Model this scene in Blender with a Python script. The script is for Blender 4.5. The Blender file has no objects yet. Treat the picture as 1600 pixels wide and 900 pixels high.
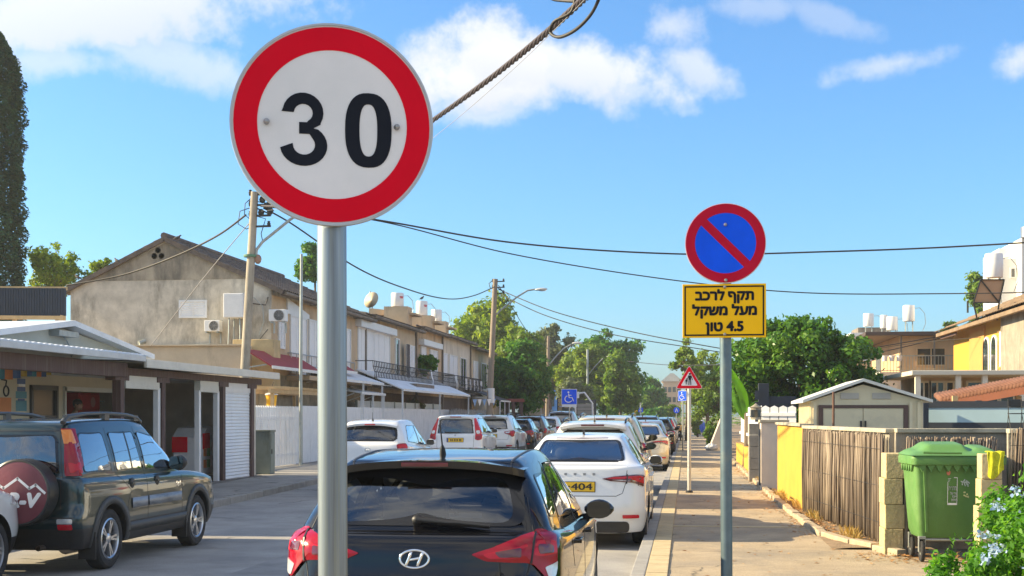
import bpy, bmesh, math, random
import numpy as np
from mathutils import Vector, Matrix
from mathutils.bvhtree import BVHTree
from mathutils.geometry import tessellate_polygon, delaunay_2d_cdt
R = math.radians
S = bpy.context.scene
COL = S.collection
random.seed(7)
rng = np.random.default_rng(7)

# ------------------------------------------------------------------ camera, sky, sun, exposure
F = 2050.0; HC = 1.70; PX0 = 800.0; HZ = 650.0; TH = math.atan(272.0 / F)
cam_d = bpy.data.cameras.new('camera'); cam = bpy.data.objects.new('camera', cam_d); COL.objects.link(cam)
cam.location = (0, 0, HC); cam.rotation_euler = (R(90), 0, TH)
cam_d.sensor_width = 36; cam_d.lens = F / 1600 * 36; cam_d.shift_y = (HZ - 450) / 1600
cam_d.clip_start = 0.1; cam_d.clip_end = 6000
S.camera = cam
CR = Vector((math.cos(TH), math.sin(TH), 0)); CF = Vector((-math.sin(TH), math.cos(TH), 0))
def P(px, py, zc):
    return Vector((0, 0, HC)) + CF * zc + CR * ((px - PX0) / F * zc) + Vector((0, 0, (HZ - py) / F * zc))

SUN_EL = 26.0; SUN_AZ = Vector((-1.0, -0.02, 0)).normalized()     # direction towards the sun on the ground
W = bpy.data.worlds.new('World'); S.world = W; W.use_nodes = True
nt = W.node_tree; N = nt.nodes; Lk = nt.links
for n in list(N): N.remove(n)
sky = N.new('ShaderNodeTexSky'); sky.sky_type = 'NISHITA'; sky.sun_disc = False
sky.sun_elevation = R(SUN_EL); sky.sun_rotation = math.atan2(SUN_AZ.x, SUN_AZ.y)
sky.altitude = 0; sky.air_density = 1.0; sky.dust_density = 1.3; sky.ozone_density = 2.2
bg = N.new('ShaderNodeBackground'); bg.inputs['Strength'].default_value = 0.092
wo = N.new('ShaderNodeOutputWorld'); Lk.new(bg.outputs[0], wo.inputs[0])
def wmath(op, a, b=None, c=None):
    n = N.new('ShaderNodeMath'); n.operation = op
    for i, v in enumerate((a, b, c)):
        if v is None: continue
        if isinstance(v, (int, float)): n.inputs[i].default_value = v
        else: Lk.new(v, n.inputs[i])
    return n.outputs[0]
def wdot(a, vec):
    n = N.new('ShaderNodeVectorMath'); n.operation = 'DOT_PRODUCT'; Lk.new(a, n.inputs[0]); n.inputs[1].default_value = vec
    return n.outputs['Value']
tc = N.new('ShaderNodeTexCoord'); dirv = tc.outputs['Generated']
nz = N.new('ShaderNodeTexNoise'); nz.inputs['Scale'].default_value = 13; nz.inputs['Detail'].default_value = 12; nz.inputs['Roughness'].default_value = .62
Lk.new(dirv, nz.inputs['Vector'])
nz2 = N.new('ShaderNodeTexNoise'); nz2.inputs['Scale'].default_value = 4.5; nz2.inputs['Detail'].default_value = 6
Lk.new(dirv, nz2.inputs['Vector'])
n1 = wmath('SUBTRACT', nz.outputs[0], .5); n2 = wmath('SUBTRACT', nz2.outputs[0], .5)
warp = wmath('ADD', wmath('MULTIPLY', n1, 4.2), wmath('MULTIPLY', n2, 1.6))
def pdir(px, py): return (CF + CR * ((px - PX0) / F) + Vector((0, 0, (HZ - py) / F))).normalized()
mask = None; shade = None
for (px, py, sx, sy, ang, amt) in [   # clouds: place in the sky, half sizes (px), tilt, opacity
        (90, 20, 320, 70, 10, .8), (210, 70, 160, 34, -20, .5), (60, 95, 120, 30, 0, .5),
        (775, 122, 140, 52, 6, .92), (890, 100, 170, 52, -8, .85), (745, 165, 90, 30, 0, .6), (960, 130, 80, 30, -10, .6),
        (1050, 40, 42, 52, 60, .55), (1085, 105, 75, 30, -25, .6),
        (1395, 100, 110, 20, 14, .5), (1600, 92, 62, 32, 20, .7), (1290, 25, 90, 18, -20, .25), (1190, 10, 70, 18, 0, .3)]:
    c = pdir(px, py); r0 = CR; u0 = c.cross(r0).normalized() * -1
    if u0.z < 0: u0 = -u0
    ca, sa = math.cos(R(ang)), math.sin(R(ang))
    ru = r0 * ca + u0 * sa; uu = u0 * ca - r0 * sa
    fx, fy = F / sx, F / sy
    a = wmath('MULTIPLY_ADD', wdot(dirv, ru), fx, -c.dot(ru) * fx); b = wmath('MULTIPLY_ADD', wdot(dirv, uu), fy, -c.dot(uu) * fy)
    d2 = wmath('SQRT', wmath('ADD', wmath('MULTIPLY', a, a), wmath('MULTIPLY', b, b)))
    front = wmath('GREATER_THAN', wdot(dirv, c), .5)
    m = wmath('SUBTRACT', 1.0, wmath('ADD', d2, warp))
    mr = N.new('ShaderNodeMapRange'); mr.interpolation_type = 'SMOOTHSTEP'; Lk.new(m, mr.inputs[0])
    mr.inputs[1].default_value = -.25; mr.inputs[2].default_value = .75; mr.inputs[3].default_value = 0; mr.inputs[4].default_value = amt
    mm = wmath('MULTIPLY', mr.outputs[0], front)
    mask = mm if mask is None else wmath('MAXIMUM', mask, mm)
    lo = wmath('MULTIPLY', mm, wmath('MULTIPLY_ADD', b, -.5, .12)); lo = wmath('MAXIMUM', lo, 0.0)
    shade = lo if shade is None else wmath('MAXIMUM', shade, lo)
# added broken cloud, unseen behind and beside the camera, to raise the fill light
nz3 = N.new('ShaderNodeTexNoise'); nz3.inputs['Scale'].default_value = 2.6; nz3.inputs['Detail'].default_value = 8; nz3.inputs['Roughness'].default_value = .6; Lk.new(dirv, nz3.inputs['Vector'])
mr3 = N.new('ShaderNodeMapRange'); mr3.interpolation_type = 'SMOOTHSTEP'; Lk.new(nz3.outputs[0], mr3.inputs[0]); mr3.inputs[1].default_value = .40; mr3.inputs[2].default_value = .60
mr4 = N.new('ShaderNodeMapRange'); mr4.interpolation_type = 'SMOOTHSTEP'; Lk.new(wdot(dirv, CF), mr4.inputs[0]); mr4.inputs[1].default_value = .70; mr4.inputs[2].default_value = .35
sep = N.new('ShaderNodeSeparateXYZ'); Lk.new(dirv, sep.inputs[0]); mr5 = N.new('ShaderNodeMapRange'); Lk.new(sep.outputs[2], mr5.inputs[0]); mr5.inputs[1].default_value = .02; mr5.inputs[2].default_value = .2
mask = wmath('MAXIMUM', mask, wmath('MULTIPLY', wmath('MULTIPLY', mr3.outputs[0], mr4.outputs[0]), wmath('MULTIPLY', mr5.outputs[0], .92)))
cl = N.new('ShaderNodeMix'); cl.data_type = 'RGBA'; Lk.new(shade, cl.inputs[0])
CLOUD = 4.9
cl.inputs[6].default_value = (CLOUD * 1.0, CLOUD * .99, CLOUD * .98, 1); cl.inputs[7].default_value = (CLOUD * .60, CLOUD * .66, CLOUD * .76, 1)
sk = N.new('ShaderNodeMix'); sk.data_type = 'RGBA'; sk.blend_type = 'MULTIPLY'; sk.inputs[0].default_value = 1
Lk.new(sky.outputs[0], sk.inputs[6]); sk.inputs[7].default_value = (.50, .85, 1.14, 1)
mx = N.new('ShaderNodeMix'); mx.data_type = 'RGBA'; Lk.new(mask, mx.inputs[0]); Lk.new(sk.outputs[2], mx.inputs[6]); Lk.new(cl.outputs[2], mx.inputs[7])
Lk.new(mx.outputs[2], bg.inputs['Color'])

sun_d = bpy.data.lights.new('sun', 'SUN'); sun = bpy.data.objects.new('sun', sun_d); COL.objects.link(sun)
sun_d.energy = 5.0; sun_d.angle = R(.5); sun_d.color = (1, .81, .50)
sd = Vector((SUN_AZ.x * math.cos(R(SUN_EL)), SUN_AZ.y * math.cos(R(SUN_EL)), math.sin(R(SUN_EL))))
sun.rotation_euler = sd.to_track_quat('Z', 'Y').to_euler(); sun.location = sd * 60 + Vector((0, 30, 0))
S.view_settings.view_transform = 'Standard'; S.view_settings.look = 'None'; S.view_settings.gamma = 1
S.view_settings.exposure = 1.3
S.render.engine = 'CYCLES'; S.cycles.max_bounces = 8; S.cycles.transparent_max_bounces = 16
S.cycles.use_denoising = True; S.cycles.caustics_reflective = False; S.cycles.caustics_refractive = False

# ------------------------------------------------------------------ materials
MATS = {}
def node(t, typ, **kw):
    n = t.nodes.new(typ)
    for k, v in kw.items(): setattr(n, k, v)
    return n
def M(name, col, rough=.6, metal=0., var=.12, scale=3., bump=0., bscale=None, coat=0., col2=None, thr=(.45, .7), streak=0., spec=.5, stretch=(1, 1, 1)):
    """a surface: base colour with cloudy variation, an optional second colour (stains, wear), bump and vertical streaks"""
    if name in MATS: return MATS[name]
    m = bpy.data.materials.new(name); m.use_nodes = True; t = m.node_tree; b = t.nodes['Principled BSDF']
    b.inputs['Roughness'].default_value = rough; b.inputs['Metallic'].default_value = metal
    b.inputs['Specular IOR Level'].default_value = spec
    if coat: b.inputs['Coat Weight'].default_value = coat; b.inputs['Coat Roughness'].default_value = .03
    tcn = node(t, 'ShaderNodeTexCoord'); mp = node(t, 'ShaderNodeMapping'); mp.inputs['Scale'].default_value = stretch
    t.links.new(tcn.outputs['Object'], mp.inputs[0])
    nn = node(t, 'ShaderNodeTexNoise'); nn.inputs['Scale'].default_value = scale; nn.inputs['Detail'].default_value = 8; nn.inputs['Roughness'].default_value = .62
    t.links.new(mp.outputs[0], nn.inputs['Vector'])
    rp = node(t, 'ShaderNodeValToRGB'); lo = tuple(max(0, c * (1 - var)) for c in col); hi = tuple(min(1, c * (1 + var)) for c in col)
    rp.color_ramp.elements[0].position = .3; rp.color_ramp.elements[1].position = .7
    rp.color_ramp.elements[0].color = (*lo, 1); rp.color_ramp.elements[1].color = (*hi, 1)
    t.links.new(nn.outputs[0], rp.inputs[0]); out = rp.outputs[0]
    if col2:
        n3 = node(t, 'ShaderNodeTexNoise'); n3.inputs['Scale'].default_value = scale * .45; n3.inputs['Detail'].default_value = 10; n3.inputs['Roughness'].default_value = .7
        mp2 = node(t, 'ShaderNodeMapping'); mp2.inputs['Scale'].default_value = (stretch[0] * (1 + 2 * streak), stretch[1] * (1 + 2 * streak), stretch[2] * (1 - .8 * streak)); mp2.inputs['Location'].default_value = (3.1, 7.7, 1.3)
        t.links.new(tcn.outputs['Object'], mp2.inputs[0]); t.links.new(mp2.outputs[0], n3.inputs['Vector'])
        r3 = node(t, 'ShaderNodeMapRange'); r3.inputs[1].default_value = thr[0]; r3.inputs[2].default_value = thr[1]; t.links.new(n3.outputs[0], r3.inputs[0])
        mxn = node(t, 'ShaderNodeMix', data_type='RGBA'); t.links.new(r3.outputs[0], mxn.inputs[0]); t.links.new(out, mxn.inputs[6]); mxn.inputs[7].default_value = (*col2, 1)
        out = mxn.outputs[2]
    t.links.new(out, b.inputs['Base Color'])
    if bump:
        nb = node(t, 'ShaderNodeTexNoise'); nb.inputs['Scale'].default_value = bscale or scale * 8; nb.inputs['Detail'].default_value = 6
        t.links.new(mp.outputs[0], nb.inputs['Vector'])
        bp = node(t, 'ShaderNodeBump'); bp.inputs['Strength'].default_value = bump; bp.inputs['Distance'].default_value = .02
        t.links.new(nb.outputs[0], bp.inputs['Height']); t.links.new(bp.outputs[0], b.inputs['Normal'])
    MATS[name] = m; return m
def paint(name, col, metal=0., rough=.35, inner=(.03, .03, .032)):
    """car paint: clear coat outside, dark lining on the inner side of the shell"""
    if name in MATS: return MATS[name]
    m = M(name, col, rough, metal, var=.03, scale=2, coat=1.)
    t = m.node_tree; b = t.nodes['Principled BSDF']; src = b.inputs['Base Color'].links[0].from_socket
    g = node(t, 'ShaderNodeNewGeometry'); mxn = node(t, 'ShaderNodeMix', data_type='RGBA')
    t.links.new(g.outputs['Backfacing'], mxn.inputs[0]); t.links.new(src, mxn.inputs[6]); mxn.inputs[7].default_value = (*inner, 1)
    t.links.new(mxn.outputs[2], b.inputs['Base Color'])
    iv = node(t, 'ShaderNodeMath', operation='SUBTRACT'); iv.inputs[0].default_value = 1; t.links.new(g.outputs['Backfacing'], iv.inputs[1])
    t.links.new(iv.outputs[0], b.inputs['Coat Weight'])
    # a film of road dust low on the body
    return m
def glass(name, tint=(.3, .34, .36), gain=1.0, rough=.015):
    if name in MATS: return MATS[name]
    m = bpy.data.materials.new(name); m.use_nodes = True; t = m.node_tree
    for n in list(t.nodes): t.nodes.remove(n)
    o = node(t, 'ShaderNodeOutputMaterial'); mix = node(t, 'ShaderNodeMixShader'); tr = node(t, 'ShaderNodeBsdfTransparent'); gl = node(t, 'ShaderNodeBsdfGlossy')
    tr.inputs[0].default_value = (*tint, 1); gl.inputs['Roughness'].default_value = rough; gl.inputs[0].default_value = (.95, .97, 1, 1)
    fr = node(t, 'ShaderNodeFresnel'); fr.inputs[0].default_value = 1.55
    mu = node(t, 'ShaderNodeMath', operation='MULTIPLY', use_clamp=True); t.links.new(fr.outputs[0], mu.inputs[0]); mu.inputs[1].default_value = 1.9 * gain
    t.links.new(mu.outputs[0], mix.inputs[0]); t.links.new(tr.outputs[0], mix.inputs[1]); t.links.new(gl.outputs[0], mix.inputs[2]); t.links.new(mix.outputs[0], o.inputs[0])
    MATS[name] = m; return m
def leafmat(name, cols, trans=.35, rough=.55):
    """foliage: each leaf takes its own tone between the given ones"""
    if name in MATS: return MATS[name]
    m = bpy.data.materials.new(name); m.use_nodes = True; t = m.node_tree; b = t.nodes['Principled BSDF']; o = t.nodes['Material Output']
    b.inputs['Roughness'].default_value = rough; b.inputs['Specular IOR Level'].default_value = .35
    g = node(t, 'ShaderNodeNewGeometry'); rp = node(t, 'ShaderNodeValToRGB'); e = rp.color_ramp.elements
    while len(e) < len(cols): e.new(.5)
    for i, c in enumerate(cols): e[i].position = i / (len(cols) - 1); e[i].color = (*c, 1)
    tcn = node(t, 'ShaderNodeTexCoord'); nn = node(t, 'ShaderNodeTexNoise'); nn.inputs['Scale'].default_value = .55; nn.inputs['Detail'].default_value = 3
    t.links.new(tcn.outputs['Object'], nn.inputs['Vector'])
    ad = node(t, 'ShaderNodeMath', operation='MULTIPLY_ADD'); t.links.new(g.outputs['Random Per Island'], ad.inputs[0]); ad.inputs[1].default_value = .55
    sb = node(t, 'ShaderNodeMath', operation='MULTIPLY_ADD'); t.links.new(nn.outputs[0], sb.inputs[0]); sb.inputs[1].default_value = 1.5; sb.inputs[2].default_value = -.52
    t.links.new(sb.outputs[0], ad.inputs[2]); t.links.new(ad.outputs[0], rp.inputs[0]); t.links.new(rp.outputs[0], b.inputs['Base Color'])
    tl = node(t, 'ShaderNodeBsdfTranslucent'); mc = node(t, 'ShaderNodeMix', data_type='RGBA', blend_type='MULTIPLY'); mc.inputs[0].default_value = 1
    t.links.new(rp.outputs[0], mc.inputs[6]); mc.inputs[7].default_value = (1.5, 1.4, .6, 1); t.links.new(mc.outputs[2], tl.inputs[0])
    ms = node(t, 'ShaderNodeMixShader'); ms.inputs[0].default_value = trans; t.links.new(b.outputs[0], ms.inputs[1]); t.links.new(tl.outputs[0], ms.inputs[2]); t.links.new(ms.outputs[0], o.inputs[0])
    MATS[name] = m; return m

# ------------------------------------------------------------------ mesh building
def ease(t): t = max(0., min(1., t)); return t * t * (3 - 2 * t)
class MB:
    def __init__(s): s.v = []; s.f = []; s.m = []
    def add(s, vs, fs, mi=0):
        o = len(s.v); s.v += [tuple(v) for v in vs]; s.f += [tuple(i + o for i in f) for f in fs]; s.m += [mi] * len(fs); return s
    def box(s, c, d, mi=0, rz=0, rx=0, ry=0, taper=1.):
        mt = Matrix.Translation(c) @ Matrix.Rotation(rz, 4, 'Z') @ Matrix.Rotation(ry, 4, 'Y') @ Matrix.Rotation(rx, 4, 'X')
        vs = [mt @ Vector((x * d[0] / 2 * (taper if z < 0 else 1), y * d[1] / 2 * (taper if z < 0 else 1), z * d[2] / 2)) for z in (-1, 1) for y in (-1, 1) for x in (-1, 1)]
        return s.add(vs, [(0, 2, 3, 1), (4, 5, 7, 6), (0, 1, 5, 4), (2, 6, 7, 3), (0, 4, 6, 2), (1, 3, 7, 5)], mi)
    def span(s, a, b, mi=0):
        return s.box([(a[i] + b[i]) / 2 for i in range(3)], [abs(b[i] - a[i]) for i in range(3)], mi)
    def bar(s, a, b, w, h, mi=0):
        """a straight bar from a to b, w wide sideways, h high"""
        a, b = Vector(a), Vector(b); d = (b - a); n = d.normalized(); u = Vector((0, 0, 1)) if abs(n.z) < .95 else Vector((1, 0, 0))
        x = n.cross(u).normalized(); u = x.cross(n).normalized()
        vs = [p + x * (sx * w / 2) + u * (su * h / 2) for p in (a, b) for su in (-1, 1) for sx in (-1, 1)]
        return s.add(vs, [(0, 1, 3, 2), (4, 6, 7, 5), (0, 4, 5, 1), (2, 3, 7, 6), (0, 2, 6, 4), (1, 5, 7, 3)], mi)
    def cyl(s, a, b, r0, r1=None, n=14, mi=0, caps=True):
        return s.tube([a, b], [r0, r0 if r1 is None else r1], n, mi, caps)
    def tube(s, path, r, n=8, mi=0, caps=True):
        path = [Vector(p) for p in path]; k = len(path); rr = [r] * k if isinstance(r, (int, float)) else r
        o = len(s.v); ref = None
        for i, p in enumerate(path):
            d = (path[min(i + 1, k - 1)] - path[max(i - 1, 0)]).normalized()
            if ref is None: ref = Vector((0, 0, 1)) if abs(d.z) < .9 else Vector((1, 0, 0))
            x = d.cross(ref).normalized(); y = x.cross(d).normalized(); ref = y
            for j in range(n):
                a = 2 * math.pi * j / n; s.v.append(tuple(p + (x * math.cos(a) + y * math.sin(a)) * rr[i]))
        for i in range(k - 1):
            for j in range(n):
                j2 = (j + 1) % n; s.f.append((o + i * n + j, o + i * n + j2, o + (i + 1) * n + j2, o + (i + 1) * n + j)); s.m.append(mi)
        if caps:
            s.f.append(tuple(o + j for j in range(n))[::-1]); s.f.append(tuple(o + (k - 1) * n + j for j in range(n))); s.m += [mi, mi]
        return s
    def lathe(s, prof, o=(0, 0, 0), n=24, mi=0, axis='Z', close=False):
        """profile of (radius, height) turned about an axis"""
        b = len(s.v); k = len(prof); o = Vector(o)
        for (r, h) in prof:
            for j in range(n):
                a = 2 * math.pi * j / n; c, q = r * math.cos(a), r * math.sin(a)
                s.v.append(tuple(o + Vector({'Z': (c, q, h), 'X': (h, c, q), 'Y': (c, h, q)}[axis])))
        for i in range(k if close else k - 1):
            i2 = (i + 1) % k
            for j in range(n):
                j2 = (j + 1) % n; s.f.append((b + i * n + j, b + i * n + j2, b + i2 * n + j2, b + i2 * n + j)); s.m.append(mi)
        if not close:
            for i, fl in ((0, True), (k - 1, False)):
                if prof[i][0] > 1e-5:
                    f = tuple(b + i * n + j for j in range(n)); s.f.append(f[::-1] if fl else f); s.m.append(mi)
        return s
    def prism(s, poly, place, t, mi=0):
        """2-D outline placed by place(u, v, w) and thickened over w = 0..t"""
        n = len(poly); vs = [place(u, v, 0) for u, v in poly] + [place(u, v, t) for u, v in poly]
        tris = tessellate_polygon([[Vector((u, v, 0)) for u, v in poly]])
        fs = [tuple(q) for q in tris] + [tuple(i + n for i in reversed(q)) for q in tris] + [(i, (i + 1) % n, (i + 1) % n + n, i + n) for i in range(n)]
        return s.add(vs, fs, mi)
    def quad(s, a, b, c, d, mi=0): return s.add([a, b, c, d], [(0, 1, 2, 3)], mi)
    def grid(s, fn, nu, nv, mi=0):
        o = len(s.v)
        for i in range(nu + 1):
            for j in range(nv + 1): s.v.append(tuple(fn(i / nu, j / nv)))
        for i in range(nu):
            for j in range(nv):
                a = o + i * (nv + 1) + j; s.f.append((a, a + nv + 1, a + nv + 2, a + 1)); s.m.append(mi)
        return s
    def ball(s, c, r, n=12, mi=0):
        r = (r, r, r) if isinstance(r, (int, float)) else r; b = len(s.v); k = n // 2
        for i in range(k + 1):
            for j in range(n):
                a, e = 2 * math.pi * j / n, math.pi * (i / k - .5)
                s.v.append((c[0] + r[0] * math.cos(e) * math.cos(a), c[1] + r[1] * math.cos(e) * math.sin(a), c[2] + r[2] * math.sin(e)))
        for i in range(k):
            for j in range(n):
                j2 = (j + 1) % n; s.f.append((b + i * n + j, b + i * n + j2, b + (i + 1) * n + j2, b + (i + 1) * n + j)); s.m.append(mi)
        return s
    def build(s, name, mats, parent=None, smooth=False, bevel=0., fix=True, auto=None):
        me = bpy.data.meshes.new(name)
        me.from_pydata(s.v, [], s.f); me.update()
        if not isinstance(mats, (list, tuple)): mats = [mats]
        for m in mats: me.materials.append(m)
        me.polygons.foreach_set('material_index', s.m)
        if fix or bevel:
            bm = bmesh.new(); bm.from_mesh(me)
            bmesh.ops.remove_doubles(bm, verts=bm.verts, dist=1e-5)
            if fix: bmesh.ops.recalc_face_normals(bm, faces=bm.faces)
            if bevel:
                es = [e for e in bm.edges if len(e.link_faces) == 2 and e.calc_face_angle(0) > .6]
                bmesh.ops.bevel(bm, geom=es, offset=bevel, segments=2, affect='EDGES', profile=.6, clamp_overlap=True)
            bm.to_mesh(me); bm.free()
        if smooth or auto: me.shade_smooth()
        if auto: me.set_sharp_from_angle(angle=R(auto))
        o = bpy.data.objects.new(name, me); COL.objects.link(o)
        if parent: o.parent = parent
        return o
def tag(o, label=None, cat=None, group=None, kind=None):
    if label: o['label'] = label
    if cat: o['category'] = cat
    if group: o['group'] = group
    if kind: o['kind'] = kind
    return o
def thing(name, label, cat, loc=(0, 0, 0), rz=0., group=None):
    o = bpy.data.objects.new(name, None); COL.objects.link(o); o.empty_display_size = .2
    o.location = loc; o.rotation_euler = (0, 0, rz); return tag(o, label, cat, group)
def copy_tree(o, parent=None):
    c = o.copy(); COL.objects.link(c)
    if parent: c.parent = parent
    for ch in list(o.children): copy_tree(ch, c)
    return c
def text_mesh(body, size, mat, name, parent=None, bold=0., thick=.002, place=None, width=None, align='CENTER', shear=0.):
    """lettering as flat solid shapes; place(u, v, w) puts it on its sign"""
    c = bpy.data.curves.new(name, 'FONT'); c.body = body; c.size = size; c.bevel_depth = bold; c.bevel_resolution = 0; c.align_x = align; c.align_y = 'CENTER'; c.extrude = thick / 2; c.shear = shear; c.resolution_u = 4
    c.bevel_depth = 0; c.extrude = 0; o = bpy.data.objects.new(name, c); COL.objects.link(o)
    dg = bpy.context.evaluated_depsgraph_get(); cu = o.evaluated_get(dg).to_curve(dg); vs, loops = [], []
    for sp in cu.splines:                          # outlines of the glyphs, filled by constrained triangulation
        q = []; bz = sp.bezier_points; n = len(bz)
        for i in range(n):
            a, b = bz[i], bz[(i + 1) % n]; st = 1 if a.handle_right_type == 'VECTOR' and b.handle_left_type == 'VECTOR' else 5
            for t in range(st):
                t /= st; u = 1 - t; q.append(a.co * u**3 + a.handle_right * 3 * u * u * t + b.handle_left * 3 * u * t * t + b.co * t**3)
        q = [p for i, p in enumerate(q) if (p - q[i - 1]).length > 1e-4]
        loops.append(list(range(len(vs), len(vs) + len(q)))); vs += [Vector((p.x, p.y)) for p in q]
    v2, _, f2, *_r = delaunay_2d_cdt(vs, [], loops, 5, 1e-5)
    o.to_curve_clear() if hasattr(o, 'to_curve_clear') else None
    bpy.data.objects.remove(o); bpy.data.curves.remove(c)
    m_ = MB(); n = len(v2); m_.v = [(v.x, v.y, w) for w in (-thick / 2, thick / 2) for v in v2]; m_.f = [tuple(f) for f in f2] + [tuple(i + n for i in f) for f in f2]; ec = {}
    for f in f2:
        for a, b in zip(f, list(f[1:]) + [f[0]]): ec[(a, b)] = 1
    for a, b in list(ec):
        if (b, a) not in ec: m_.f.append((a, b, b + n, a + n))
    me = bpy.data.meshes.new(name); me.from_pydata(m_.v, [], m_.f)
    xs = [v.co.x for v in me.vertices]; k = 1.
    if width: k = width / max(1e-6, max(xs) - min(xs))
    cx = (max(xs) + min(xs)) / 2 if align == 'CENTER' else 0
    if bold:                                        # heavier strokes: the glyphs laid over themselves, each a hair prouder
        v0 = [v.co.copy() for v in me.vertices]; f0 = [tuple(p.vertices) for p in me.polygons]; vs, fs = [], []
        for q, (dx, dy) in enumerate(((0, 0), (1, 0), (-1, 0), (0, 1), (0, -1), (.7, .7), (-.7, .7), (.7, -.7), (-.7, -.7))):
            o_ = len(vs); vs += [(v.x + dx * bold, v.y + dy * bold, v.z + q * .00006) for v in v0]; fs += [tuple(i + o_ for i in f) for f in f0]
        me = bpy.data.meshes.new(name); me.from_pydata(vs, [], fs)
    for v in me.vertices: v.co = place((v.co.x - cx) * k, v.co.y, v.co.z)
    me.materials.clear(); me.materials.append(mat)
    q = bpy.data.objects.new(name, me); COL.objects.link(q)
    if parent: q.parent = parent
    return q
# ------------------------------------------------------------------ cars
PLASTIC = M('black plastic', (.018, .018, .02), .5, var=.2, scale=20)
GLOSSBLACK = M('gloss black', (.012, .012, .014), .12, var=.1)
RUBBER = M('tyre rubber', (.022, .022, .023), .85, var=.25, scale=14, col2=(.06, .055, .05), thr=(.55, .8))
ALLOY = M('alloy', (.55, .56, .58), .28, .9, var=.06)
ALLOYD = M('alloy dusty', (.33, .33, .34), .4, .8, var=.1)
CHROME = M('chrome', (.75, .76, .78), .12, 1., var=.02)
REDL = M('red lens', (.30, .003, .016), .16, var=.15, scale=12, coat=.3, spec=.3)
REDB = M('bright red lens', (.52, .006, .022), .16, var=.1, scale=20, coat=.3, spec=.3)
REDD = M('dark red lens', (.10, .004, .012), .12, var=.2, scale=9, coat=1)
AMBER = M('amber lens', (.8, .22, .01), .12, var=.1, coat=1)
CLEAR = M('clear lens', (.62, .62, .62), .1, .3, var=.15, scale=30, coat=1)
PLATEY = M('yellow plate', (.75, .47, .02), .45, var=.05)
INK = M('black ink', (.012, .012, .015), .5)
FABRIC = M('seat fabric', (.035, .036, .04), .9, var=.2, scale=12)
CGLASS = glass('car glass', (.74, .79, .80), 1.45)
DGLASS = glass('tinted car glass', (.26, .30, .32), 2.1)
MIRR = M('mirror glass', (.055, .065, .08), .03, 1., var=0)
WHITEP = M('white print', (.8, .8, .8), .5)

def crspline(rows, subs):
    """rows of points joined by chord-length splines, subs steps between neighbours"""
    out = []; k = len(rows)
    for i in range(k - 1):
        p0, p1, p2, p3 = rows[max(0, i - 1)], rows[i], rows[i + 1], rows[min(k - 1, i + 2)]
        d1 = np.sqrt(np.linalg.norm(p2 - p1, axis=1, keepdims=True)) + 1e-6
        d0 = np.sqrt(np.linalg.norm(p1 - p0, axis=1, keepdims=True)); d0 = np.where(d0 < 1e-5, d1, d0)
        d2 = np.sqrt(np.linalg.norm(p3 - p2, axis=1, keepdims=True)); d2 = np.where(d2 < 1e-5, d1, d2)
        m1 = (p1 - p0) / d0 - (p2 - p0) / (d0 + d1) + (p2 - p1) / d1
        m2 = (p2 - p1) / d1 - (p3 - p1) / (d1 + d2) + (p3 - p2) / d2
        m1, m2 = m1 * d1, m2 * d1
        for s in range(subs[i]):
            t = s / subs[i]
            out.append((2 * t**3 - 3 * t**2 + 1) * p1 + (t**3 - 2 * t**2 + t) * m1 + (-2 * t**3 + 3 * t**2) * p2 + (t**3 - t**2) * m2)
    out.append(rows[-1]); return out
def curve(pts):
    xs, ys = [p[0] for p in pts], [p[1] for p in pts]
    def f(x):
        if x <= xs[0]: return ys[0]
        for i in range(len(xs) - 1):
            if x <= xs[i + 1]:
                t = (x - xs[i]) / (xs[i + 1] - xs[i]); h = xs[i + 1] - xs[i]
                def sl(j):
                    if j <= 0: return (ys[1] - ys[0]) / (xs[1] - xs[0])
                    if j >= len(xs) - 1: return (ys[-1] - ys[-2]) / (xs[-1] - xs[-2])
                    a, b = (ys[j] - ys[j - 1]) / (xs[j] - xs[j - 1]), (ys[j + 1] - ys[j]) / (xs[j + 1] - xs[j])
                    return 0 if a * b <= 0 else 2 * a * b / (a + b)
                m1, m2 = sl(i) * h, sl(i + 1) * h
                return (2 * t**3 - 3 * t**2 + 1) * ys[i] + (t**3 - 2 * t**2 + t) * m1 + (-2 * t**3 + 3 * t**2) * ys[i + 1] + (t**3 - t**2) * m2
        return ys[-1]
    return f
NE, NC, NS = 9, 8, 30
def half_ring(w, yr, yf, z, rr=(.3, .22), rf=(.4, .5), br=.03, bf=.08, kr=.05, kf=.06):
    rx, ry = rr; fx, fy = rf; pts = []
    for i in range(NE): pts.append([(w - rx) * i / NE, yr])
    for i in range(NC):
        a = math.pi / 2 * i / NC; pts.append([w - rx + rx * math.sin(a), yr + ry * (1 - math.cos(a))])
    y0, y1 = yr + ry, yf - fy
    for i in range(NS): pts.append([w, y0 + (y1 - y0) * i / NS])
    for i in range(NC):
        a = math.pi / 2 * i / NC; pts.append([w - fx * (1 - math.cos(a)), yf - fy * (1 - math.sin(a))])
    for i in range(NE + 1): pts.append([(w - fx) * (1 - i / NE), yf])
    ym, hl = (yr + yf) / 2, (yf - yr) / 2; out = []
    for x, y in pts:
        b = (x / w) ** 2
        if y < y0: y2 = y + br * b * (1 - (y - yr) / ry)
        elif y > y1: y2 = y - bf * b * (1 - (yf - y) / fy)
        else: y2 = y
        t = (y - ym) / hl
        x2 = x * (1 - (kr if t < 0 else kf) * abs(t) ** 3)
        out.append((x2, y2, z(y2) if callable(z) else z))
    return np.array(out)
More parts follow.
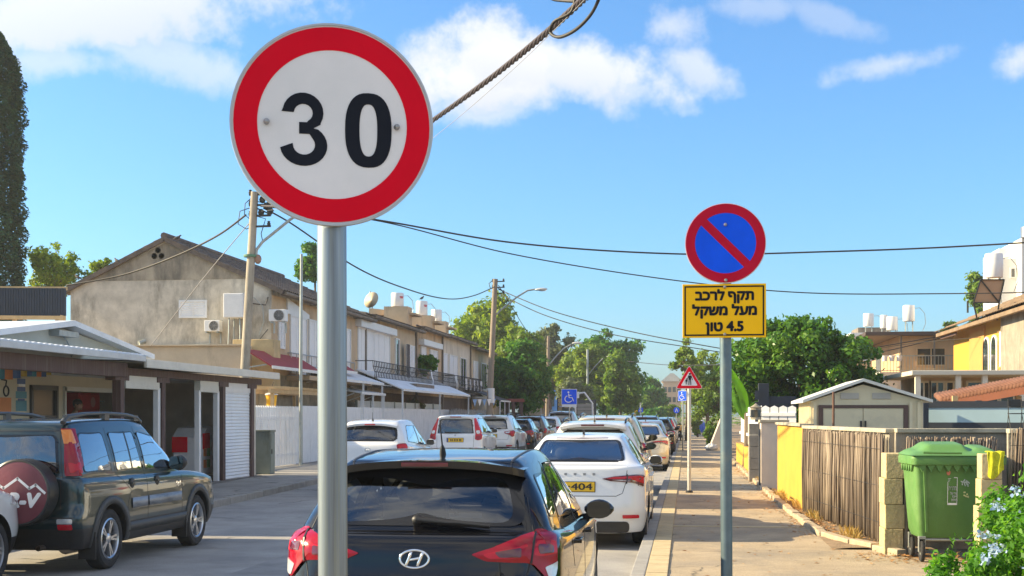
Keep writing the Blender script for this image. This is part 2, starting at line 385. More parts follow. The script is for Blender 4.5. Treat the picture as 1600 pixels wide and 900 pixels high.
def roundpoly(pts, r, n=5):
    out = []; k = len(pts)
    for i in range(k):
        p = np.array(pts[i], float); a = np.array(pts[i - 1], float) - p; b = np.array(pts[(i + 1) % k], float) - p
        rr = r[i] if isinstance(r, (list, tuple)) else r
        la, lb = np.linalg.norm(a), np.linalg.norm(b); q = min(rr, la * .45, lb * .45)
        pa, pb = p + a / la * q, p + b / lb * q
        for j in range(n + 1):
            t = j / n; out.append(tuple((1 - t)**2 * pa + 2 * t * (1 - t) * p + t * t * pb))
    return out
def dense(pts, step=.05, closed=True):
    out = []; k = len(pts)
    for i in range(k if closed else k - 1):
        a, b = np.array(pts[i], float), np.array(pts[(i + 1) % k], float); n = max(1, int(np.linalg.norm(b - a) / step))
        for j in range(n): out.append(tuple(a + (b - a) * j / n))
    if not closed: out.append(tuple(pts[-1]))
    return out
def inpoly(x, y, poly):
    c = False; k = len(poly); j = k - 1
    for i in range(k):
        xi, yi = poly[i]; xj, yj = poly[j]
        if (yi > y) != (yj > y) and x < (xj - xi) * (y - yi) / (yj - yi + 1e-12) + xi: c = not c
        j = i
    return c
class Skin:
    """the closed body shell; outlines seen from one side are laid onto it"""
    def __init__(s, v, f, L): s.b = BVHTree.FromPolygons(v, f); s.L = L
    def hit(s, ax, u, v, inner=False):
        if ax == 'R': o, d = Vector((3, u, v)), Vector((-1, 0, 0))
        elif ax == 'L': o, d = Vector((-3, u, v)), Vector((1, 0, 0))
        elif ax == 'B': o, d = Vector((u, -3, v)), Vector((0, 1, 0))
        elif ax == 'F': o, d = Vector((u, s.L + 3, v)), Vector((0, -1, 0))
        else: o, d = Vector((u, v, 5)), Vector((0, 0, -1))
        loc, n, i, di = s.b.ray_cast(o, d)
        if ax == 'B' and abs(u) > .4 and not inner:      # past the corner of the tail: stay on its edge
            l0, n0 = s.hit(ax, u * .72, v, True)
            bad = lambda l: l is None or l.y - l0.y > .17
            if bad(loc):
                a, b = u * .72, u
                for _ in range(12):
                    c = (a + b) / 2; l, n_, i_, d_ = s.b.ray_cast(Vector((c, -3, v)), d)
                    if bad(l): b = c
                    else: a = c
                loc, n, i, di = s.b.ray_cast(Vector((a, -3, v)), d)
        if ax in 'RL' and not inner and (u < .6 or u > s.L - .6):
            u0 = u + .35 if u < s.L / 2 else u - .35
            l0, n0 = s.hit(ax, u0, v, True); bad = lambda l: l is None or abs(l.x) < abs(l0.x) - .09 or l.x * l0.x < 0
            if bad(loc):
                a, b = u0, u
                for _ in range(12):
                    c = (a + b) / 2; l = s.b.ray_cast(Vector((o.x, c, v)), d)[0]
                    if bad(l): b = c
                    else: a = c
                loc, n, i, di = s.b.ray_cast(Vector((o.x, a, v)), d)
        if loc is None:
            g = {'R': Vector((1, u, v)), 'L': Vector((-1, u, v)), 'B': Vector((u, 0, v)), 'F': Vector((u, s.L, v)), 'T': Vector((u, v, 1.4))}[ax]
            loc, n, i, di = s.b.find_nearest(g)
        if n.dot(d) > 0: n = -n
        return loc, n
    def panel(s, mb, ax, poly, border=0., off=.004, mi=0, mb_i=0, skirt=.02, step=.04, bulge=0.):
        p = np.array(dense(poly, step)); c = p.mean(0); k = len(p)
        rad = np.linalg.norm(p - c, axis=1, keepdims=True); rings = [(p, -skirt), (p, off)]
        if border: rings.append((c + (p - c) * (1 - border / rad), off))
        base = rings[-1][0]
        for q in (.86, .66, .42, .2): rings.append((c + (base - c) * q, off + bulge * (1 - q)))
        o = len(mb.v)
        for pts, of in rings:
            for u, v in pts:
                l, n = s.hit(ax, u, v); mb.v.append(tuple(l + n * of))
        l, n0 = s.hit(ax, *c); mb.v.append(tuple(l + n0 * (off + bulge)))
        fs = []; ms = []
        for r in range(len(rings) - 1):
            for j in range(k):
                j2 = (j + 1) % k; fs.append((o + r * k + j, o + r * k + j2, o + (r + 1) * k + j2, o + (r + 1) * k + j)); ms.append(mb_i if (border and r < 2) else mi)
        r = len(rings) - 1
        for j in range(k): fs.append((o + r * k + j, o + r * k + (j + 1) % k, o + len(rings) * k)); ms.append(mi)
        f = fs[-1]; a, b, cc = (Vector(mb.v[i]) for i in f)
        if (b - a).cross(cc - a).dot(n0) < 0: fs = [t[::-1] for t in fs]
        mb.f += fs; mb.m += ms; return mb
    def ribbon(s, mb, ax, path, w=.006, off=.0015, mi=0, closed=False, step=.04, thick=None):
        p = np.array(dense(path, step, closed)); k = len(p); o = len(mb.v); n0 = None
        for i in range(k):
            a, b = (p[i - 1], p[(i + 1) % k]) if closed else (p[max(0, i - 1)], p[min(k - 1, i + 1)])
            t = (b - a) / (np.linalg.norm(b - a) + 1e-9); q = np.array([-t[1], t[0]]) * w / 2
            for e, of in ((-1, -.004), (-1, off), (1, off), (1, -.004)):
                l, n = s.hit(ax, *(p[i] + q * e)); mb.v.append(tuple(l + n * of)); n0 = n0 or n
        fs = []
        for i in range(k if closed else k - 1):
            i2 = (i + 1) % k
            for e in range(3): fs.append((o + i * 4 + e, o + i * 4 + e + 1, o + i2 * 4 + e + 1, o + i2 * 4 + e))
        a, b, cc = (Vector(mb.v[i]) for i in fs[1][:3])
        if (b - a).cross(cc - a).dot(n0) < 0: fs = [t[::-1] for t in fs]
        mb.f += fs; mb.m += [mi] * len(fs); return mb

WHEELS = {}
def wheel_mesh(Rt, style):
    key = (Rt, style)
    if key in WHEELS: return WHEELS[key]
    wd = .2; Rr = Rt * .68
    t = MB(); t.lathe([(Rr, -wd / 2 + .01), (Rr + .03, -wd / 2), (Rt - .03, -wd / 2 + .004), (Rt - .006, -wd / 2 + .025), (Rt, -.03), (Rt, .03), (Rt - .006, wd / 2 - .025), (Rt - .03, wd / 2 - .004), (Rr + .03, wd / 2), (Rr, wd / 2 - .012), (Rr - .02, wd / 2 - .03), (Rr - .02, -wd / 2 + .03)], n=40, axis='X', close=True)
    r = MB(); r.lathe([(Rr + .004, wd / 2 - .012), (Rr - .012, wd / 2 - .004), (Rr - .024, wd / 2 - .014), (Rr - .035, wd / 2 - .06), (Rr - .035, -.07), (Rr + .002, -.07)], n=36, axis='X', close=True)
    ns = {'alloy5': 5, 'alloy10': 10, 'cap': 7}[style]
    for k in range(ns):
        a0 = 2 * math.pi * k / ns
        for da, w0, w1 in (((-.13, .030, .036), (.13, .030, .036)) if style == 'alloy5' else ((0, .05 if style == 'cap' else .022, .085 if style == 'cap' else .03),)):
            a = a0 + da; vs = []
            for rad, w, x0, x1 in ((.035, w0, .035, .075), (Rr - .02, w1, .03, .082)):
                aa = a0 + da * (1.0 if rad > .1 else .75); cx, cz = rad * math.cos(aa), rad * math.sin(aa); tx, tz = -math.sin(aa) * w / 2, math.cos(aa) * w / 2
                vs += [(x0, cx - tx, cz - tz), (x1, cx - tx * .75, cz - tz * .75), (x1, cx + tx * .75, cz + tz * .75), (x0, cx + tx, cz + tz)]
            r.add(vs, [(0, 1, 2, 3), (7, 6, 5, 4), (0, 4, 5, 1), (1, 5, 6, 2), (2, 6, 7, 3), (3, 7, 4, 0)])
    r.lathe([(.0, .03), (.062, .03), (.062, .07), (.04, .082), (.0, .084)], n=20, axis='X')
    for k in range(5):
        a = 2 * math.pi * k / 5 + .3; r.lathe([(.008, .06), (.008, .074), (0, .075)], o=(0, .046 * math.cos(a), .046 * math.sin(a)), n=8, axis='X')
    h = MB(); h.lathe([(.0, -.06), (Rr * .62, -.06), (Rr * .62, .0), (0, .0)], n=28, axis='X'); h.lathe([(Rr - .036, -.08), (Rr - .036, .0), (0, .0)], n=28, axis='X')
    WHEELS[key] = (t, r, h); return WHEELS[key]

def base_car(name, sp, pmat, glassm=None):
    """body shell, glass, wheels, mirrors, interior and shut lines of a car standing on its rear centre point, nose towards +y"""
    L, Wd, H = sp['L'], sp['W'] / 2, sp['H']; gl = glassm or CGLASS
    belt = curve(sp['belt']); roof = curve(sp['roof']); ry = sp['ry']; fy = sp['fy']
    def hz(z0, d):                                    # keeps every level below the bonnet and deck line
        return lambda y: min(z0, belt(y) - d)
    rr, rf = sp.get('rr', (.32, .24)), sp.get('rf', (.42, .5)); kr, kf = sp.get('kr', .05), sp.get('kf', .07)
    rows = []; g0 = sp.get('clear', .2)
    lev = sp.get('lev', [.36, .52, .66, .74, .88])
    prof = sp.get('prof', [.03, .0, .01, .05, .09, .13, .16])   # how far the tail leans in at each level
    rows.append(half_ring(Wd - .16, .18, L - .2, g0, rr, rf, kr=kr, kf=kf))
    rows.append(half_ring(Wd - .05, .09, L - .13, g0 + .02, rr, rf, kr=kr, kf=kf))
    wl = sp.get('wl', [.012, 0, 0, .003, .008])
    for i, z in enumerate(lev): rows.append(half_ring(Wd - wl[i], prof[i], L - [.03, 0, .015, .05, .09][i], hz(z, .02 + .018 * (5 - i)), rr, rf, br=sp.get('br', .05), kr=kr, kf=kf))
    rows.append(half_ring(Wd - .03, prof[5], L - .13, lambda y: belt(y) - .018, rr, rf, br=sp.get('br', .05), kr=kr, kf=kf))
    rows.append(half_ring(Wd - .055, prof[6], L - .17, belt, rr, rf, br=sp.get('br', .05), kr=kr, kf=kf))
    gi = sp.get('gi', .085)
    gr = sp.get('gr', (.22, .16)); gf = sp.get('gf', (.3, .25))
    rows.append(half_ring(Wd - gi, sp['gb'][0], sp['gb'][1], lambda y: belt(y) + .012, gr, gf, br=.05, bf=.16, kr=.04, kf=.02))
    wr = sp['wr']; n_low = len(rows)
    for t in (.33, .67):
        bow = .02 * math.sin(math.pi * t)
        rows.append(half_ring((Wd - gi) * (1 - t) + wr * t + bow, sp['gb'][0] * (1 - t) + ry * t - sp.get('bowr', .02) * math.sin(math.pi * t), sp['gb'][1] * (1 - t) + fy * t + .03 * math.sin(math.pi * t),
                              lambda y, t=t: (belt(y) + .012) * (1 - t) + (roof(y) - .05) * t, gr, gf, br=.05, bf=.13, kr=.04, kf=.03))
    rows.append(half_ring(wr, ry, fy, lambda y: roof(y) - .05, (.2, .12), (.25, .2), br=.05, bf=.1, kr=.04, kf=.05))
    rows.append(half_ring(wr - .045, ry + .05, fy - .05, lambda y: roof(y) - .014, (.2, .12), (.25, .2), br=.05, bf=.1, kr=.04, kf=.05))
    subs = [2] + [3] * 6 + [2, 5] + [3, 3, 3, 3]
    subs = (subs + [3] * 20)[:len(rows) - 1]
    rows = crspline(rows, subs)
    lowcap = [rows[0] * np.array([k, 1, 1]) for k in (0, .5)]
    top = []
    for k in (.82, .6, .36, .16, 0):
        q = rows[-1].copy(); q[:, 0] *= k; q[:, 2] += .014 * (1 - k * k); yc = (ry + fy) / 2; q[:, 1] = yc + (q[:, 1] - yc) * 1.0; top.append(q)
    allr = lowcap + rows + top; n = len(allr[0]); mb = MB()
    for r in allr: mb.v += [tuple(p) for p in r]
    for r in range(len(allr) - 1):
        for j in range(n - 1): mb.f.append((r * n + j, r * n + j + 1, (r + 1) * n + j + 1, (r + 1) * n + j))
    nv = len(mb.v); mb.v += [(-x, y, z) for x, y, z in mb.v]; mb.f += [tuple(i + nv for i in f[::-1]) for f in mb.f]; mb.m = [0] * len(mb.f)
    root = thing(name, None, None)
    # the shell, its wheel arches cut out
    me = bpy.data.meshes.new('body'); me.from_pydata(mb.v, [], mb.f)
    bm = bmesh.new(); bm.from_mesh(me); bmesh.ops.remove_doubles(bm, verts=bm.verts, dist=1e-4)
    bmesh.ops.dissolve_degenerate(bm, edges=bm.edges, dist=1e-5); bmesh.ops.recalc_face_normals(bm, faces=bm.faces); bm.to_mesh(me)
    skin = Skin([v.co.copy() for v in bm.verts], [[v.index for v in f.verts] for f in bm.faces], L); bm.free()
    me.materials.append(pmat); me.materials.append(PLASTIC)
    body = bpy.data.objects.new('body', me); COL.objects.link(body)
    Rt = sp['Rt']; Ra = Rt + sp.get('gap', .055); ax = sp['axles']
    cut = MB()
    for y in ax:
        for s_ in (-1, 1): cut.cyl((s_ * (Wd - .34), y, Rt), (s_ * (Wd + .3), y, Rt), Ra, n=36)
        for s_ in (-1, 1): cut.span((s_ * (Wd - .34), y - Ra * .96, -.1), (s_ * (Wd + .3), y + Ra * .96, Rt * .7))
    cutters = []
    for s_ in (-1, 1):
        for y in ax:
            c = MB(); pts = [(y + Ra * math.cos(a), Rt + Ra * math.sin(a)) for a in np.linspace(-.25, math.pi + .25, 30)] + [(y - Ra * .97, 0.), (y + Ra * .97, 0.)]
            x0, x1 = s_ * (Wd - .36), s_ * (Wd + .3)
            c.prism(pts, lambda u, v, w: (x0 + w, u, v), x1 - x0); co = c.build('cut', PLASTIC); cutters.append(co)
            md = body.modifiers.new('b', 'BOOLEAN'); md.operation = 'DIFFERENCE'; md.object = co; md.solver = 'EXACT'
    dg = bpy.context.evaluated_depsgraph_get(); me2 = bpy.data.meshes.new_from_object(body.evaluated_get(dg), depsgraph=dg)
    body.modifiers.clear(); body.data = me2; me2.name = 'body'
    for c in cutters: bpy.data.objects.remove(c)
    body.parent = root
    # openings for the glass
    bm = bmesh.new(); bm.from_mesh(me2); bm.normal_update()
    kill = []; wins = [(a, roundpoly(p, r)) for a, p, r in sp['glass']]
    shr = []
    for a, p in wins:
        q = np.array(p); c = q.mean(0); rad = np.linalg.norm(q - c, axis=1, keepdims=True); shr.append((a, [tuple(t) for t in c + (q - c) * (1 - .012 / rad)]))
    for f in bm.faces:
        c, nn = f.calc_center_median(), f.normal
        for a, q in shr:
            ok = (a == 'S' and abs(nn.x) > .3 and c.x * nn.x > 0 and inpoly(c.y, c.z, q)) or (a == 'B' and nn.y < -.12 and c.y < L * .5 and inpoly(c.x, c.z, q)) or (a == 'F' and nn.y > .12 and c.y > L * .4 and inpoly(c.x, c.z, q))
            if ok and max((v.co - c).length for v in f.verts) < .5: kill.append(f); break
        for y in ax:
            dd = math.hypot(c.y - y, c.z - Rt)
            if dd < Ra + .004 and abs(c.x) < Wd - .02 and abs(c.x) > Wd - .4: f.material_index = 1
        if c.z < sp.get('clad', 0) and abs(c.x) < Wd + .1: f.material_index = 1
        f.smooth = True
    bmesh.ops.delete(bm, geom=list(set(kill)), context='FACES'); bm.to_mesh(me2); bm.free(); me2.set_sharp_from_angle(angle=R(40))
    for a, p in wins:
        for a2 in (('R', 'L') if a == 'S' else (a,)):
            m = MB(); skin.panel(m, a2, p, border=sp.get('frit', .022) if a == 'S' else sp.get('frit2', .05), off=.004, mi=1, mb_i=0, step=.06)
            m.build({'S': 'side_window', 'B': 'rear_window', 'F': 'windshield'}[a], [GLOSSBLACK, gl], root, fix=False, auto=40)
    # wheels
    t, r, h = wheel_mesh(Rt, sp.get('rim', 'cap'))
    for y in ax:
        for s_ in (1, -1):
            w = h.build('wheel', PLASTIC, root, auto=40); w.location = (s_ * (Wd - .125), y, Rt)
            if s_ < 0: w.rotation_euler = (0, 0, math.pi)
            t.build('tyre', RUBBER, w, auto=35); r.build('rim', sp.get('rimm', ALLOYD), w, auto=30)
    # shut lines
    m = MB()
    for a, path in sp.get('seams', []):
        for a2 in (('R', 'L') if a == 'S' else (a,)): skin.ribbon(m, a2, path, .007)
    if m.v: m.build('shut_line', INK, root, fix=False, smooth=True)
    # mirrors
    my, mz = sp.get('mirror', (fy + .35, belt(fy + .3) + .09)); md = sp.get('md', (.18, .11, .13))
    for s_ in (1, -1):
        x = s_ * (Wd + sp.get('mx', .035)); q = MB(); q.ball((x, my + .03, mz), (md[0] / 2, md[1] * .62, md[2] / 2), 18)
        q.v = [(a, max(b, my - .045) if b < my + .03 else b, c) for a, b, c in q.v]
        q.v = [(x + (a - x) * (1.0 + .25 * (1 - min(1, abs(c - mz) / (md[2] / 2)))) if abs(a - x) > 0 else a, b, mz + (c - mz) * 1.08) for a, b, c in q.v]
        q.bar((x - s_ * .04, my + .02, mz - .045), (s_ * (Wd - .1), my + .05, mz - .07), .06, .05)
        mo = q.build('side_mirror', [sp.get('mirm', pmat)], root, auto=50)
        g = MB(); k = 20
        pts = [(x + md[0] * .46 * math.copysign(abs(math.cos(2 * math.pi * i / k)) ** .6, math.cos(2 * math.pi * i / k)), mz + md[2] * .45 * math.copysign(abs(math.sin(2 * math.pi * i / k)) ** .6, math.sin(2 * math.pi * i / k))) for i in range(k)]
        g.prism(pts, lambda u, v, w: (u, my - .049 + w + .02 * s_ * (u - x) / md[0], v), .006); g.build('mirror_glass', MIRR, mo)
    # interior
    i = MB(); fs = sp.get('fs', fy - .15); rs = fs - .85; zs = sp.get('zs', .32); ht = H - .34
    for x in (-.36, .36):
        i.box((x, fs + .25, zs + .12), (.5, .5, .16)); i.box((x, fs - .06, (zs + ht) / 2 + .06), (.46, .13, ht - zs - .2), rx=R(14)); i.ball((x, fs - .17, ht + .02), (.135, .06, .105), 14)
    i.box((0, rs + .1, zs + .1), (1.25, .5, .18)); i.box((0, rs - .2, zs + .36), (1.25, .13, .48), rx=R(16))
    for x in (-.4, .4): i.ball((x, rs - .28, zs + .64), (.125, .05, .07), 12)
    i.box((0, sp['gb'][1] - .38, belt(sp['gb'][1] - .4) - .09), (Wd * 1.72, .5, .16)); i.box((0, L * .5, g0 + .07), (Wd * 1.7, L * .62, .05))
    i.box((0, sp['gb'][0] + .22, belt(.3) - .1), (Wd * 1.5, .34, .03)) if sp.get('shelf', True) else None
    for k in range(20):
        a, b = 2 * math.pi * k / 20, 2 * math.pi * (k + 1) / 20; c0 = Vector((-.36, fs + .62, .88)); 
        f_ = lambda a: c0 + Vector((.18 * math.cos(a), -.07 * math.sin(a), .17 * math.sin(a)))
        i.cyl(f_(a), f_(b), .014, n=6)
    i.box((0, fy + .02, H - .16), (.22, .04, .06))
    i.build('interior', FABRIC, root, auto=40)
    return root, skin, body
def plate(root, skin, z, txt=None, w=.46, h=.115, x=0., blur=False):
    l, n = skin.hit('B', x, z); l2, _ = skin.hit('B', x, z + .05); y = min(l.y, l2.y) - .016
    m = MB(); m.span((x - w / 2, y, z - h / 2), (x + w / 2, y + .012, z + h / 2)); p = m.build('number_plate', PLATEY, root, bevel=.003)
    m = MB(); m.span((x - w / 2 - .01, y + .006, z - h / 2 - .01), (x + w / 2 + .01, y + .06, z + h / 2 + .01)); m.build('plate_holder', PLASTIC, p)
    m = MB(); m.span((x - w / 2 + .004, y - .002, z - h / 2 + .004), (x - w / 2 + .04, y + .001, z + h / 2 - .004)); m.build('blue_band', M('plate blue', (.02, .06, .35), .5), p)
    if txt:
        text_mesh(txt, .115, INK, 'digits', p, bold=.002, thick=.003, place=lambda u, v, q: (x + .02 + u, y - .002 + q, z + v), width=w * .8)
    else:
        m = MB()
        for k, dx in enumerate((-.13, -.085, -.02, .03, .075, .14, .18)): m.span((x + dx - .013, y - .002, z - .035), (x + dx + .013, y + .001, z + .035))
        m.build('digits', INK, p)
    return p
def lamp(root, skin, panels, name='tail_light', subs=()):
    """a lamp of one or more patches laid on the body; subs are inner lenses"""
    m = MB()
    for ax, poly, r in panels: skin.panel(m, ax, roundpoly(poly, r, 3), off=.012, step=.03, bulge=.008)
    o = m.build(name, subs[0] if subs and not isinstance(subs[0], tuple) else REDL, root, fix=False, auto=50)
    for t in subs:
        if not isinstance(t, tuple): continue
        ax, poly, r, mat = t[:4]; q = MB(); skin.panel(q, ax, roundpoly(poly, r, 3), off=.021 if len(t) < 5 else t[4], step=.03, skirt=.004); q.build('lens', mat, o, fix=False, auto=50)
    return o
def mir(p): return [(-x, z) for x, z in p][::-1]
def handles(root, skin, ys, z, mat):
    for s_, a in ((1, 'R'), (-1, 'L')):
        for y in ys:
            l, n = skin.hit(a, y, z); m = MB(); x = l.x
            m.span((x + s_ * .022, y - .1, z - .013), (x + s_ * .036, y + .1, z + .016)); m.span((x - s_ * .01, y - .1, z - .012), (x + s_ * .03, y - .075, z + .012)); m.span((x - s_ * .01, y + .075, z - .012), (x + s_ * .03, y + .1, z + .012))
            o = m.build('door_handle', mat, root, bevel=.006)
def bumper_low(root, skin, Wd, z0, z1, pull=.012, name='lower_valance', mat=None):
    m = MB(); skin.panel(m, 'B', roundpoly([(-Wd, z0), (Wd, z0), (Wd, z1), (-Wd, z1)], .06), off=pull, step=.05); return m.build(name, mat or PLASTIC, root, fix=False, auto=50)
def antenna(root, x, y, z, h=.2, lean=-.1, fin=False):
    m = MB()
    if fin: m.prism([(0, 0), (.16, 0), (.05, .065), (.015, .06)], lambda u, v, w: (x + w - .012, y + u, z + v - .004), .024)
    else:
        m.tube([(x, y, z - .01), (x, y - .01, z + .02), (x, y - .02, z + .045)], [.022, .018, .009], 12); m.tube([(x, y - .02, z + .04), (x, y - .02 + lean, z + h)], [.0055, .0035], 8)
    return m.build('antenna', PLASTIC, root, auto=50)
def wiper(root, skin, x0, x1, z0, z1):
    m = MB(); a, n = skin.hit('B', x0, z0); pts = []
    for t in np.linspace(0, 1, 8):
        l, n = skin.hit('B', x0 + (x1 - x0) * t, z0 + (z1 - z0) * t); pts.append(l + n * .035)
    m.tube(pts, [.02, .017, .015, .013, .012, .011, .01, .008], 8); m.ball(tuple(a + n * .02), (.035, .03, .03), 12)
    m.tube([p - n * .018 for p in pts[2:]], .008, 6)
    return m.build('wiper', PLASTIC, root, auto=50)
def spoiler(root, w, y0, y1, z0, z1, t, mat, lampm=REDD, lw=.2, bow=.05):
    """a roof spoiler from the roof edge y1 back to y0, with the high brake light on its rear face"""
    m = MB(); n = 16
    def fn(u, v):
        x = (u * 2 - 1) * w; e = bow * (u * 2 - 1) ** 2; k = 1 - .12 * abs(u * 2 - 1) ** 4
        q = [(y1, z1), (y0 + e, z0), (y0 + e + .01, z0 - t), (y1 + .03, z1 - t - .03)]
        i = min(2, int(v * 3)); f = v * 3 - i; return (x, q[i][0] + (q[i + 1][0] - q[i][0]) * f, (q[i][1] + (q[i + 1][1] - q[i][1]) * f) - .055 * abs(u * 2 - 1) ** 2.6)
    m.grid(fn, n, 3); o = m.build('roof_spoiler', mat, root, auto=35)
    if lampm:
        q = MB(); q.span((-lw, y0 - .004, z0 - t * .8), (lw, y0 + .02, z0 - t * .25)); q.build('brake_light', lampm, o, bevel=.004)
    return o
P_BLACK = paint('black car paint', (.004, .0042, .006), 0, .25)
P_BLACK.node_tree.nodes['Principled BSDF'].inputs['Specular IOR Level'].default_value = .05
P_WHITE = paint('white car paint', (.74, .75, .76), 0, .4)
P_PEARL = paint('pearl white car paint', (.70, .70, .68), .1, .35)
P_GREEN = paint('dark green car paint', (.006, .028, .034), .35, .3)
P_SILVER = paint('silver car paint', (.42, .44, .46), .7, .35)
P_CREAM = paint('champagne car paint', (.62, .55, .42), .2, .35)
P_GREY = paint('dark grey car paint', (.05, .052, .058), .5, .35)
P_BRONZE = paint('bronze car paint', (.12, .09, .065), .5, .35)
P_BLUE = paint('pale blue car paint', (.30, .40, .50), .4, .35)
P_RED = paint('red car paint', (.38, .02, .02), .1, .35)

def badge_ring(root, skin, x, z, w, h, letter=None):
    l, n = skin.hit('B', x, z); m = MB(); k = 36
    t = n.cross(Vector((1, 0, 0))).normalized(); t = t if t.z > 0 else -t
    pt = lambda u, v, q=.004: l + Vector((1, 0, 0)) * u + t * v + n * q
    m.tube([pt(w / 2 * math.cos(2 * math.pi * i / k), h / 2 * math.sin(2 * math.pi * i / k)) for i in range(k + 1)], w * .045, 8, caps=False)
    if letter == 'H':
        for s_ in (-1, 1):
            m.tube([pt(s_ * w * .20 + sh * .16 * h, sh * h * .40) for sh in (-1, -.5, 0, .5, 1)], [w * .05, w * .06, w * .055, w * .06, w * .05], 8)
        m.tube([pt(-w * .17, -h * .06), pt(0, .0), pt(w * .17, h * .06)], w * .05, 8)
    elif letter == 'dot':
        m.ball(tuple(pt(0, 0)), (w * .3, .01, h * .3), 12)
    return m.build('badge', CHROME, root, smooth=True)

def make_hatch(pm):
    sp = dict(L=4.04, W=1.734, H=1.474, belt=[(0, 1.0), (.16, 1.0), (1.0, .97), (2.4, .935), (2.95, .92), (3.4, .88), (3.85, .76), (4.04, .64)],
              roof=[(.5, 1.42), (.9, 1.455), (1.4, 1.476), (1.8, 1.472), (2.2, 1.43)], ry=.50, fy=2.12, gb=(.21, 2.98), wr=.585, gi=.075, gr=(.15, .2),
              axles=(.70, 3.27), Rt=.312, rim='alloy5', rr=(.3, .3), prof=[.04, .0, .02, .05, .07, .11, .15], lev=[.36, .52, .68, .80, .93],
              glass=[('S', [(.86, 1.05), (1.76, 1.01), (1.76, 1.37), (1.22, 1.375)], [.05, .03, .03, .12]), ('S', [(1.83, 1.01), (2.66, .985), (2.17, 1.34), (1.83, 1.37)], [.03, .03, .1, .03]),
                     ('S', [(.50, 1.08), (.80, 1.055), (1.10, 1.33), (.72, 1.33)], .05),
                     ('B', [(-.645, 1.035), (.645, 1.035), (.565, 1.345), (-.565, 1.345)], .12), ('F', [(-.66, 1.0), (.66, 1.0), (.53, 1.39), (-.53, 1.39)], .08)],
              frit2=.075, mirror=(2.52, .985), md=(.19, .12, .14), mx=.05, mirm=GLOSSBLACK,
              seams=[('S', [(1.795, .3), (1.80, .95), (1.80, 1.39)]), ('S', [(1.02, .72), (.9, .9), (.84, 1.03), (1.2, 1.395)]), ('S', [(2.86, .35), (2.9, .9)]),
                     ('B', [(-.60, .55), (-.665, .8), (-.69, .97), (-.62, 1.2)]), ('B', [(.60, .55), (.665, .8), (.69, .97), (.62, 1.2)]), ('T', [(.50, .56), (.515, 1.3), (.50, 2.1)]), ('T', [(-.50, .56), (-.515, 1.3), (-.50, 2.1)])])
    root, sk, body = base_car('parked_hatchback', sp, pm)
    m = MB()
    for s_ in (-1, 1): sk.ribbon(m, 'T', [(.505 * s_, .62), (.52 * s_, 1.3), (.505 * s_, 2.05)], .022, .003)
    m.build('roof_moulding', PLASTIC, root, fix=False, smooth=True)
    out = [(.33, .885), (.46, .925), (.62, .985), (.72, 1.01), (.80, .99), (.835, .93), (.835, .83), (.80, .74), (.765, .725), (.73, .80), (.66, .835), (.42, .845)]
    for f in (lambda p: p, mir):
        s_ = 1 if f is not mir else -1
        t = lamp(root, sk, [('B', f(out), .02), ('R' if s_ > 0 else 'L', [(.06, .80), (.16, .86), (.36, .99), (.30, 1.02), (.10, .99)], .02)],
                 subs=(REDL, ('B', f([(.40, .885), (.62, .93), (.655, .94), (.655, .865), (.44, .86)]), .015, REDB, .017), ('B', f([(.70, .955), (.80, .95), (.815, .88), (.73, .87), (.685, .88)]), .02, REDB, .017),
                       ('B', f([(.745, .805), (.825, .835), (.80, .745), (.77, .735)]), .01, CLEAR, .018), ('B', f([(.47, .897), (.62, .922), (.62, .868), (.50, .868)]), .012, REDD, .0195), ('B', f([(.705, .935), (.785, .93), (.79, .885), (.715, .885)]), .014, REDD, .0195)))
        q = MB(); sk.ribbon(q, 'B', f([(.672, .83), (.69, .995)]), .01, .022); q.build('shut_line', INK, t, fix=False)
    badge_ring(root, sk, 0, .855, .172, .105, 'H')
    l, n = sk.hit('B', 0, 1.36)
    spoiler(root, .60, l.y - .13, .66, 1.425, 1.43, .045, pm, REDD, .145, bow=.07)
    antenna(root, 0.02, .86, 1.462, .21, lean=-.09)
    wiper(root, sk, -.02, .42, 1.06, 1.02)
    handles(root, sk, (1.22, 2.05), .87, pm)
    m = MB(); sk.panel(m, 'B', roundpoly([(-.34, .60), (.34, .60), (.34, .74), (-.34, .74)], .04), off=-.004, step=.05); m.build('plate_recess', GLOSSBLACK, root, fix=False)
    plate(root, sk, .67, w=.5); bumper_low(root, sk, .62, .24, .42)
    for s_ in (-1, 1):
        m = MB(); sk.panel(m, 'B', roundpoly([(s_ * .56 - .12, .45), (s_ * .56 + .12, .45), (s_ * .56 + .12, .49), (s_ * .56 - .12, .49)], .015), off=.014, step=.03); m.build('reflector', REDB, root, fix=False)
        m = MB(); l, n = sk.hit('R' if s_ > 0 else 'L', 3.0, .84)
    # bits hanging from the inside mirror and lying on the dash
    m = MB(); m.tube([(.30, 2.0, 1.36), (.30, 2.0, 1.27)], .003, 5)
    m.lathe([(.0, .10), (.035, .09), (.05, .05), (.045, .02), (.055, 0), (.03, -.02), (0, -.025)], o=(.30, 2.0, 1.16), n=12); m.build('hanging_charm', M('charm', (.03, .035, .03), .8), root, smooth=True)
    return root, sk

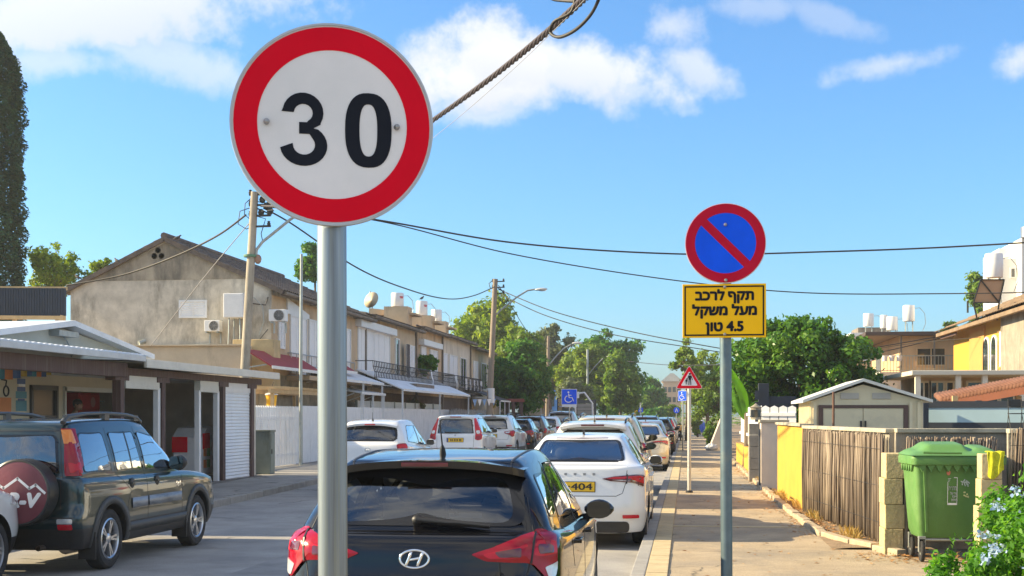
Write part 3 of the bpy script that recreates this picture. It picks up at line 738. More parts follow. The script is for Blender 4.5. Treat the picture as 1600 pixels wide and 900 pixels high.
def make_suv4x4(pm):
    sp = dict(L=4.4, W=1.75, H=1.675, belt=[(0, 1.04), (.5, 1.03), (2.4, 1.01), (3.1, 1.0), (3.6, .96), (4.1, .88), (4.4, .78)],
              roof=[(.05, 1.63), (.7, 1.668), (1.6, 1.68), (2.3, 1.64)], ry=.13, fy=2.30, gb=(.055, 3.05), wr=.64, gi=.05, gr=(.12, .09), rr=(.14, .12), rf=(.35, .4),
              axles=(.80, 3.42), Rt=.335, gap=.06, rim='alloy5', rimm=ALLOY, clear=.26, clad=.50, prof=[.04, -.02, -.02, .03, .035, .04, .05], lev=[.42, .54, .64, .72, .90], br=.03, kr=.025, bowr=.01,
              glass=[('S', [(.25, 1.09), (.90, 1.08), (.90, 1.52), (.33, 1.52)], [.06, .06, .06, .08]), ('S', [(1.02, 1.08), (1.72, 1.07), (1.70, 1.52), (1.05, 1.52)], .04), ('S', [(1.80, 1.07), (2.78, 1.05), (2.34, 1.46), (1.82, 1.52)], [.03, .03, .1, .04]),
                     ('B', [(-.60, 1.09), (.60, 1.09), (.55, 1.50), (-.55, 1.50)], .07), ('F', [(-.64, 1.07), (.64, 1.07), (.57, 1.57), (-.57, 1.57)], .07)],
              mirror=(2.58, 1.12), md=(.19, .13, .18), mirm=PLASTIC, frit2=.03,
              seams=[('S', [(1.76, .42), (1.76, 1.58)]), ('S', [(1.12, .52), (1.30, .85), (.985, 1.05), (.99, 1.57)]), ('S', [(2.82, .48), (2.84, 1.0)]), ('B', [(.63, .72), (.63, 1.06), (.575, 1.54), (-.575, 1.54), (-.63, 1.06), (-.63, .72)])])
    root, sk, body = base_car('off_road_car', sp, pm, DGLASS)
    for s_, a in ((1, 'R'), (-1, 'L')):
        pB = [(s_ * x, z) for x, z in ((.66, 1.06), (.79, 1.06), (.735, 1.56), (.615, 1.56))]; pS = [(.085, 1.06), (.19, 1.06), (.245, 1.56), (.15, 1.56)]
        q = lambda z0, z1: [(s_ * x, z) for x, z in ((.675, z0), (.775, z0), (.745, z1), (.655, z1))]
        lamp(root, sk, [('B', pB, .02), (a, pS, .02)], subs=(REDL, (a, [(.10, 1.40), (.235, 1.40), (.235, 1.545), (.15, 1.545)], .015, AMBER, .02), (a, [(.10, 1.09), (.20, 1.09), (.205, 1.2), (.11, 1.2)], .01, REDB, .021)))
    # spare wheel cover with its mountain mark
    m = MB(); cz, cx = .90, .30
    prof = [(.0, -.235), (.30, -.235), (.322, -.228), (.335, -.21), (.34, -.19), (.34, -.02), (.32, .03), (0, .03)]
    m.lathe([(r, h) for r, h in prof], o=(cx, 0, cz), n=48, axis='Y'); sc = m.build('spare_wheel_cover', M('cover vinyl', (.17, .035, .05), .42, var=.12, scale=5, bump=.1, coat=.2), root, auto=35)
    m = MB(); m.lathe([(.318, -.226), (.335, -.232), (.352, -.22), (.352, -.03), (.33, -.03)], o=(cx, 0, cz), n=48, axis='Y', close=True); m.build('cover_rim', M('dull gunmetal', (.05, .05, .05), .35, .5), sc, auto=40)
    pl = lambda u, v, w: (cx + u, -.2385 + w, cz + v)
    m = MB()
    for pts in ([(-.3, .0), (-.2, .075), (-.155, .045), (.0, .15), (.13, .045), (.2, .085), (.30, .0)],):
        for (a, b) in zip(pts[:-1], pts[1:]):
            d = Vector((b[0] - a[0], b[1] - a[1])); n = Vector((-d.y, d.x)).normalized() * .013
            e = d.normalized() * .008
            m.prism([(a[0] - n.x - e.x, a[1] - n.y - e.y), (b[0] - n.x + e.x, b[1] - n.y + e.y), (b[0] + n.x + e.x, b[1] + n.y + e.y), (a[0] + n.x - e.x, a[1] + n.y - e.y)], pl, .003)
    m.build('mountain_mark', WHITEP, sc)
    text_mesh('CR-V', .2, WHITEP, 'lettering', sc, bold=.012, thick=.003, place=lambda u, v, w: (cx + u, -.2375 - w, cz - .085 + v), width=.50, shear=.25)
    # roof rails
    for s_ in (-1, 1):
        m = MB(); x = s_ * .60; rz = lambda y: 1.655 + .018 * math.sin((y - .1) / 2 * math.pi)
        m.tube([(x, .16, rz(.16) - .03), (x, .24, rz(.2) + .03), (x, .7, rz(.7) + .055), (x, 1.2, rz(1.2) + .058), (x, 1.75, rz(1.75) + .05), (x, 2.05, rz(2.05) + .02), (x, 2.15, rz(2.1) - .03)], [.03, .03, .021, .02, .021, .026, .03], 10)
        for y in (.25, 1.2, 2.0): m.span((x - .02, y - .06, rz(y) - .02), (x + .02, y + .06, rz(y) + .05))
        m.build('roof_rail', M('rail grey', (.05, .055, .06), .4), root, auto=50)
    gre = M('arch grey', (.05, .052, .052), .55, var=.2, scale=8)
    for y in sp['axles']:
        for a in ('R', 'L'): m = MB(); sk.ribbon(m, a, [(y + .435 * math.cos(t), .335 + .435 * math.sin(t)) for t in np.linspace(-.12, math.pi + .12, 26)], .085, .014, step=.2); m.build('wheel_arch_trim', gre, root, fix=False, smooth=True)
    for a in ('R', 'L'): m = MB(); sk.ribbon(m, a, [(1.22, .43), (2.98, .43)], .11, .014, step=.15); m.build('sill_trim', gre, root, fix=False, smooth=True)
    for a in ('R', 'L'):
        for p_ in ([(1.31, .70), (1.74, .70)], [(1.78, .70), (2.79, .70)]): m = MB(); sk.ribbon(m, a, p_, .115, .012, step=.1); m.build('side_moulding', M('moulding silver', (.30, .32, .35), .45, .3, col2=(.05, .06, .07), scale=6, streak=.5, stretch=(1, .3, 6)), root, fix=False, smooth=True)
    for s_, a in ((1, 'R'), (-1, 'L')):
        for y in (1.33, 2.05):
            l, n = sk.hit(a, y, .93); m = MB(); m.lathe([(.0, -.0), (.055, 0), (.062, .012), (.05, .02), (.0, .02)], o=(l.x - (.006 if s_ > 0 else .014), y, .93), n=16, axis='X'); o = m.build('door_handle', PLASTIC, root, auto=40)
            m = MB(); m.span((l.x - .02, y - .045, .915), (l.x + s_ * .03, y + .045, .94)); m.build('grip', M('dull green', (.02, .03, .03), .3), o, bevel=.004)
        l, n = sk.hit(a, 2.72, .86); m = MB()
        for k in range(3): m.lathe([(.026, 0), (.03, .004), (0, .006)] if s_ > 0 else [(.026, 0), (.03, -.004), (0, -.006)], o=(l.x - s_ * .002, 2.66 + k * .055, .86 - (k % 2) * .01), n=10, axis='X')
        m.build('side_badge', CHROME, root)
        m = MB(); sk.panel(m, 'B', roundpoly([(s_ * .70 - .075, .50), (s_ * .70 + .075, .50), (s_ * .70 + .075, .555), (s_ * .70 - .075, .555)], .015), off=.014, step=.03); rf_ = m.build('fog_lamp', REDB, root, fix=False)
        m = MB(); sk.panel(m, 'B', roundpoly([(s_ * .70 - .08, .56), (s_ * .70 + .08, .56), (s_ * .70 + .08, .61), (s_ * .70 - .08, .61)], .015), off=.014, step=.03); m.build('lens', CLEAR, rf_, fix=False)
        
        for y_, h_ in ((.36, .3), (2.96, .28)): m = MB(); m.box((s_ * .78, y_, .30), (.2, .02, h_)); m.build('mud_flap', PLASTIC, root, bevel=.004)
        m = MB(); sk.ribbon(m, a, [(1.44, 1.08), (1.47, 1.52)], .03, .007); m.build('window_post', GLOSSBLACK, root, fix=False)
    m = MB(); m.lathe([(.024, 0), (.03, 0), (.03, .35), (.024, .35)], o=(.42, -.03, .30), n=16, axis='Y', close=True); m.build('exhaust_pipe', M('rusty pipe', (.12, .09, .07), .6, .5), root, auto=40)
    m = MB(); m.lathe([(0, 0), (.07, .02), (.09, .06), (.09, .4), (.06, .44), (0, .45)], o=(.62, .12, .31), n=16, axis='Y'); m.build('exhaust_box', M('exhaust box', (.32, .24, .17), .6, .3, var=.3, scale=10), root, auto=40)
    m = MB(); sk.ribbon(m, 'B', [(-.80, .62), (.80, .62)], .012, .004); m.build('bumper_groove', INK, root, fix=False)
    wiper(root, sk, .1, .5, 1.14, 1.16)
    return root, sk

def make_sedan(pm, txt=None):
    sp = dict(L=4.69, W=1.83, H=1.47, belt=[(0, 1.04), (.15, 1.065), (.6, 1.06), (1.2, 1.0), (2.2, .965), (3.0, .945), (3.45, .94), (4.0, .86), (4.5, .72), (4.69, .62)],
              roof=[(1.1, 1.40), (1.6, 1.452), (2.1, 1.47), (2.8, 1.42)], ry=1.12, fy=2.78, gb=(.50, 3.52), wr=.57, gi=.085, gr=(.2, .22),
              axles=(1.02, 3.70), Rt=.322, rim='alloy10', rr=(.36, .3), prof=[.06, .0, .01, .03, .05, .06, .12], lev=[.36, .50, .66, .80, .98],
              glass=[('S', [(1.06, 1.08), (2.14, 1.04), (2.14, 1.36), (1.62, 1.37)], [.05, .03, .03, .14]), ('S', [(2.21, 1.04), (3.22, 1.0), (2.74, 1.33), (2.21, 1.36)], [.03, .03, .1, .03]),
                     ('B', [(-.615, 1.11), (.615, 1.11), (.515, 1.375), (-.515, 1.375)], .06), ('F', [(-.66, 1.0), (.66, 1.0), (.53, 1.38), (-.53, 1.38)], .08)],
              frit2=.04, fs=2.55, mirror=(3.05, 1.05),
              seams=[('S', [(2.175, .3), (2.175, 1.39)]), ('S', [(1.40, .7), (1.20, .9), (1.0, 1.06)]), ('S', [(3.28, .35), (3.3, .92)]),
                     ('B', [(-.66, 1.055), (-.645, .86), (-.60, .72), (-.52, .685), (.52, .685), (.60, .72), (.645, .86), (.66, 1.055)])])
    root, sk, body = base_car('parked_sedan', sp, pm)
    out = [(.34, .905), (.50, .935), (.76, .955), (.88, .945), (.885, .80), (.85, .80), (.80, .845), (.66, .86), (.44, .875)]
    for f in (lambda p: p, mir):
        s_ = 1 if f is not mir else -1
        t = lamp(root, sk, [('B', f(out), .015), ('R' if s_ > 0 else 'L', [(.06, .81), (.17, .83), (.30, .935), (.10, .95)], .015)],
                 subs=(REDD, ('B', f([(.40, .906), (.50, .925), (.80, .938), (.85, .92), (.87, .83), (.84, .845), (.80, .90), (.66, .905), (.50, .898)]), .008, REDB, .018), ('B', f([(.47, .888), (.78, .888), (.80, .868), (.66, .872)]), .004, CLEAR, .017)))
        q = MB(); sk.ribbon(q, 'B', f([(.650, .84), (.655, .96)]), .009, .022); q.build('shut_line', INK, t, fix=False)
        m = MB(); sk.panel(m, 'B', f(roundpoly([(.60, .405), (.80, .405), (.80, .445), (.60, .445)], .012)), off=.014, step=.03); m.build('reflector', REDB, root, fix=False)
    plate(root, sk, .80, txt, w=.5); bumper_low(root, sk, .68, .22, .36)
    l, n = sk.hit('B', 0, .95)
    for k, ch in enumerate('.....'):
        m = MB(); x = -.24 + k * .12; m.span((x - .016, l.y - .004, .948), (x + .016, l.y + .006, .975)); m.build('deck_letter', ALLOYD, root)
    antenna(root, 0, 1.42, 1.452, fin=True); handles(root, sk, (1.62, 2.42), .885, pm)
    m = MB(); sk.ribbon(m, 'B', [(-.35, 1.40), (.35, 1.40)], .02, .003); m.build('brake_light', REDD, root, fix=False)
    m = MB(); m.ball((-.02, .98, 1.10), (.055, .04, .05), 12); m.build('headrest_toy', M('toy red', (.5, .1, .12), .7), root, smooth=True)
    return root, sk

def make_city(pm):
    sp = dict(L=3.67, W=1.66, H=1.56, belt=[(0, 1.07), (.16, 1.07), (1.0, 1.02), (2.2, .95), (2.75, .94), (3.2, .87), (3.55, .74), (3.67, .64)],
              roof=[(.4, 1.50), (.8, 1.545), (1.3, 1.565), (1.7, 1.555), (2.05, 1.50)], ry=.40, fy=2.0, gb=(.17, 2.78), wr=.57, gi=.07, gr=(.16, .16),
              axles=(.58, 2.96), Rt=.29, rim='cap', rr=(.32, .28), prof=[.04, .0, .02, .05, .07, .10, .13], lev=[.36, .52, .68, .82, .98],
              glass=[('S', [(.52, 1.11), (1.56, 1.03), (1.56, 1.43), (.86, 1.44)], [.05, .03, .03, .12]), ('S', [(1.63, 1.03), (2.46, .99), (2.03, 1.40), (1.63, 1.43)], [.03, .03, .1, .03]),
                     ('B', [(-.60, 1.12), (.60, 1.12), (.53, 1.43), (-.53, 1.43)], .13), ('F', [(-.63, 1.0), (.63, 1.0), (.52, 1.46), (-.52, 1.46)], .08)], frit2=.05, mirror=(2.3, 1.06), mirm=pm,
              seams=[('S', [(1.595, .3), (1.595, 1.47)]), ('S', [(.90, .7), (.62, .95), (.5, 1.05)]), ('S', [(2.62, .35), (2.64, .92)]), ('B', [(-.665, 1.0), (-.62, .78), (-.5, .66), (.5, .66), (.62, .78), (.665, 1.0)])])
    root, sk, body = base_car('parked_hatchback', sp, pm)
    out = [(.58, 1.05), (.73, 1.07), (.80, 1.02), (.80, .90), (.74, .86), (.65, .88), (.60, .97)]
    for f in (lambda p: p, mir):
        lamp(root, sk, [('B', f(out), .03)], subs=(REDL, ('B', f([(.61, 1.03), (.73, 1.05), (.785, 1.0), (.785, .975), (.63, .975)]), .012, REDB, .018), ('B', f([(.64, .96), (.785, .96), (.78, .91), (.73, .88), (.66, .90)]), .012, CLEAR, .018)))
    badge_ring(root, sk, 0, .945, .12, .07, 'H'); plate(root, sk, .52, w=.5); bumper_low(root, sk, .6, .22, .36)
    l, n = sk.hit('B', 0, 1.42); spoiler(root, .55, l.y - .10, .56, 1.475, 1.51, .04, pm, REDB, .11, bow=.06)
    antenna(root, -.02, .62, 1.535, .17, lean=-.03); handles(root, sk, (.95, 1.85), .88, pm)
    return root, sk

def make_mpv(pm):
    sp = dict(L=3.72, W=1.69, H=1.62, belt=[(0, 1.03), (.14, 1.03), (1.0, 1.0), (2.2, .97), (2.8, .96), (3.25, .88), (3.6, .75), (3.72, .66)],
              roof=[(.2, 1.57), (.6, 1.605), (1.2, 1.625), (1.8, 1.61), (2.1, 1.57)], ry=.22, fy=2.02, gb=(.12, 2.85), wr=.57, gi=.05, gr=(.14, .12),
              axles=(.55, 2.95), Rt=.295, rim='cap', rr=(.28, .2), prof=[.03, .0, .01, .04, .06, .08, .10], lev=[.36, .52, .66, .78, .94],
              glass=[('S', [(.36, 1.08), (1.52, 1.05), (1.52, 1.49), (.56, 1.49)], [.05, .03, .03, .1]), ('S', [(1.6, 1.05), (2.52, 1.01), (2.05, 1.47), (1.6, 1.49)], [.03, .03, .1, .03]),
                     ('B', [(-.56, 1.04), (.56, 1.04), (.50, 1.47), (-.50, 1.47)], .06), ('F', [(-.65, 1.03), (.65, 1.03), (.53, 1.53), (-.53, 1.53)], .08)], frit2=.04, mirror=(2.36, 1.1), mirm=pm,
              seams=[('S', [(1.56, .3), (1.56, 1.52)]), ('S', [(.82, .75), (.6, .95), (.42, 1.05)]), ('S', [(2.7, .35), (2.72, .92)]), ('B', [(-.57, 1.02), (-.56, .6), (.56, .6), (.57, 1.02)])])
    root, sk, body = base_car('compact_van', sp, pm)
    out = [(.60, 1.50), (.545, 1.50), (.61, 1.02), (.60, .86), (.70, .83), (.79, .86), (.80, 1.0), (.74, 1.22)]
    for f in (lambda p: p, mir):
        lamp(root, sk, [('B', f(out), .03)], subs=(REDB, ('B', f([(.63, 1.13), (.72, 1.13), (.74, 1.04), (.64, 1.03)]), .03, CLEAR, .02), ('B', f([(.625, .955), (.775, .965), (.77, .895), (.70, .86), (.63, .88)]), .02, REDL, .02)))
        m = MB(); sk.panel(m, 'B', f(roundpoly([(.50, .46), (.64, .46), (.64, .50), (.50, .50)], .012)), off=.012, step=.03); m.build('vent', INK, root, fix=False)
    plate(root, sk, .84, w=.5); bumper_low(root, sk, .6, .22, .34)
    l, n = sk.hit('B', 0, 1.5); spoiler(root, .53, l.y - .07, .36, 1.565, 1.585, .045, pm, REDL, .17, bow=.05)
    badge_ring(root, sk, 0, .985, .06, .06, 'dot'); handles(root, sk, (.86, 1.82), .9, pm); wiper(root, sk, -.3, .1, 1.07, 1.06)
    return root, sk

def make_crossover(pm):
    sp = dict(L=4.3, W=1.80, H=1.62, belt=[(0, 1.06), (.15, 1.06), (.9, 1.05), (2.4, 1.0), (3.05, 1.0), (3.5, .96), (4.05, .86), (4.3, .74)],
              roof=[(.35, 1.55), (.8, 1.60), (1.5, 1.625), (2.0, 1.61), (2.35, 1.57)], ry=.40, fy=2.3, gb=(.17, 3.1), wr=.60, gi=.07, gr=(.18, .16),
              axles=(.75, 3.38), Rt=.34, rim='alloy5', rr=(.34, .3), clear=.24, clad=.46, prof=[.05, .0, .0, .03, .06, .09, .13], lev=[.42, .54, .68, .82, .98],
              glass=[('S', [(.72, 1.13), (1.82, 1.08), (1.82, 1.49), (1.12, 1.49)], [.05, .03, .03, .12]), ('S', [(1.90, 1.08), (2.82, 1.06), (2.33, 1.46), (1.90, 1.49)], [.03, .03, .1, .03]),
                     ('B', [(-.62, 1.10), (.62, 1.10), (.53, 1.45), (-.53, 1.45)], .1), ('F', [(-.66, 1.08), (.66, 1.08), (.56, 1.52), (-.56, 1.52)], .08)], frit2=.04, mirror=(2.66, 1.13), mirm=PLASTIC,
              seams=[('S', [(1.86, .4), (1.86, 1.52)]), ('S', [(1.15, .8), (.92, 1.0), (.72, 1.1)]), ('S', [(2.94, .45), (2.96, .98)]), ('B', [(-.69, 1.05), (-.64, .74), (.64, .74), (.69, 1.05)])])
    root, sk, body = base_car('crossover_car', sp, pm, DGLASS)
    out = [(.50, 1.02), (.70, 1.04), (.84, 1.03), (.86, .88), (.78, .82), (.68, .90), (.52, .95)]
    for f in (lambda p: p, mir):
        s_ = 1 if f is not mir else -1
        lamp(root, sk, [('B', f(out), .025), ('R' if s_ > 0 else 'L', [(.08, .86), (.2, .9), (.42, 1.02), (.30, 1.05), (.10, 1.02)], .02)], subs=(REDL, ('B', f([(.54, 1.0), (.70, 1.02), (.70, .95), (.56, .965)]), .012, CLEAR, .018), ('B', f([(.72, 1.015), (.82, 1.01), (.835, .90), (.78, .86), (.72, .92)]), .02, REDB, .018)))
        m = MB(); sk.panel(m, 'B', f(roundpoly([(.58, .50), (.78, .50), (.78, .54), (.58, .54)], .012)), off=.014, step=.03); m.build('reflector', REDB, root, fix=False)
    plate(root, sk, .86, w=.5); bumper_low(root, sk, .7, .27, .48)
    l, n = sk.hit('B', 0, 1.47); spoiler(root, .57, l.y - .14, .58, 1.565, 1.575, .05, pm, REDD, .2, bow=.06)
    antenna(root, 0, .75, 1.59, .15, lean=-.05); handles(root, sk, (1.25, 2.12), .95, pm); badge_ring(root, sk, 0, 1.0, .09, .09, 'dot'); wiper(root, sk, -.02, .38, 1.13, 1.12)
    for s_ in (-1, 1):
        m = MB(); x = s_ * .55; m.tube([(x, .6, 1.585), (x, .7, 1.635), (x, 1.4, 1.66), (x, 2.0, 1.645), (x, 2.12, 1.59)], .018, 8); m.build('roof_rail', GLOSSBLACK, root, auto=50)
    # front lamps, seen on the one parked nose first into view
    for s_, a in ((1, 'R'), (-1, 'L')):
        m = MB(); sk.panel(m, a, roundpoly([(3.72, .80), (4.0, .78), (4.02, .84), (3.74, .885)], .02), off=.01, step=.03); o = m.build('headlight', CLEAR, root, fix=False)
        q = MB(); sk.panel(q, 'F', [(s_ * .5, .72), (s_ * .80, .76), (s_ * .80, .82), (s_ * .5, .78)], off=.01, step=.03); q.build('lens', CLEAR, o, fix=False)
    return root, sk

def repaint(root, pm, old):
    for o in root.children:
        for i, s_ in enumerate(o.material_slots):
            if s_.material == old: s_.link = 'OBJECT'; s_.material = pm
def place_car(root, x, y, label, cat='car', group=None, rz=0., z=0., name=None):
    root.location = (x, y, z); root.rotation_euler = (0, 0, rz); tag(root, label, cat, group)
    if name: root.name = name
# ------------------------------------------------------------------ ground, road, pavements
def yx(px, X):
    """how far along the street the line of sight through this column of the photograph meets the plane x = X"""
    d = CF + CR * ((px - PX0) / F); return X / d.x * d.y
def zx(px, py, X):
    d = CF + CR * ((px - PX0) / F); return HC + (HZ - py) / F * (X / d.x)
def gz(x, y): return .13 * ease((y - 20) / 14) * ease((-3.5 - x) / 3)

M_ASPH = M('asphalt', (.32, .305, .285), .9, var=.22, scale=1.1, bump=.5, bscale=90, col2=(.22, .215, .21), thr=(.5, .72))
M_PAVE = M('old asphalt pavement', (.40, .315, .21), .92, var=.2, scale=1.6, bump=.6, bscale=110, col2=(.25, .215, .17), thr=(.48, .68))
M_PAVEL = M('worn concrete pavement', (.30, .285, .26), .9, var=.2, scale=1.3, bump=.4, bscale=60, col2=(.2, .19, .18), thr=(.5, .7))
M_KERB = M('kerb stone', (.30, .285, .26), .85, var=.18, scale=4, bump=.3, bscale=70)
M_YPAV = M('yellow paver', (.48, .38, .22), .85, var=.16, scale=5, bump=.3, bscale=60)
M_DIRT = M('dry dirt', (.27, .19, .115), .95, var=.3, scale=5, bump=.8, bscale=50, col2=(.16, .11, .06))
M_LINE = M('road paint', (.33, .32, .30), .8, var=.25, scale=7, col2=(.2, .2, .19), thr=(.5, .62))
def cracks(mat, scale, wid, dark):
    t = mat.node_tree; b = t.nodes['Principled BSDF']; src = b.inputs['Base Color'].links[0].from_socket; tc_ = node(t, 'ShaderNodeTexCoord')
    nn = node(t, 'ShaderNodeTexNoise'); nn.inputs['Scale'].default_value = 2.2; nn.inputs['Detail'].default_value = 6; t.links.new(tc_.outputs['Object'], nn.inputs['Vector'])
    mx_ = node(t, 'ShaderNodeMix', data_type='RGBA', blend_type='ADD'); mx_.inputs[0].default_value = .55; t.links.new(tc_.outputs['Object'], mx_.inputs[6]); t.links.new(nn.outputs['Color'], mx_.inputs[7])
    vo = node(t, 'ShaderNodeTexVoronoi', feature='DISTANCE_TO_EDGE'); vo.inputs['Scale'].default_value = scale; t.links.new(mx_.outputs[2], vo.inputs['Vector'])
    mr = node(t, 'ShaderNodeMapRange'); mr.inputs[1].default_value = 0; mr.inputs[2].default_value = wid; mr.inputs[3].default_value = 1; mr.inputs[4].default_value = 0; t.links.new(vo.outputs[0], mr.inputs[0])
    n2 = node(t, 'ShaderNodeTexNoise'); n2.inputs['Scale'].default_value = .7; t.links.new(tc_.outputs['Object'], n2.inputs['Vector']); m2 = node(t, 'ShaderNodeMapRange'); m2.inputs[1].default_value = .48; m2.inputs[2].default_value = .58; t.links.new(n2.outputs[0], m2.inputs[0])
    mu = node(t, 'ShaderNodeMath', operation='MULTIPLY'); t.links.new(mr.outputs[0], mu.inputs[0]); t.links.new(m2.outputs[0], mu.inputs[1])
    # fine stone grains and small dark spots
    n3 = node(t, 'ShaderNodeTexNoise'); n3.inputs['Scale'].default_value = 60; n3.inputs['Detail'].default_value = 3; t.links.new(tc_.outputs['Object'], n3.inputs['Vector']); m3 = node(t, 'ShaderNodeMapRange'); m3.inputs[1].default_value = .3; m3.inputs[2].default_value = .7; m3.inputs[3].default_value = .78; m3.inputs[4].default_value = 1.2; t.links.new(n3.outputs[0], m3.inputs[0])
    g = node(t, 'ShaderNodeMix', data_type='RGBA', blend_type='MULTIPLY'); g.inputs[0].default_value = 1; t.links.new(src, g.inputs[6]); t.links.new(m3.outputs[0], g.inputs[7])
    f = node(t, 'ShaderNodeMix', data_type='RGBA'); t.links.new(mu.outputs[0], f.inputs[0]); t.links.new(g.outputs[2], f.inputs[6]); f.inputs[7].default_value = (*dark, 1); t.links.new(f.outputs[2], b.inputs['Base Color'])
cracks(M_PAVE, .55, .012, (.10, .085, .065)); cracks(M_ASPH, .4, .012, (.07, .07, .07)); cracks(M_PAVEL, .5, .012, (.1, .095, .09))
def sheet(name, x0, x1, y0, y1, dz, mat, nx=8, ny=60, kind='structure', skirt=0.):
    m = MB(); m.grid(lambda u, v: (x0 + (x1 - x0) * u, y0 + (y1 - y0) * v, dz + gz(x0 + (x1 - x0) * u, y0 + (y1 - y0) * v)), nx, ny)
    o = m.build(name, mat, smooth=True); 
    if kind: tag(o, kind=kind)
    return o
m = MB(); m.grid(lambda u, v: (-1500 + 3000 * u, -300 + 3300 * v, -.03 - (.0 if abs(u - .5) > .1 else 0)), 4, 4); tag(m.build('ground', M('earth', (.22, .18, .12), .95, var=.25, scale=.8, bump=.4)), kind='structure')
sheet('road', -8.6, -.55, -30, 330, 0, M_ASPH, 24, 180)
LP = sheet('pavement', -12.3, -8.75, -30, 330, .125, M_PAVEL, 6, 180)
sheet('yard', -45, -12.3, -30, 330, .12, M_DIRT, 6, 120)
sheet('pavement', -.18, 1.70, 6, 330, .12, M_PAVE, 2, 60)
m = MB(); m.quad((-.18, -30, .12), (14, -30, .12), (14, 6, .12), (-.18, 6, .12)); m.quad((1.70, 6, .12), (14, 6, .12), (14, 15.2, .12), (1.70, 15.2, .12)); m.quad((1.70, 15.2, .12), (2.3, 15.2, .12), (1.78, 17.6, .12), (1.70, 17.6, .12))
tag(m.build('pavement', M_PAVE), kind='structure')
# a bay of pavement that carries the speed sign, out into the road beside the camera
m = MB(); m.prism([(-.55, -20), (-.55, 5.2), (-.9, 5.2), (-1.35, 4.6), (-1.5, 3.8), (-1.5, -20)], lambda u, v, w: (u, v, w), .118); tag(m.build('pavement', M_PAVE), kind='structure')
# kerb stones and the yellow paver strip
m = MB(); y = -20.
while y < 200:
    m.span((-.55, y + .006, -.02), (-.402, y + .994, .135)); y += 1.
tag(m.build('kerb', M_KERB, bevel=.012), kind='structure')
m = MB(); y = -20.; k = 0
while y < 200:
    e = random.uniform(-.003, .003); m.span((-.398, y + .004, -.02), (-.182, y + .396, .136 + e)); y += .4
tag(m.build('kerb', M_YPAV, bevel=.006), kind='structure')
m = MB(); y = -20.
while y < 200:
    z = gz(-8.6, y); m.span((-8.75, y + .006, -.02), (-8.58, y + .994, .135 + z)); y += 1.
tag(m.build('kerb', M_KERB, bevel=.02), kind='structure')
# edging stones along the garden walls
m = MB()
path = [(2.42, 15.35), (2.02, 16.5), (1.80, 17.6), (1.72, 20), (1.68, 24), (1.66, 30), (1.63, 40), (1.6, 60), (1.6, 120)]
acc = []
for (a, b) in zip(path[:-1], path[1:]):
    d = math.dist(a, b); n = max(1, round(d / .52))
    for i in range(n): acc.append((a[0] + (b[0] - a[0]) * (i + .5) / n, a[1] + (b[1] - a[1]) * (i + .5) / n, math.atan2(b[1] - a[1], b[0] - a[0]), d / n))
for x, y, a, l in acc:
    m.box((x + random.uniform(-.012, .012), y, .13 + random.uniform(-.01, .012)), (l * .96, .12, .12), rz=a + random.uniform(-.03, .03))
tag(m.build('kerb', M('edging stone', (.40, .32, .22), .9, var=.25, scale=5, bump=.5, bscale=40), bevel=.015), kind='structure')
m = MB(); m.grid(lambda u, v: (1.72 + (.9 if v < .02 else .9) * u + (.3 * (1 - v * 8) * u if v < .12 else 0), 15.9 + 110 * v, .125 + .025 * math.sin(u * 3.1) + .006 * math.sin(v * 700 + u * 9)), 6, 240); tag(m.build('verge', M_DIRT, smooth=True), kind='structure')
sheet('yard', 1.95, 60, 17.6, 330, .11, M_DIRT, 4, 60)
# paving joint across the pavement, worn paint on the road
m = MB()
for y in (18.9, 36.4): m.span((-.18, y, .118), (1.66, y + .16, .126))
tag(m.build('pavement', M_YPAV), kind='structure')
m = MB()
def strip(pts, w):
    for a, b in zip(pts[:-1], pts[1:]):
        a, b = Vector(a), Vector(b); d = (b - a).normalized(); n = Vector((-d.y, d.x)) * w / 2
        q = [a + n, a - n, b - n, b + n]; m.quad(*[(p.x, p.y, .004 + gz(p.x, p.y)) for p in q])
for y in (16.3, 21.2, 26.2, 31.5): strip([(-8.2, y), (-5.9, y)], .1)
tag(m.build('road', M_LINE), kind='structure')
# a patched trench and tar seams
m = MB(); m.quad((-4.9, 9, .005), (-4.0, 9, .005), (-3.7, 42, .005), (-4.6, 42, .005)); tag(m.build('road', M('asphalt patch', (.26, .25, .24), .9, var=.25, scale=2, bump=.5, bscale=90)), kind='structure')
# dry fallen leaves and straw by the walls
def scatter(name, mat, n, fx, size, lab, cat='leaves'):
    v = np.zeros((n, 4, 3)); 
    for i in range(n):
        x, y, z = fx(); a = random.random() * 6.28; s1, s2 = size * random.uniform(.5, 1.3), size * random.uniform(.2, .6); t = random.uniform(-.3, .5)
        ux, uy = math.cos(a), math.sin(a)
        for j, (p, q) in enumerate(((-1, 0), (0, -1), (1, 0), (0, 1))): v[i, j] = (x + ux * p * s1 - uy * q * s2, y + uy * p * s1 + ux * q * s2, z + .006 + abs(p) * t * s1)
    me = bpy.data.meshes.new(name); me.from_pydata(v.reshape(-1, 3).tolist(), [], np.arange(4 * n).reshape(-1, 4).tolist()); me.materials.append(mat)
    o = bpy.data.objects.new(name, me); COL.objects.link(o); tag(o, lab, cat, kind='stuff'); return o
M_DRY = leafmat('dry leaves', [(.20, .09, .03), (.36, .18, .06), (.42, .27, .10)], .1)
def litter():
    t = random.random()
    if t < .55: y = random.uniform(16.4, 30); return 1.76 + abs(random.gauss(.1, .12)) + max(0, (17.6 - y) * .25), y, .15
    if t < .7: return random.gauss(2.6, .4), random.gauss(15.1, .35), .122
    if t < .9: y = random.uniform(17.5, 40); return 1.66 - abs(random.gauss(0, .12)), y, .122
    return random.uniform(-.1, 1.6), random.uniform(10, 40), .122
scatter('fallen_leaves', M_DRY, 2600, litter, .035, 'dry brown leaves and straw lying along the foot of the garden wall')
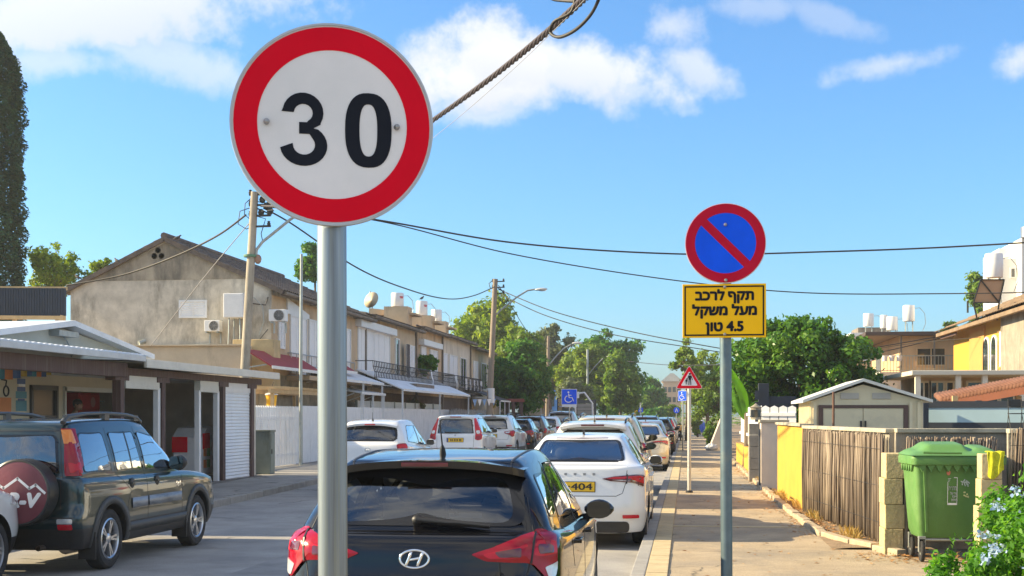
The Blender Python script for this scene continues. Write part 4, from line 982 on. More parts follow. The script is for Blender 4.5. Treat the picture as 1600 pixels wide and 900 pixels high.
# tufts of grass in the verge
def grass(name, n, fx, h, mat, lab):
    v = []; f = []
    for i in range(n):
        x, y, z = fx(); a = random.random() * 6.28; hh = h * random.uniform(.5, 1.2); b = random.uniform(.1, .7) * hh; w = .006
        ux, uy = math.cos(a), math.sin(a); k = len(v)
        v += [(x - uy * w, y + ux * w, z), (x + uy * w, y - ux * w, z), (x + ux * b * .4, y + uy * b * .4, z + hh * .6), (x + ux * b, y + uy * b, z + hh)]; f += [(k, k + 1, k + 2), (k, k + 2, k + 3)]
    me = bpy.data.meshes.new(name); me.from_pydata(v, [], f); me.materials.append(mat); o = bpy.data.objects.new(name, me); COL.objects.link(o); return tag(o, lab, 'grass', kind='stuff')
def gs():
    c = random.choice([(1.78, 25.5, .25), (1.72, 31.5, .2), (1.9, 20.4, .3), (2.05, 17.2, .3), (1.85, 22.8, .25), (1.7, 35.5, .2)]); return c[0] + random.gauss(.05, .05), c[1] + random.gauss(0, c[2]), .14
grass('grass', 900, gs, .14, leafmat('straw', [(.30, .20, .06), (.42, .28, .10), (.20, .20, .04)], .3), 'dry straw coloured grass growing at the foot of the walls')
# ------------------------------------------------------------------ traffic signs
GALV = M('galvanised steel', (.36, .39, .38), .42, .55, var=.14, scale=9, bump=.05, col2=(.20, .21, .18), thr=(.5, .75), streak=.7, stretch=(1, 1, .6))
GALV_G = M('weathered steel', (.26, .295, .325), .40, .8, var=.38, scale=3, stretch=(11, 11, .3), col2=(.30, .31, .21), thr=(.54, .66), streak=.6)
STEELB = M('blue grey steel', (.12, .17, .20), .42, .5, var=.12, scale=9, col2=(.2, .23, .22), thr=(.55, .75))
S_WHITE = M('sign white', (.74, .75, .78), .55, spec=.25, var=.03, scale=4, col2=(.62, .65, .68), thr=(.5, .8))
S_RED = M('sign red', (.66, .0, .018), .6, spec=.12, var=.06, scale=6)
S_RED2 = M('sign dark red', (.46, .004, .03), .6, spec=.12, var=.08, scale=6)
S_BLUE = M('sign blue', (.004, .095, .85), .6, spec=.12, var=.08, scale=6)
S_YEL = M('sign yellow', (.95, .54, .008), .6, spec=.15, var=.05, scale=4)
S_INK = M('sign ink', (.010, .013, .022), .7, spec=.15, var=.1)
S_GREY = M('sign back grey', (.42, .44, .46), .4, .6)
def disc(m, r, y0, y1, n=72, mi=0, c=(0, 0)):
    m.lathe([(0, y1), (r, y1), (r, y0), (0, y0)], o=(c[0], 0, c[1]), n=n, axis='Y', mi=mi)
def ringd(m, r0, r1, y0, y1, n=72, c=(0, 0)):
    m.lathe([(r0, y1), (r1, y1), (r1, y0), (r0, y0)], o=(c[0], 0, c[1]), n=n, axis='Y', close=True)
def sign_root(px, py, zc, label, cat='road sign', name='road_sign', turn=0.):
    p = P(px, py, zc); a = math.atan2(-p.x, p.y); root = thing(name, label, cat, (p.x, p.y, 0), a + turn); return root, p.z
def post(root, z0, z1, r, mat, lean=0., y=.0, cap=True):
    m = MB(); m.tube([(lean, y, z0), (lean * .5, y, (z0 + z1) / 2), (0, y, z1)], r, 28); return m.build('post', mat, root, auto=50)
def bolts(root, pts, r=.012, y=-.006):
    for x, z in pts:
        m = MB(); m.lathe([(0, y - .012), (r * .7, y - .010), (r, y - .004), (r, y + .004)], o=(x, 0, z), n=14, axis='Y'); m.build('bolt', ALLOYD, root, auto=40)
# the speed limit sign
SC = 3.3 / F
root, z = sign_root(520, 195, 3.3, 'round white sign with red rim and black number 30 on a thick grey post', turn=R(4))
m = MB(); disc(m, .2515, .0, .012); pl = m.build('face_plate', S_WHITE, root, auto=40); pl.location.z = z
m = MB(); ringd(m, .249, .2545, -.004, .016); o = m.build('edge', S_GREY, root, auto=40); o.location.z = z
m = MB(); ringd(m, .187, .245, -.0016, .002); o = m.build('red_rim', S_RED, root, auto=40); o.location.z = z
def off3(px, py): return ((px - 520) * SC, (195 - py) * SC)
def digit(pts, holes=None):
    m = MB(); 
    if holes is None: m.prism([off3(*p) for p in pts], lambda u, v, w: (u, -.0015 + w, v), .002)
    else:
        a, b = [off3(*p) for p in pts], [off3(*p) for p in holes]; k = len(a)
        for y in (-.0015, .0005): m.v += [(u, y, v) for u, v in a] + [(u, y, v) for u, v in b]
        for i in range(k):
            j = (i + 1) % k; m.f += [(i, j, k + j, k + i), (2 * k + i, 2 * k + j, 3 * k + j, 3 * k + i)[::-1], (i, 2 * k + i, 2 * k + j, j), (k + i, k + j, 3 * k + j, 3 * k + i)]; m.m += [0] * 4
    o = m.build('number', S_INK, root); o.location.z = z
def arc(cx, cy, rx, ry, a0, a1, n=14): return [(cx + rx * math.cos(R(a0 + (a1 - a0) * i / n)), cy - ry * math.sin(R(a0 + (a1 - a0) * i / n))) for i in range(n + 1)]
three = [(441, 177)] + arc(474, 178, 31.5, 31, 170, -30, 14) + [(501, 196), (490, 202)] + arc(475, 229, 36.5, 32, 52, -172, 18)[0:] + [(458, 226)] + arc(475.5, 228, 17, 15.5, 200, 395, 12) + [(484, 211), (468, 211), (468, 193), (480, 193)] + arc(474.5, 178.5, 14.5, 14, -60, 175, 12) + [(459, 178)]
digit(three)
def zr(cx, cy, rx, ry, n=40, p=2.5): return [(cx + rx * math.copysign(abs(math.cos(2 * math.pi * i / n)) ** (2 / p), math.cos(2 * math.pi * i / n)), cy - ry * math.copysign(abs(math.sin(2 * math.pi * i / n)) ** (2 / p), math.sin(2 * math.pi * i / n))) for i in range(n)]
digit(zr(575.5, 201.5, 36.5, 58.5), zr(575.5, 201.5, 14, 41))
bolts(root, [(off3(418, 0)[0], z), (off3(620, 0)[0], z)], .0075)
post(root, 0, z + .12, .0375, GALV_G, lean=.008, y=.055)
m = MB(); m.span((-.16, .012, z - .02), (.16, .03, z + .02)); m.build('bracket', ALLOYD, root)
# no parking sign with its yellow plate
root, z = sign_root(1133.5, 380, 8.2, 'round blue sign with red slash above a yellow plate of black Hebrew writing', turn=R(2))
K = 8.2 / F
m = MB(); disc(m, .251, .0, .012); o = m.build('edge', S_WHITE, root, auto=40); o.location.z = z
m = MB(); disc(m, .196, -.0035, .002); o = m.build('blue_face', S_BLUE, root, auto=40); o.location.z = z
m = MB(); ringd(m, .189, .246, -.005, .001); m.box((0, -.0032, 0), (.382, .0028, .052), ry=R(45)); o = m.build('red_rim', S_RED2, root, auto=40); o.location.z = z
bolts(root, [(0, z + .115), (0.003, z - .232)], .011)
zp = z - (485.5 - 380) * K; hw, hh = 129 * K / 2, 84 * K / 2
m = MB(); m.span((-hw - .008, .0, zp - hh), (hw - .008, .012, zp + hh)); pp = m.build('yellow_plate', S_YEL, root, bevel=.002)
m = MB(); w = .009
for a, b in (((-hw + .004, zp + hh - .012 - w), (hw - .02, zp + hh - .012)), ((-hw + .004, zp - hh + .012), (hw - .02, zp - hh + .012 + w)), ((-hw + .004, zp - hh + .0121), (-hw + .004 + w, zp + hh - .0121)), ((hw - .02 - w, zp - hh + .0121), (hw - .02, zp + hh - .0121))): m.span((a[0], -.002, a[1]), (b[0], .001, b[1]))
m.build('plate_border', S_INK, pp)
rev = lambda s: s[::-1]
for txt, dz, wd in ((rev('תקף לרכב'), .0935, 89), (rev('מעל משקל'), .0, 98), ('4.5 ' + rev('טון') if False else rev('טון') + ' 4.5', -.1, 57)):
    text_mesh(txt, .083, S_INK, 'lettering', pp, bold=.0042, thick=.002, place=lambda u, v, q, dz=dz: (u - .006, -.0015 - q, zp + dz + v), width=wd * K)
bolts(root, [(-.004, zp + hh - .02), (-.004, zp - hh + .02)], .01)
post(root, .12, z - .1, .0365, STEELB, lean=.012, y=.05)
m = MB(); m.span((-.05, .012, z - .05), (.05, .02, z + .05)); m.build('bracket', ALLOYD, root)
# children warning triangle
def tri(m, s, y0, y1, c=0.):
    r = .02; pts = roundpoly([(-s / 2, -s * .2887 + c), (s / 2, -s * .2887 + c), (0, s * .5774 + c)], s * .09, 5); m.prism(pts, lambda u, v, w: (u, y0 + w, v), y1 - y0)
root, z = sign_root(1077, 595, 27., 'triangular red rimmed warning sign of two walking figures on a grey pole'); zt = z
for s_, y0, mt, nm in ((.56, 0, S_WHITE, 'face_plate'), (.535, -.004, S_RED, 'red_rim'), (.345, -.008, S_WHITE, 'white_field')):
    m = MB(); tri(m, s_, y0, .004); o = m.build(nm, mt, root); o.location.z = zt
m = MB()
def fig(cx, cz, h):
    m.lathe([(0, -.0115), (.085 * h, -.0115), (.085 * h, -.006), (0, -.006)], o=(cx, 0, cz + h * .92), n=14, axis='Y')
    for poly in ([(-.13, .80), (.13, .80), (.10, .42), (-.10, .42)], [(-.10, .44), (-.02, .44), (-.05, 0), (-.12, 0)], [(.02, .44), (.10, .44), (.12, 0), (.05, 0)], [(-.13, .80), (-.09, .74), (-.22, .36), (-.27, .38)], [(.13, .80), (.09, .74), (.2, .40), (.25, .42)]):
        m.prism([(cx + u * h, cz + v * h) for u, v in poly], lambda u, v, w: (u, -.0115 + w, v), .005)
fig(.012, -.085, .245); fig(-.058, -.075, .125)
o = m.build('pictogram', S_INK, root); o.location.z = zt; post(root, .12, zt + .1, .038, M('pale grey pole', (.52, .53, .50), .45, .4, var=.08, scale=6), y=.05)
m = MB(); m.lathe([(.075, .12), (.075, .15), (.05, .17)], n=18, o=(0, .05, 0)); m.build('base', PLASTIC, root)
# disabled parking signs and far signs
def wheelchair(px, py, zc, half, label, ybase, turn=0., extra=False, sq=True):
    root, z = sign_root(px, py, zc, label, turn=turn); s_ = half * zc / F
    m = MB(); m.span((-s_ * 1.06, 0, z - s_ * 1.06), (s_ * 1.06, .012, z + s_ * 1.06)); fp = m.build('face_plate', S_WHITE, root, bevel=.003)
    m = MB(); m.span((-s_, -.004, z - s_), (s_, .002, z + s_)); m.build('blue_field', S_BLUE, fp)
    m = MB(); q = lambda u, v: (u * s_, -.008, z + v * s_)
    m.ball(q(-.12, .62), (.13 * s_, .004, .13 * s_), 10); m.tube([q(-.1, .42), q(-.02, -.12), q(.38, -.12), q(.58, -.6)], .075 * s_, 6); m.tube([q(-.07, .2), q(.3, .2)], .06 * s_, 6)
    m.tube([q(-.1 + .5 * math.cos(R(a)), -.3 + .45 * math.sin(R(a))) for a in range(110, 350, 20)], .065 * s_, 6); m.build('pictogram', WHITEP, fp)
    if extra:
        m = MB(); m.span((-s_, .0, z - s_ * 1.38), (s_, .012, z - s_ * 1.08)); m.build('lower_plate', S_WHITE, root)
    post(root, gz(-9, 60), z + s_ * .9, .035, GALV, y=.045); return root
wheelchair(889.5, 620, 68., 11.5, 'blue wheelchair sign on a post beside the parked silver vans', 0, extra=True)
wheelchair(1066, 618.5, 60., 7.5, 'blue wheelchair sign on the pavement behind the red rimmed triangle', 0, turn=R(-35))
for px, py, zc, half, lab in ((1065 - 64, 640.5, 150., 7, 'small blue square sign far down the street beside a yellow plate'),):
    root, z = sign_root(px, py, zc, lab); s_ = half * zc / F / 2
    m = MB(); m.span((-s_, 0, z - s_), (s_, .03, z + s_)); fp = m.build('face_plate', S_BLUE, root); m = MB(); m.prism([(0, s_ * .6), (-s_ * .6, -s_ * .5), (s_ * .6, -s_ * .5)], lambda u, v, w: (u, -.01 + w, z + v), .008); m.build('pictogram', WHITEP, fp); post(root, 0, z, .04, GALV, y=.06)
root, z = sign_root(1057, 641, 140., 'small round blue sign far down the street among green shrubs'); m = MB(); m.lathe([(0, .02), (.32, .02), (.32, 0), (0, 0)], o=(0, 0, z), axis='Y'); fp = m.build('face_plate', S_BLUE, root, auto=40)
m = MB(); m.box((-.05, -.006, z), (.07, .004, .4), ry=.3); m.box((.09, -.006, z - .03), (.06, .004, .3), ry=-.3); m.build('pictogram', WHITEP, fp); post(root, 0, z, .04, GALV, y=.05)
root, z = sign_root(992, 643, 150., 'yellow plate under a purple blue disc on a far post'); m = MB(); m.span((-.28, 0, z - .2), (.28, .02, z + .16)); m.build('yellow_plate', S_YEL, root)
m = MB(); m.lathe([(0, .02), (.27, .02), (.27, 0), (0, 0)], o=(0, 0, z + .48), axis='Y'); fp = m.build('disc', S_RED2, root, auto=40); m = MB(); m.lathe([(0, -.002), (.19, -.002), (.19, .001), (0, .001)], o=(0, 0, z + .48), axis='Y'); m.build('blue_face', S_BLUE, fp, auto=40); post(root, 0, z + .4, .04, GALV, y=.05)
# ------------------------------------------------------------------ left side of the street
PL_GREY = M('weathered plaster', (.55, .505, .425), .92, var=.26, scale=1.9, bump=.3, bscale=25, col2=(.15, .14, .12), thr=(.47, .72), streak=.45)
PL_BEIGE = M('beige plaster', (.56, .47, .34), .9, var=.14, scale=1.2, bump=.2, bscale=25, col2=(.25, .20, .15), thr=(.54, .74), streak=.6)
PL_TAN = M('tan plaster', (.54, .41, .27), .9, var=.15, scale=1.2, bump=.2, bscale=25, col2=(.20, .16, .12), thr=(.52, .72), streak=.6)
PL_PALE = M('pale plaster', (.62, .57, .48), .9, var=.12, scale=1.2, bump=.2, bscale=25, col2=(.28, .25, .2), thr=(.55, .76), streak=.6)
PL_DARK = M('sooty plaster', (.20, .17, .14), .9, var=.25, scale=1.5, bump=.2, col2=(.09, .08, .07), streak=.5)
TILE = M('old roof tile', (.105, .085, .075), .85, var=.35, scale=2.5, bump=.3, bscale=20, col2=(.20, .155, .12), thr=(.5, .7))
TILER = M('red roof tile', (.16, .065, .035), .85, var=.3, scale=2.5, bump=.3, bscale=20, col2=(.22, .10, .06))
WHITEM = M('white enamel', (.72, .73, .74), .4, var=.05, scale=4, col2=(.5, .49, .46), thr=(.6, .8), streak=.5)
WHITEW = M('white painted wood', (.80, .80, .79), .6, var=.07, scale=3, col2=(.42, .41, .38), thr=(.56, .78), streak=.7)
SHUT = M('white shutter', (.78, .79, .80), .5, var=.05, scale=2, col2=(.5, .5, .5), thr=(.6, .8))
DARKW = M('dark room', (.02, .02, .022), .6)
PANE = M('window pane', (.03, .035, .04), .06, var=.2, scale=.8, coat=1)
IRON = M('black iron', (.02, .019, .018), .6, var=.2)
WOODB = M('dark brown timber', (.085, .045, .04), .7, var=.3, scale=6, col2=(.16, .12, .10), thr=(.52, .7), streak=.7, stretch=(3, 3, .6))
WOODP = M('pale pine timber', (.52, .36, .18), .7, var=.15, scale=6)
SHEETM = M('pale sheet roof', (.72, .75, .78), .4, .1, var=.08, scale=2, col2=(.4, .4, .4), thr=(.55, .75))
CONC = M('concrete pole', (.36, .32, .26), .9, var=.15, scale=4, bump=.2, col2=(.2, .18, .15), streak=.6)
WOODPOLE = M('timber pole', (.27, .22, .17), .9, var=.2, scale=5, stretch=(5, 5, .4), bump=.3)
REDAWN = M('red awning', (.30, .035, .04), .7, var=.12, scale=3)
STONEW = M('stone block wall', (.30, .26, .19), .9, var=.25, scale=3, bump=.5, bscale=14, col2=(.14, .13, .10))
def louvres(m, X, y0, y1, z0, z1, sx, mi=0, pitch=.06, d=.02):
    z = z0
    while z < z1 - pitch * .3:
        m.add([(X, y0, z), (X, y1, z), (X + sx * d, y1, z + pitch * .25), (X + sx * d, y0, z + pitch * .25), (X, y1, z + pitch), (X, y0, z + pitch)], [(0, 1, 2, 3), (3, 2, 4, 5)], mi); z += pitch
def window_x(root, X, y0, y1, z0, z1, sx=1, kind='pane', frame=WHITEM, name='window', n=2):
    """a window in a wall facing +x or -x: frame, and as its parts the pane or shutter"""
    m = MB(); t = .06; d = .05
    for a, b in (((y0 - t, z0 - t), (y1 + t, z0)), ((y0 - t, z1), (y1 + t, z1 + t)), ((y0 - t, z0), (y0, z1)), ((y1, z0), (y1 + t, z1))): m.span((X - .06, a[0], a[1]), (X + sx * d, b[0], b[1]))
    for k in range(1, n): y = y0 + (y1 - y0) * k / n; m.span((X - .02, y - .025, z0), (X + sx * (d - .008), y + .025, z1))
    fr = m.build(name, frame, root)
    m = MB()
    if kind == 'shutter': louvres(m, X + sx * .012, y0, y1, z0, z1, sx); m.build('shutter', SHUT, fr, fix=False)
    elif kind == 'panel':
        k = max(2, round((y1 - y0) / .5))
        for i in range(k): a = y0 + (y1 - y0) * i / k; m.span((X + sx * .004, a + .012, z0), (X + sx * (.022 + .006 * (i % 2)), y0 + (y1 - y0) * (i + 1) / k - .012, z1))
        m.build('shutter', SHUT, fr)
    else: m.span((X - .02, y0, z0), (X + sx * .012, y1, z1)); m.build('pane', PANE, fr)
    return fr
def window_y(root, Y, x0, x1, z0, z1, kind='pane', frame=WHITEM, name='window', n=2):
    m = MB(); t = .06; d = .05
    for a, b in (((x0 - t, z0 - t), (x1 + t, z0)), ((x0 - t, z1), (x1 + t, z1 + t)), ((x0 - t, z0), (x0, z1)), ((x1, z0), (x1 + t, z1))): m.span((a[0], Y - d, a[1]), (b[0], Y + .06, b[1]))
    for k in range(1, n): x = x0 + (x1 - x0) * k / n; m.span((x - .025, Y - d + .008, z0), (x + .025, Y + .02, z1))
    fr = m.build(name, frame, root); m = MB()
    if kind == 'shutter':
        z = z0
        while z < z1 - .02:
            m.add([(x0, Y - .012, z), (x1, Y - .012, z), (x1, Y - .032, z + .015), (x0, Y - .032, z + .015), (x1, Y - .012, z + .06), (x0, Y - .012, z + .06)], [(0, 1, 2, 3), (3, 2, 4, 5)]); z += .06
        m.build('shutter', SHUT, fr, fix=False)
    else: m.span((x0, Y - .012, z0), (x1, Y + .02, z1)); m.build('pane', PANE, fr)
    return fr
def ac_unit(label, c, face='x', s=1.):
    """outdoor air conditioner; face is the side its fan looks to"""
    root = thing('air_conditioner', label, 'air conditioner', c, 0 if face == 'x' else -math.pi / 2, 'air conditioners on the house walls')
    m = MB(); m.span((-.15, -.4 * s, 0), (.15, .4 * s, .56 * s)); b = m.build('housing', WHITEM, root, bevel=.02)
    m = MB(); m.lathe([(.235 * s, .151), (.255 * s, .165), (.235 * s, .17)], o=(0, .1 * s, .28 * s), n=28, axis='X', close=True)
    for k in range(5): r = .05 * s * (k + .6); m.tube([(.168, .1 * s + r * math.cos(a), .28 * s + r * math.sin(a)) for a in np.linspace(0, 2 * math.pi, 21)], .006, 5)
    for k in range(8): a = k * math.pi / 4; m.cyl((.166, .1 * s, .28 * s), (.166, .1 * s + .235 * s * math.cos(a), .28 * s + .235 * s * math.sin(a)), .005, n=5)
    m.build('grille', M('grille grey', (.34, .35, .36), .6), root)
    m = MB(); m.lathe([(0, .152), (.23 * s, .152)], o=(0, .1 * s, .28 * s), n=28, axis='X'); m.build('fan', M('fan grey', (.16, .165, .17), .7), root, fix=False)
    for y in (-.28 * s, .28 * s):
        m = MB(); m.bar((-.16, y, -.03), (.17, y, -.03), .04, .04); m.bar((-.17, y, -.03), (-.17, y, -.35), .04, .04); m.build('bracket', GALV, root)
    return root
def railing(parent, X, y0, y1, z0, h, bow=.12, mat=IRON, name='balcony_railing', st=.28, rows=4):
    m = MB(); n = max(2, round((y1 - y0) / st)); pr = [(-.02, 0), (.10 * bow / .12, h * .25), (.06 * bow / .12, h * .6), (0, h)]
    f = lambda y, t: (X + (bow * math.sin(math.pi * min(1, t * 1.3)) * .8), y, z0 + h * t)
    for k in range(n + 1):
        y = y0 + (y1 - y0) * k / n; m.tube([f(y, t) for t in (0, .2, .45, .7, 1)], .016, 5)
        if bow: m.tube([f(y, 0), (X + .02, y, z0 - .1), (X + .09, y, z0 - .13), (X + .1, y, z0 - .06)], .013, 5)
    for k in range(rows + 1): m.tube([f(y0, k / rows), f(y1, k / rows)], .019, 5)
    for y in (y0, y1): 
        for k in (0, rows): m.tube([f(y, k / rows), (X - .7, y, z0 + h * k / rows)], .018, 5)
    return m.build(name, mat, parent)
def roof_slope(m, x0, z0, x1, z1, y0, y1, pitch=.22, rows=9, amp=.035, mi=0):
    """tiled slope from the eave (x0, z0) up to the ridge (x1, z1), rows of rounded tiles"""
    n = max(4, int((y1 - y0) / pitch)); nu = n * 4; o = len(m.v)
    L_ = math.hypot(x1 - x0, z1 - z0); nx, nz_ = -(z1 - z0) / L_ * (1 if x1 > x0 else -1), abs(x1 - x0) / L_
    rs = []
    for r in range(rows): rs += [(r / rows, .045), ((r + 1) / rows - .001, .012)]
    for t, h in rs:
        for i in range(nu + 1):
            y = y0 + (y1 - y0) * i / nu; a = amp * abs(math.sin(math.pi * i / 4)) + h; m.v.append((x0 + (x1 - x0) * t + nx * a, y, z0 + (z1 - z0) * t + nz_ * a))
    for r in range(len(rs) - 1):
        for i in range(nu): q = o + r * (nu + 1) + i; m.f.append((q, q + 1, q + nu + 2, q + nu + 1)); m.m.append(mi)
def water_tank(label, c, r=.3, h=.95, panel=True, box=False, turn=0., mark=True, group='solar water tanks on the roofs', tilt=40, back=False):
    root = thing('water_tank', label, 'water tank', c, turn, group)
    m = MB()
    if box: m.span((-.32, -.3, 0), (.32, .3, h)); m.build('drum', WHITEM, root, bevel=.03)
    else: m.lathe([(0, 0), (r * .96, 0), (r, .02), (r, h - .03), (r * .94, h), (0, h + .02)], n=28); m.build('drum', WHITEM, root, auto=40)
    m = MB()
    for k, a in enumerate((.6, 2.2, 3.9, 5.5)): m.cyl((r * .8 * math.cos(a), r * .8 * math.sin(a), 0), (r * .9 * math.cos(a), r * .9 * math.sin(a), -.9), .02, n=6)
    m.tube([(r, 0, h * .8), (r + .25, .05, h * .85), (r + .5, .1, h * .5), (r + .55, .1, -.1), (r + .4, .1, -.5)], .014, 6); m.build('stand', GALV, root)
    if mark:
        m = MB()
        for z, w in ((h * .66, .2), (h * .58, .15)): m.grid(lambda u, v: ((r + .004) * math.cos(-1.2 + (u - .5) * w * 4), (r + .004) * math.sin(-1.2 + (u - .5) * w * 4), z + .05 * v), 8, 1)
        if not box: m.build('mark', M('red print', (.55, .08, .10), .5, var=.5, scale=40), root, fix=False)
    if panel:
        m = MB(); t = R(tilt); c0 = Vector((0, -.55, -.45)); w, l = .95, 1.9
        f = lambda u, v, q=0: c0 + Vector((u * w * .5, v * math.cos(t) * l * .5 - q * math.sin(t), v * math.sin(t) * l * .5 + q * math.cos(t)))
        m.add([f(a, b, q) for q in (-.08, 0) for a, b in ((-1, -1), (1, -1), (1, 1), (-1, 1))], [(0, 3, 2, 1), (4, 5, 6, 7), (0, 1, 5, 4), (1, 2, 6, 5), (2, 3, 7, 6), (3, 0, 4, 7)])
        m.build('solar_panel', M('solar panel', (.03, .035, .06), .15, coat=1), root)
    return root
# ---- the row of two-storey houses; the near gable wall looks at the camera
FX = -12.8; GY = 39.5; EZ = 5.72; RX = -16.25; RZ = 7.2
def row_house(y0, y1, label, wall, first=False, fx=FX, roofmat=TILE, ez=EZ, RZ=RZ):
    root = thing('row_house', label, 'house', (0, 0, 0), 0, 'row houses along the street')
    m = MB(); poly = [(fx, .1), (fx, ez), (RX, RZ), (-19.4, ez), (-19.4, .1)]
    m.prism(poly, lambda u, v, w: (u, y0 + w, v), y1 - y0); w = m.build('wall', wall, root)
    m = MB(); roof_slope(m, fx + .42, ez - .16, RX, RZ + .10, y0 - (.12 if first else 0), y1, rows=11); roof_slope(m, -19.82, ez - .16, RX, RZ + .10, y0 - (.12 if first else 0), y1, rows=11)
    m.tube([(RX, y0 - .12 * first, RZ + .16), (RX, y1, RZ + .16)], .11, 8)
    if first:
        for xa, xb in ((fx + .40, RX), (-19.8, RX)): m.bar((xa, y0 - .08, ez - .17 + .0), (xb, y0 - .08, RZ + .06), .10, .14)
    m.span((fx + .30, y0, ez - .26), (fx + .42, y1, ez - .14)); rf = m.build('roof', roofmat, root, fix=False)
    m = MB(); m.tube([(fx + .45, y0, ez - .2), (fx + .45, y1, ez - .2)], .06, 8); m.tube([(fx + .06, y1 - .2, ez - .2), (fx + .06, y1 - .2, .3)], .05, 8); m.build('drainpipe', PL_DARK, root)
    return root
Y1, Y2, Y3, Y4, Y5, Y6 = GY, 51.6, 61.6, 68.4, 77.5, 85.5
h1 = row_house(Y1, Y2, 'grey plastered end house with a stained windowless gable and dark tiled roof', PL_GREY, True)
h2 = row_house(Y2, Y3, 'beige row house with white panelled loggia and long black balcony railing', PL_BEIGE, ez=5.9, RZ=6.3)
h3 = row_house(Y3, Y4, 'row house between drainpipes with dark creeper hanging on its balcony', PL_TAN, ez=6.1, RZ=6.5)
h4 = row_house(Y4, Y5, 'pale row house with closed grey shutters and clothes on the balcony', PL_PALE, ez=6.15, RZ=6.5)
h5 = row_house(Y5, Y6, 'farthest tan row house where the tiled roof ends', PL_BEIGE, ez=5.95, RZ=6.4)
# end house: street front is tan under the eave with white shutters
m = MB(); m.span((FX, Y1 + .02, 3.0), (FX + .025, Y2 - .02, EZ - .25)); m.build('front_render', PL_TAN, h1)
m = MB(); m.span((FX, Y1 + .02, .2), (FX + .03, Y2 - .02, 3.0)); m.build('stone_base', STONEW, h1)
window_x(h1, FX + .03, yx(432, FX) + .1, yx(437, FX) + .3, 3.9, 5.0, kind='shutter')
window_x(h1, FX + .03, yx(452, FX), yx(476, FX), 3.15, 4.95, kind='panel', name='window'); window_x(h1, FX + .03, yx(481, FX), yx(503, FX), 3.15, 4.95, kind='panel'); window_x(h1, FX + .03, yx(508, FX), yx(545, FX), 3.2, 4.95, kind='panel')
m = MB(); m.prism([(yx(446, FX), 5.0), (yx(480, FX), 5.0), (yx(480, FX), 5.14), (yx(446, FX), 5.5)], lambda u, v, w: (FX + .03 + w, u, v), .05); m.build('white_panel', WHITEM, h1)
railing(h1, FX + .15, yx(448, FX), yx(548, FX), 3.02, .72, bow=0, mat=GALV, rows=2, st=.6)
m = MB(); m.span((FX, yx(446, FX), 2.86), (FX + .8, yx(549, FX), 3.0)); m.build('balcony_slab', PL_TAN, h1)
xg = lambda px: (px - PX0) / F * (GY / 1.0)   # rough helper on the gable plane
def gx(px):
    d = CF + CR * ((px - PX0) / F); return GY / d.y * d.x
def gzz(px, py):
    d = CF + CR * ((px - PX0) / F); return HC + (HZ - py) / F * GY / d.y
m = MB(); zz = gzz(300, 437); dz = (zz - EZ) / (RZ - EZ); m.prism([(FX + (RX - FX) * dz - .02, zz), (RX, RZ - .06), (-19.4 + (RX + 19.4) * dz + .02, zz)], lambda u, v, w: (u, GY - .012 + w, v), .03); m.build('gable_render', M('dark stained plaster', (.36, .315, .245), .92, var=.3, scale=1.1, bump=.3, bscale=25, col2=(.085, .08, .07), thr=(.44, .66), streak=.5), h1)
window_y(h1, GY, gx(283), gx(321), gzz(300, 494), gzz(300, 472), kind='shutter')
m = MB()
for dx, dz in ((0, .1), (-.12, -.08), (.12, -.08)): m.lathe([(.07, -.012), (.095, -.012), (.095, .0)], o=(gx(247) + dx, GY, gzz(247, 396) + dz), n=16, axis='Y')
m.lathe([(0, -.006), (.36, -.006), (.36, .02)], o=(gx(247), GY, gzz(247, 396)), n=6, axis='Y'); v = m.build('gable_vent', PL_GREY, h1, auto=40)
m = MB()
for dx, dz in ((0, .1), (-.12, -.08), (.12, -.08)): m.lathe([(0, -.013), (.07, -.013)], o=(gx(247) + dx, GY, gzz(247, 396) + dz), n=16, axis='Y')
m.build('hole', DARKW, v, fix=False)
m = MB(); m.span((gx(216), GY - 1.6, .1), (gx(405), GY - .02, gzz(300, 545))); m.span((gx(216), GY - 1.7, gzz(300, 545)), (gx(405), GY - .02, gzz(300, 543))); m.build('lean_to', PL_BEIGE, h1)
m = MB(); m.tube([(gx(330), GY - .1, gzz(330, 540)), (gx(195), GY - .2, gzz(195, 545))], .06, 8); m.tube([(gx(228), GY - .08, gzz(228, 533)), (gx(222), GY - .25, gzz(225, 537))], .08, 8); m.build('vent_pipe', GALV, h1)
m = MB(); m.box((FX - .35, GY - .35, 3.3), (1.3, .7, 1.5)); m.build('corner_box', M('yellowed plaster', (.55, .42, .22), .9, var=.1, scale=2, col2=(.35, .27, .16)), h1, bevel=.02)
m = MB(); m.tube([(FX - .1, GY - .02, 5.4), (FX - .15, GY - .1, 5.15), (FX - .6, GY - .1, 5.2), (FX - .8, GY - .05, 5.35)], .018, 6); m.tube([(FX - .1, GY - .03, 4.4), (FX - .4, GY - .12, 4.0), (FX - .35, GY - .12, 3.0)], .014, 6); m.build('loose_cable', IRON, h1)
ac_unit('white air conditioner on the stained gable wall below the shuttered window', (gx(338), GY - .25, gzz(338, 519)), 'y', .62)
ac_unit('white air conditioner at the corner of the end house above the red awning', (FX + .30, yx(438, FX + .3) - .2, 4.62), 'y', .66)
water_tank('boxy white water tank on a rusty stand in front of the stained gable', (gx(377) , GY - .45, gzz(371, 499)), h=.75, panel=False, box=True, group='water tanks')
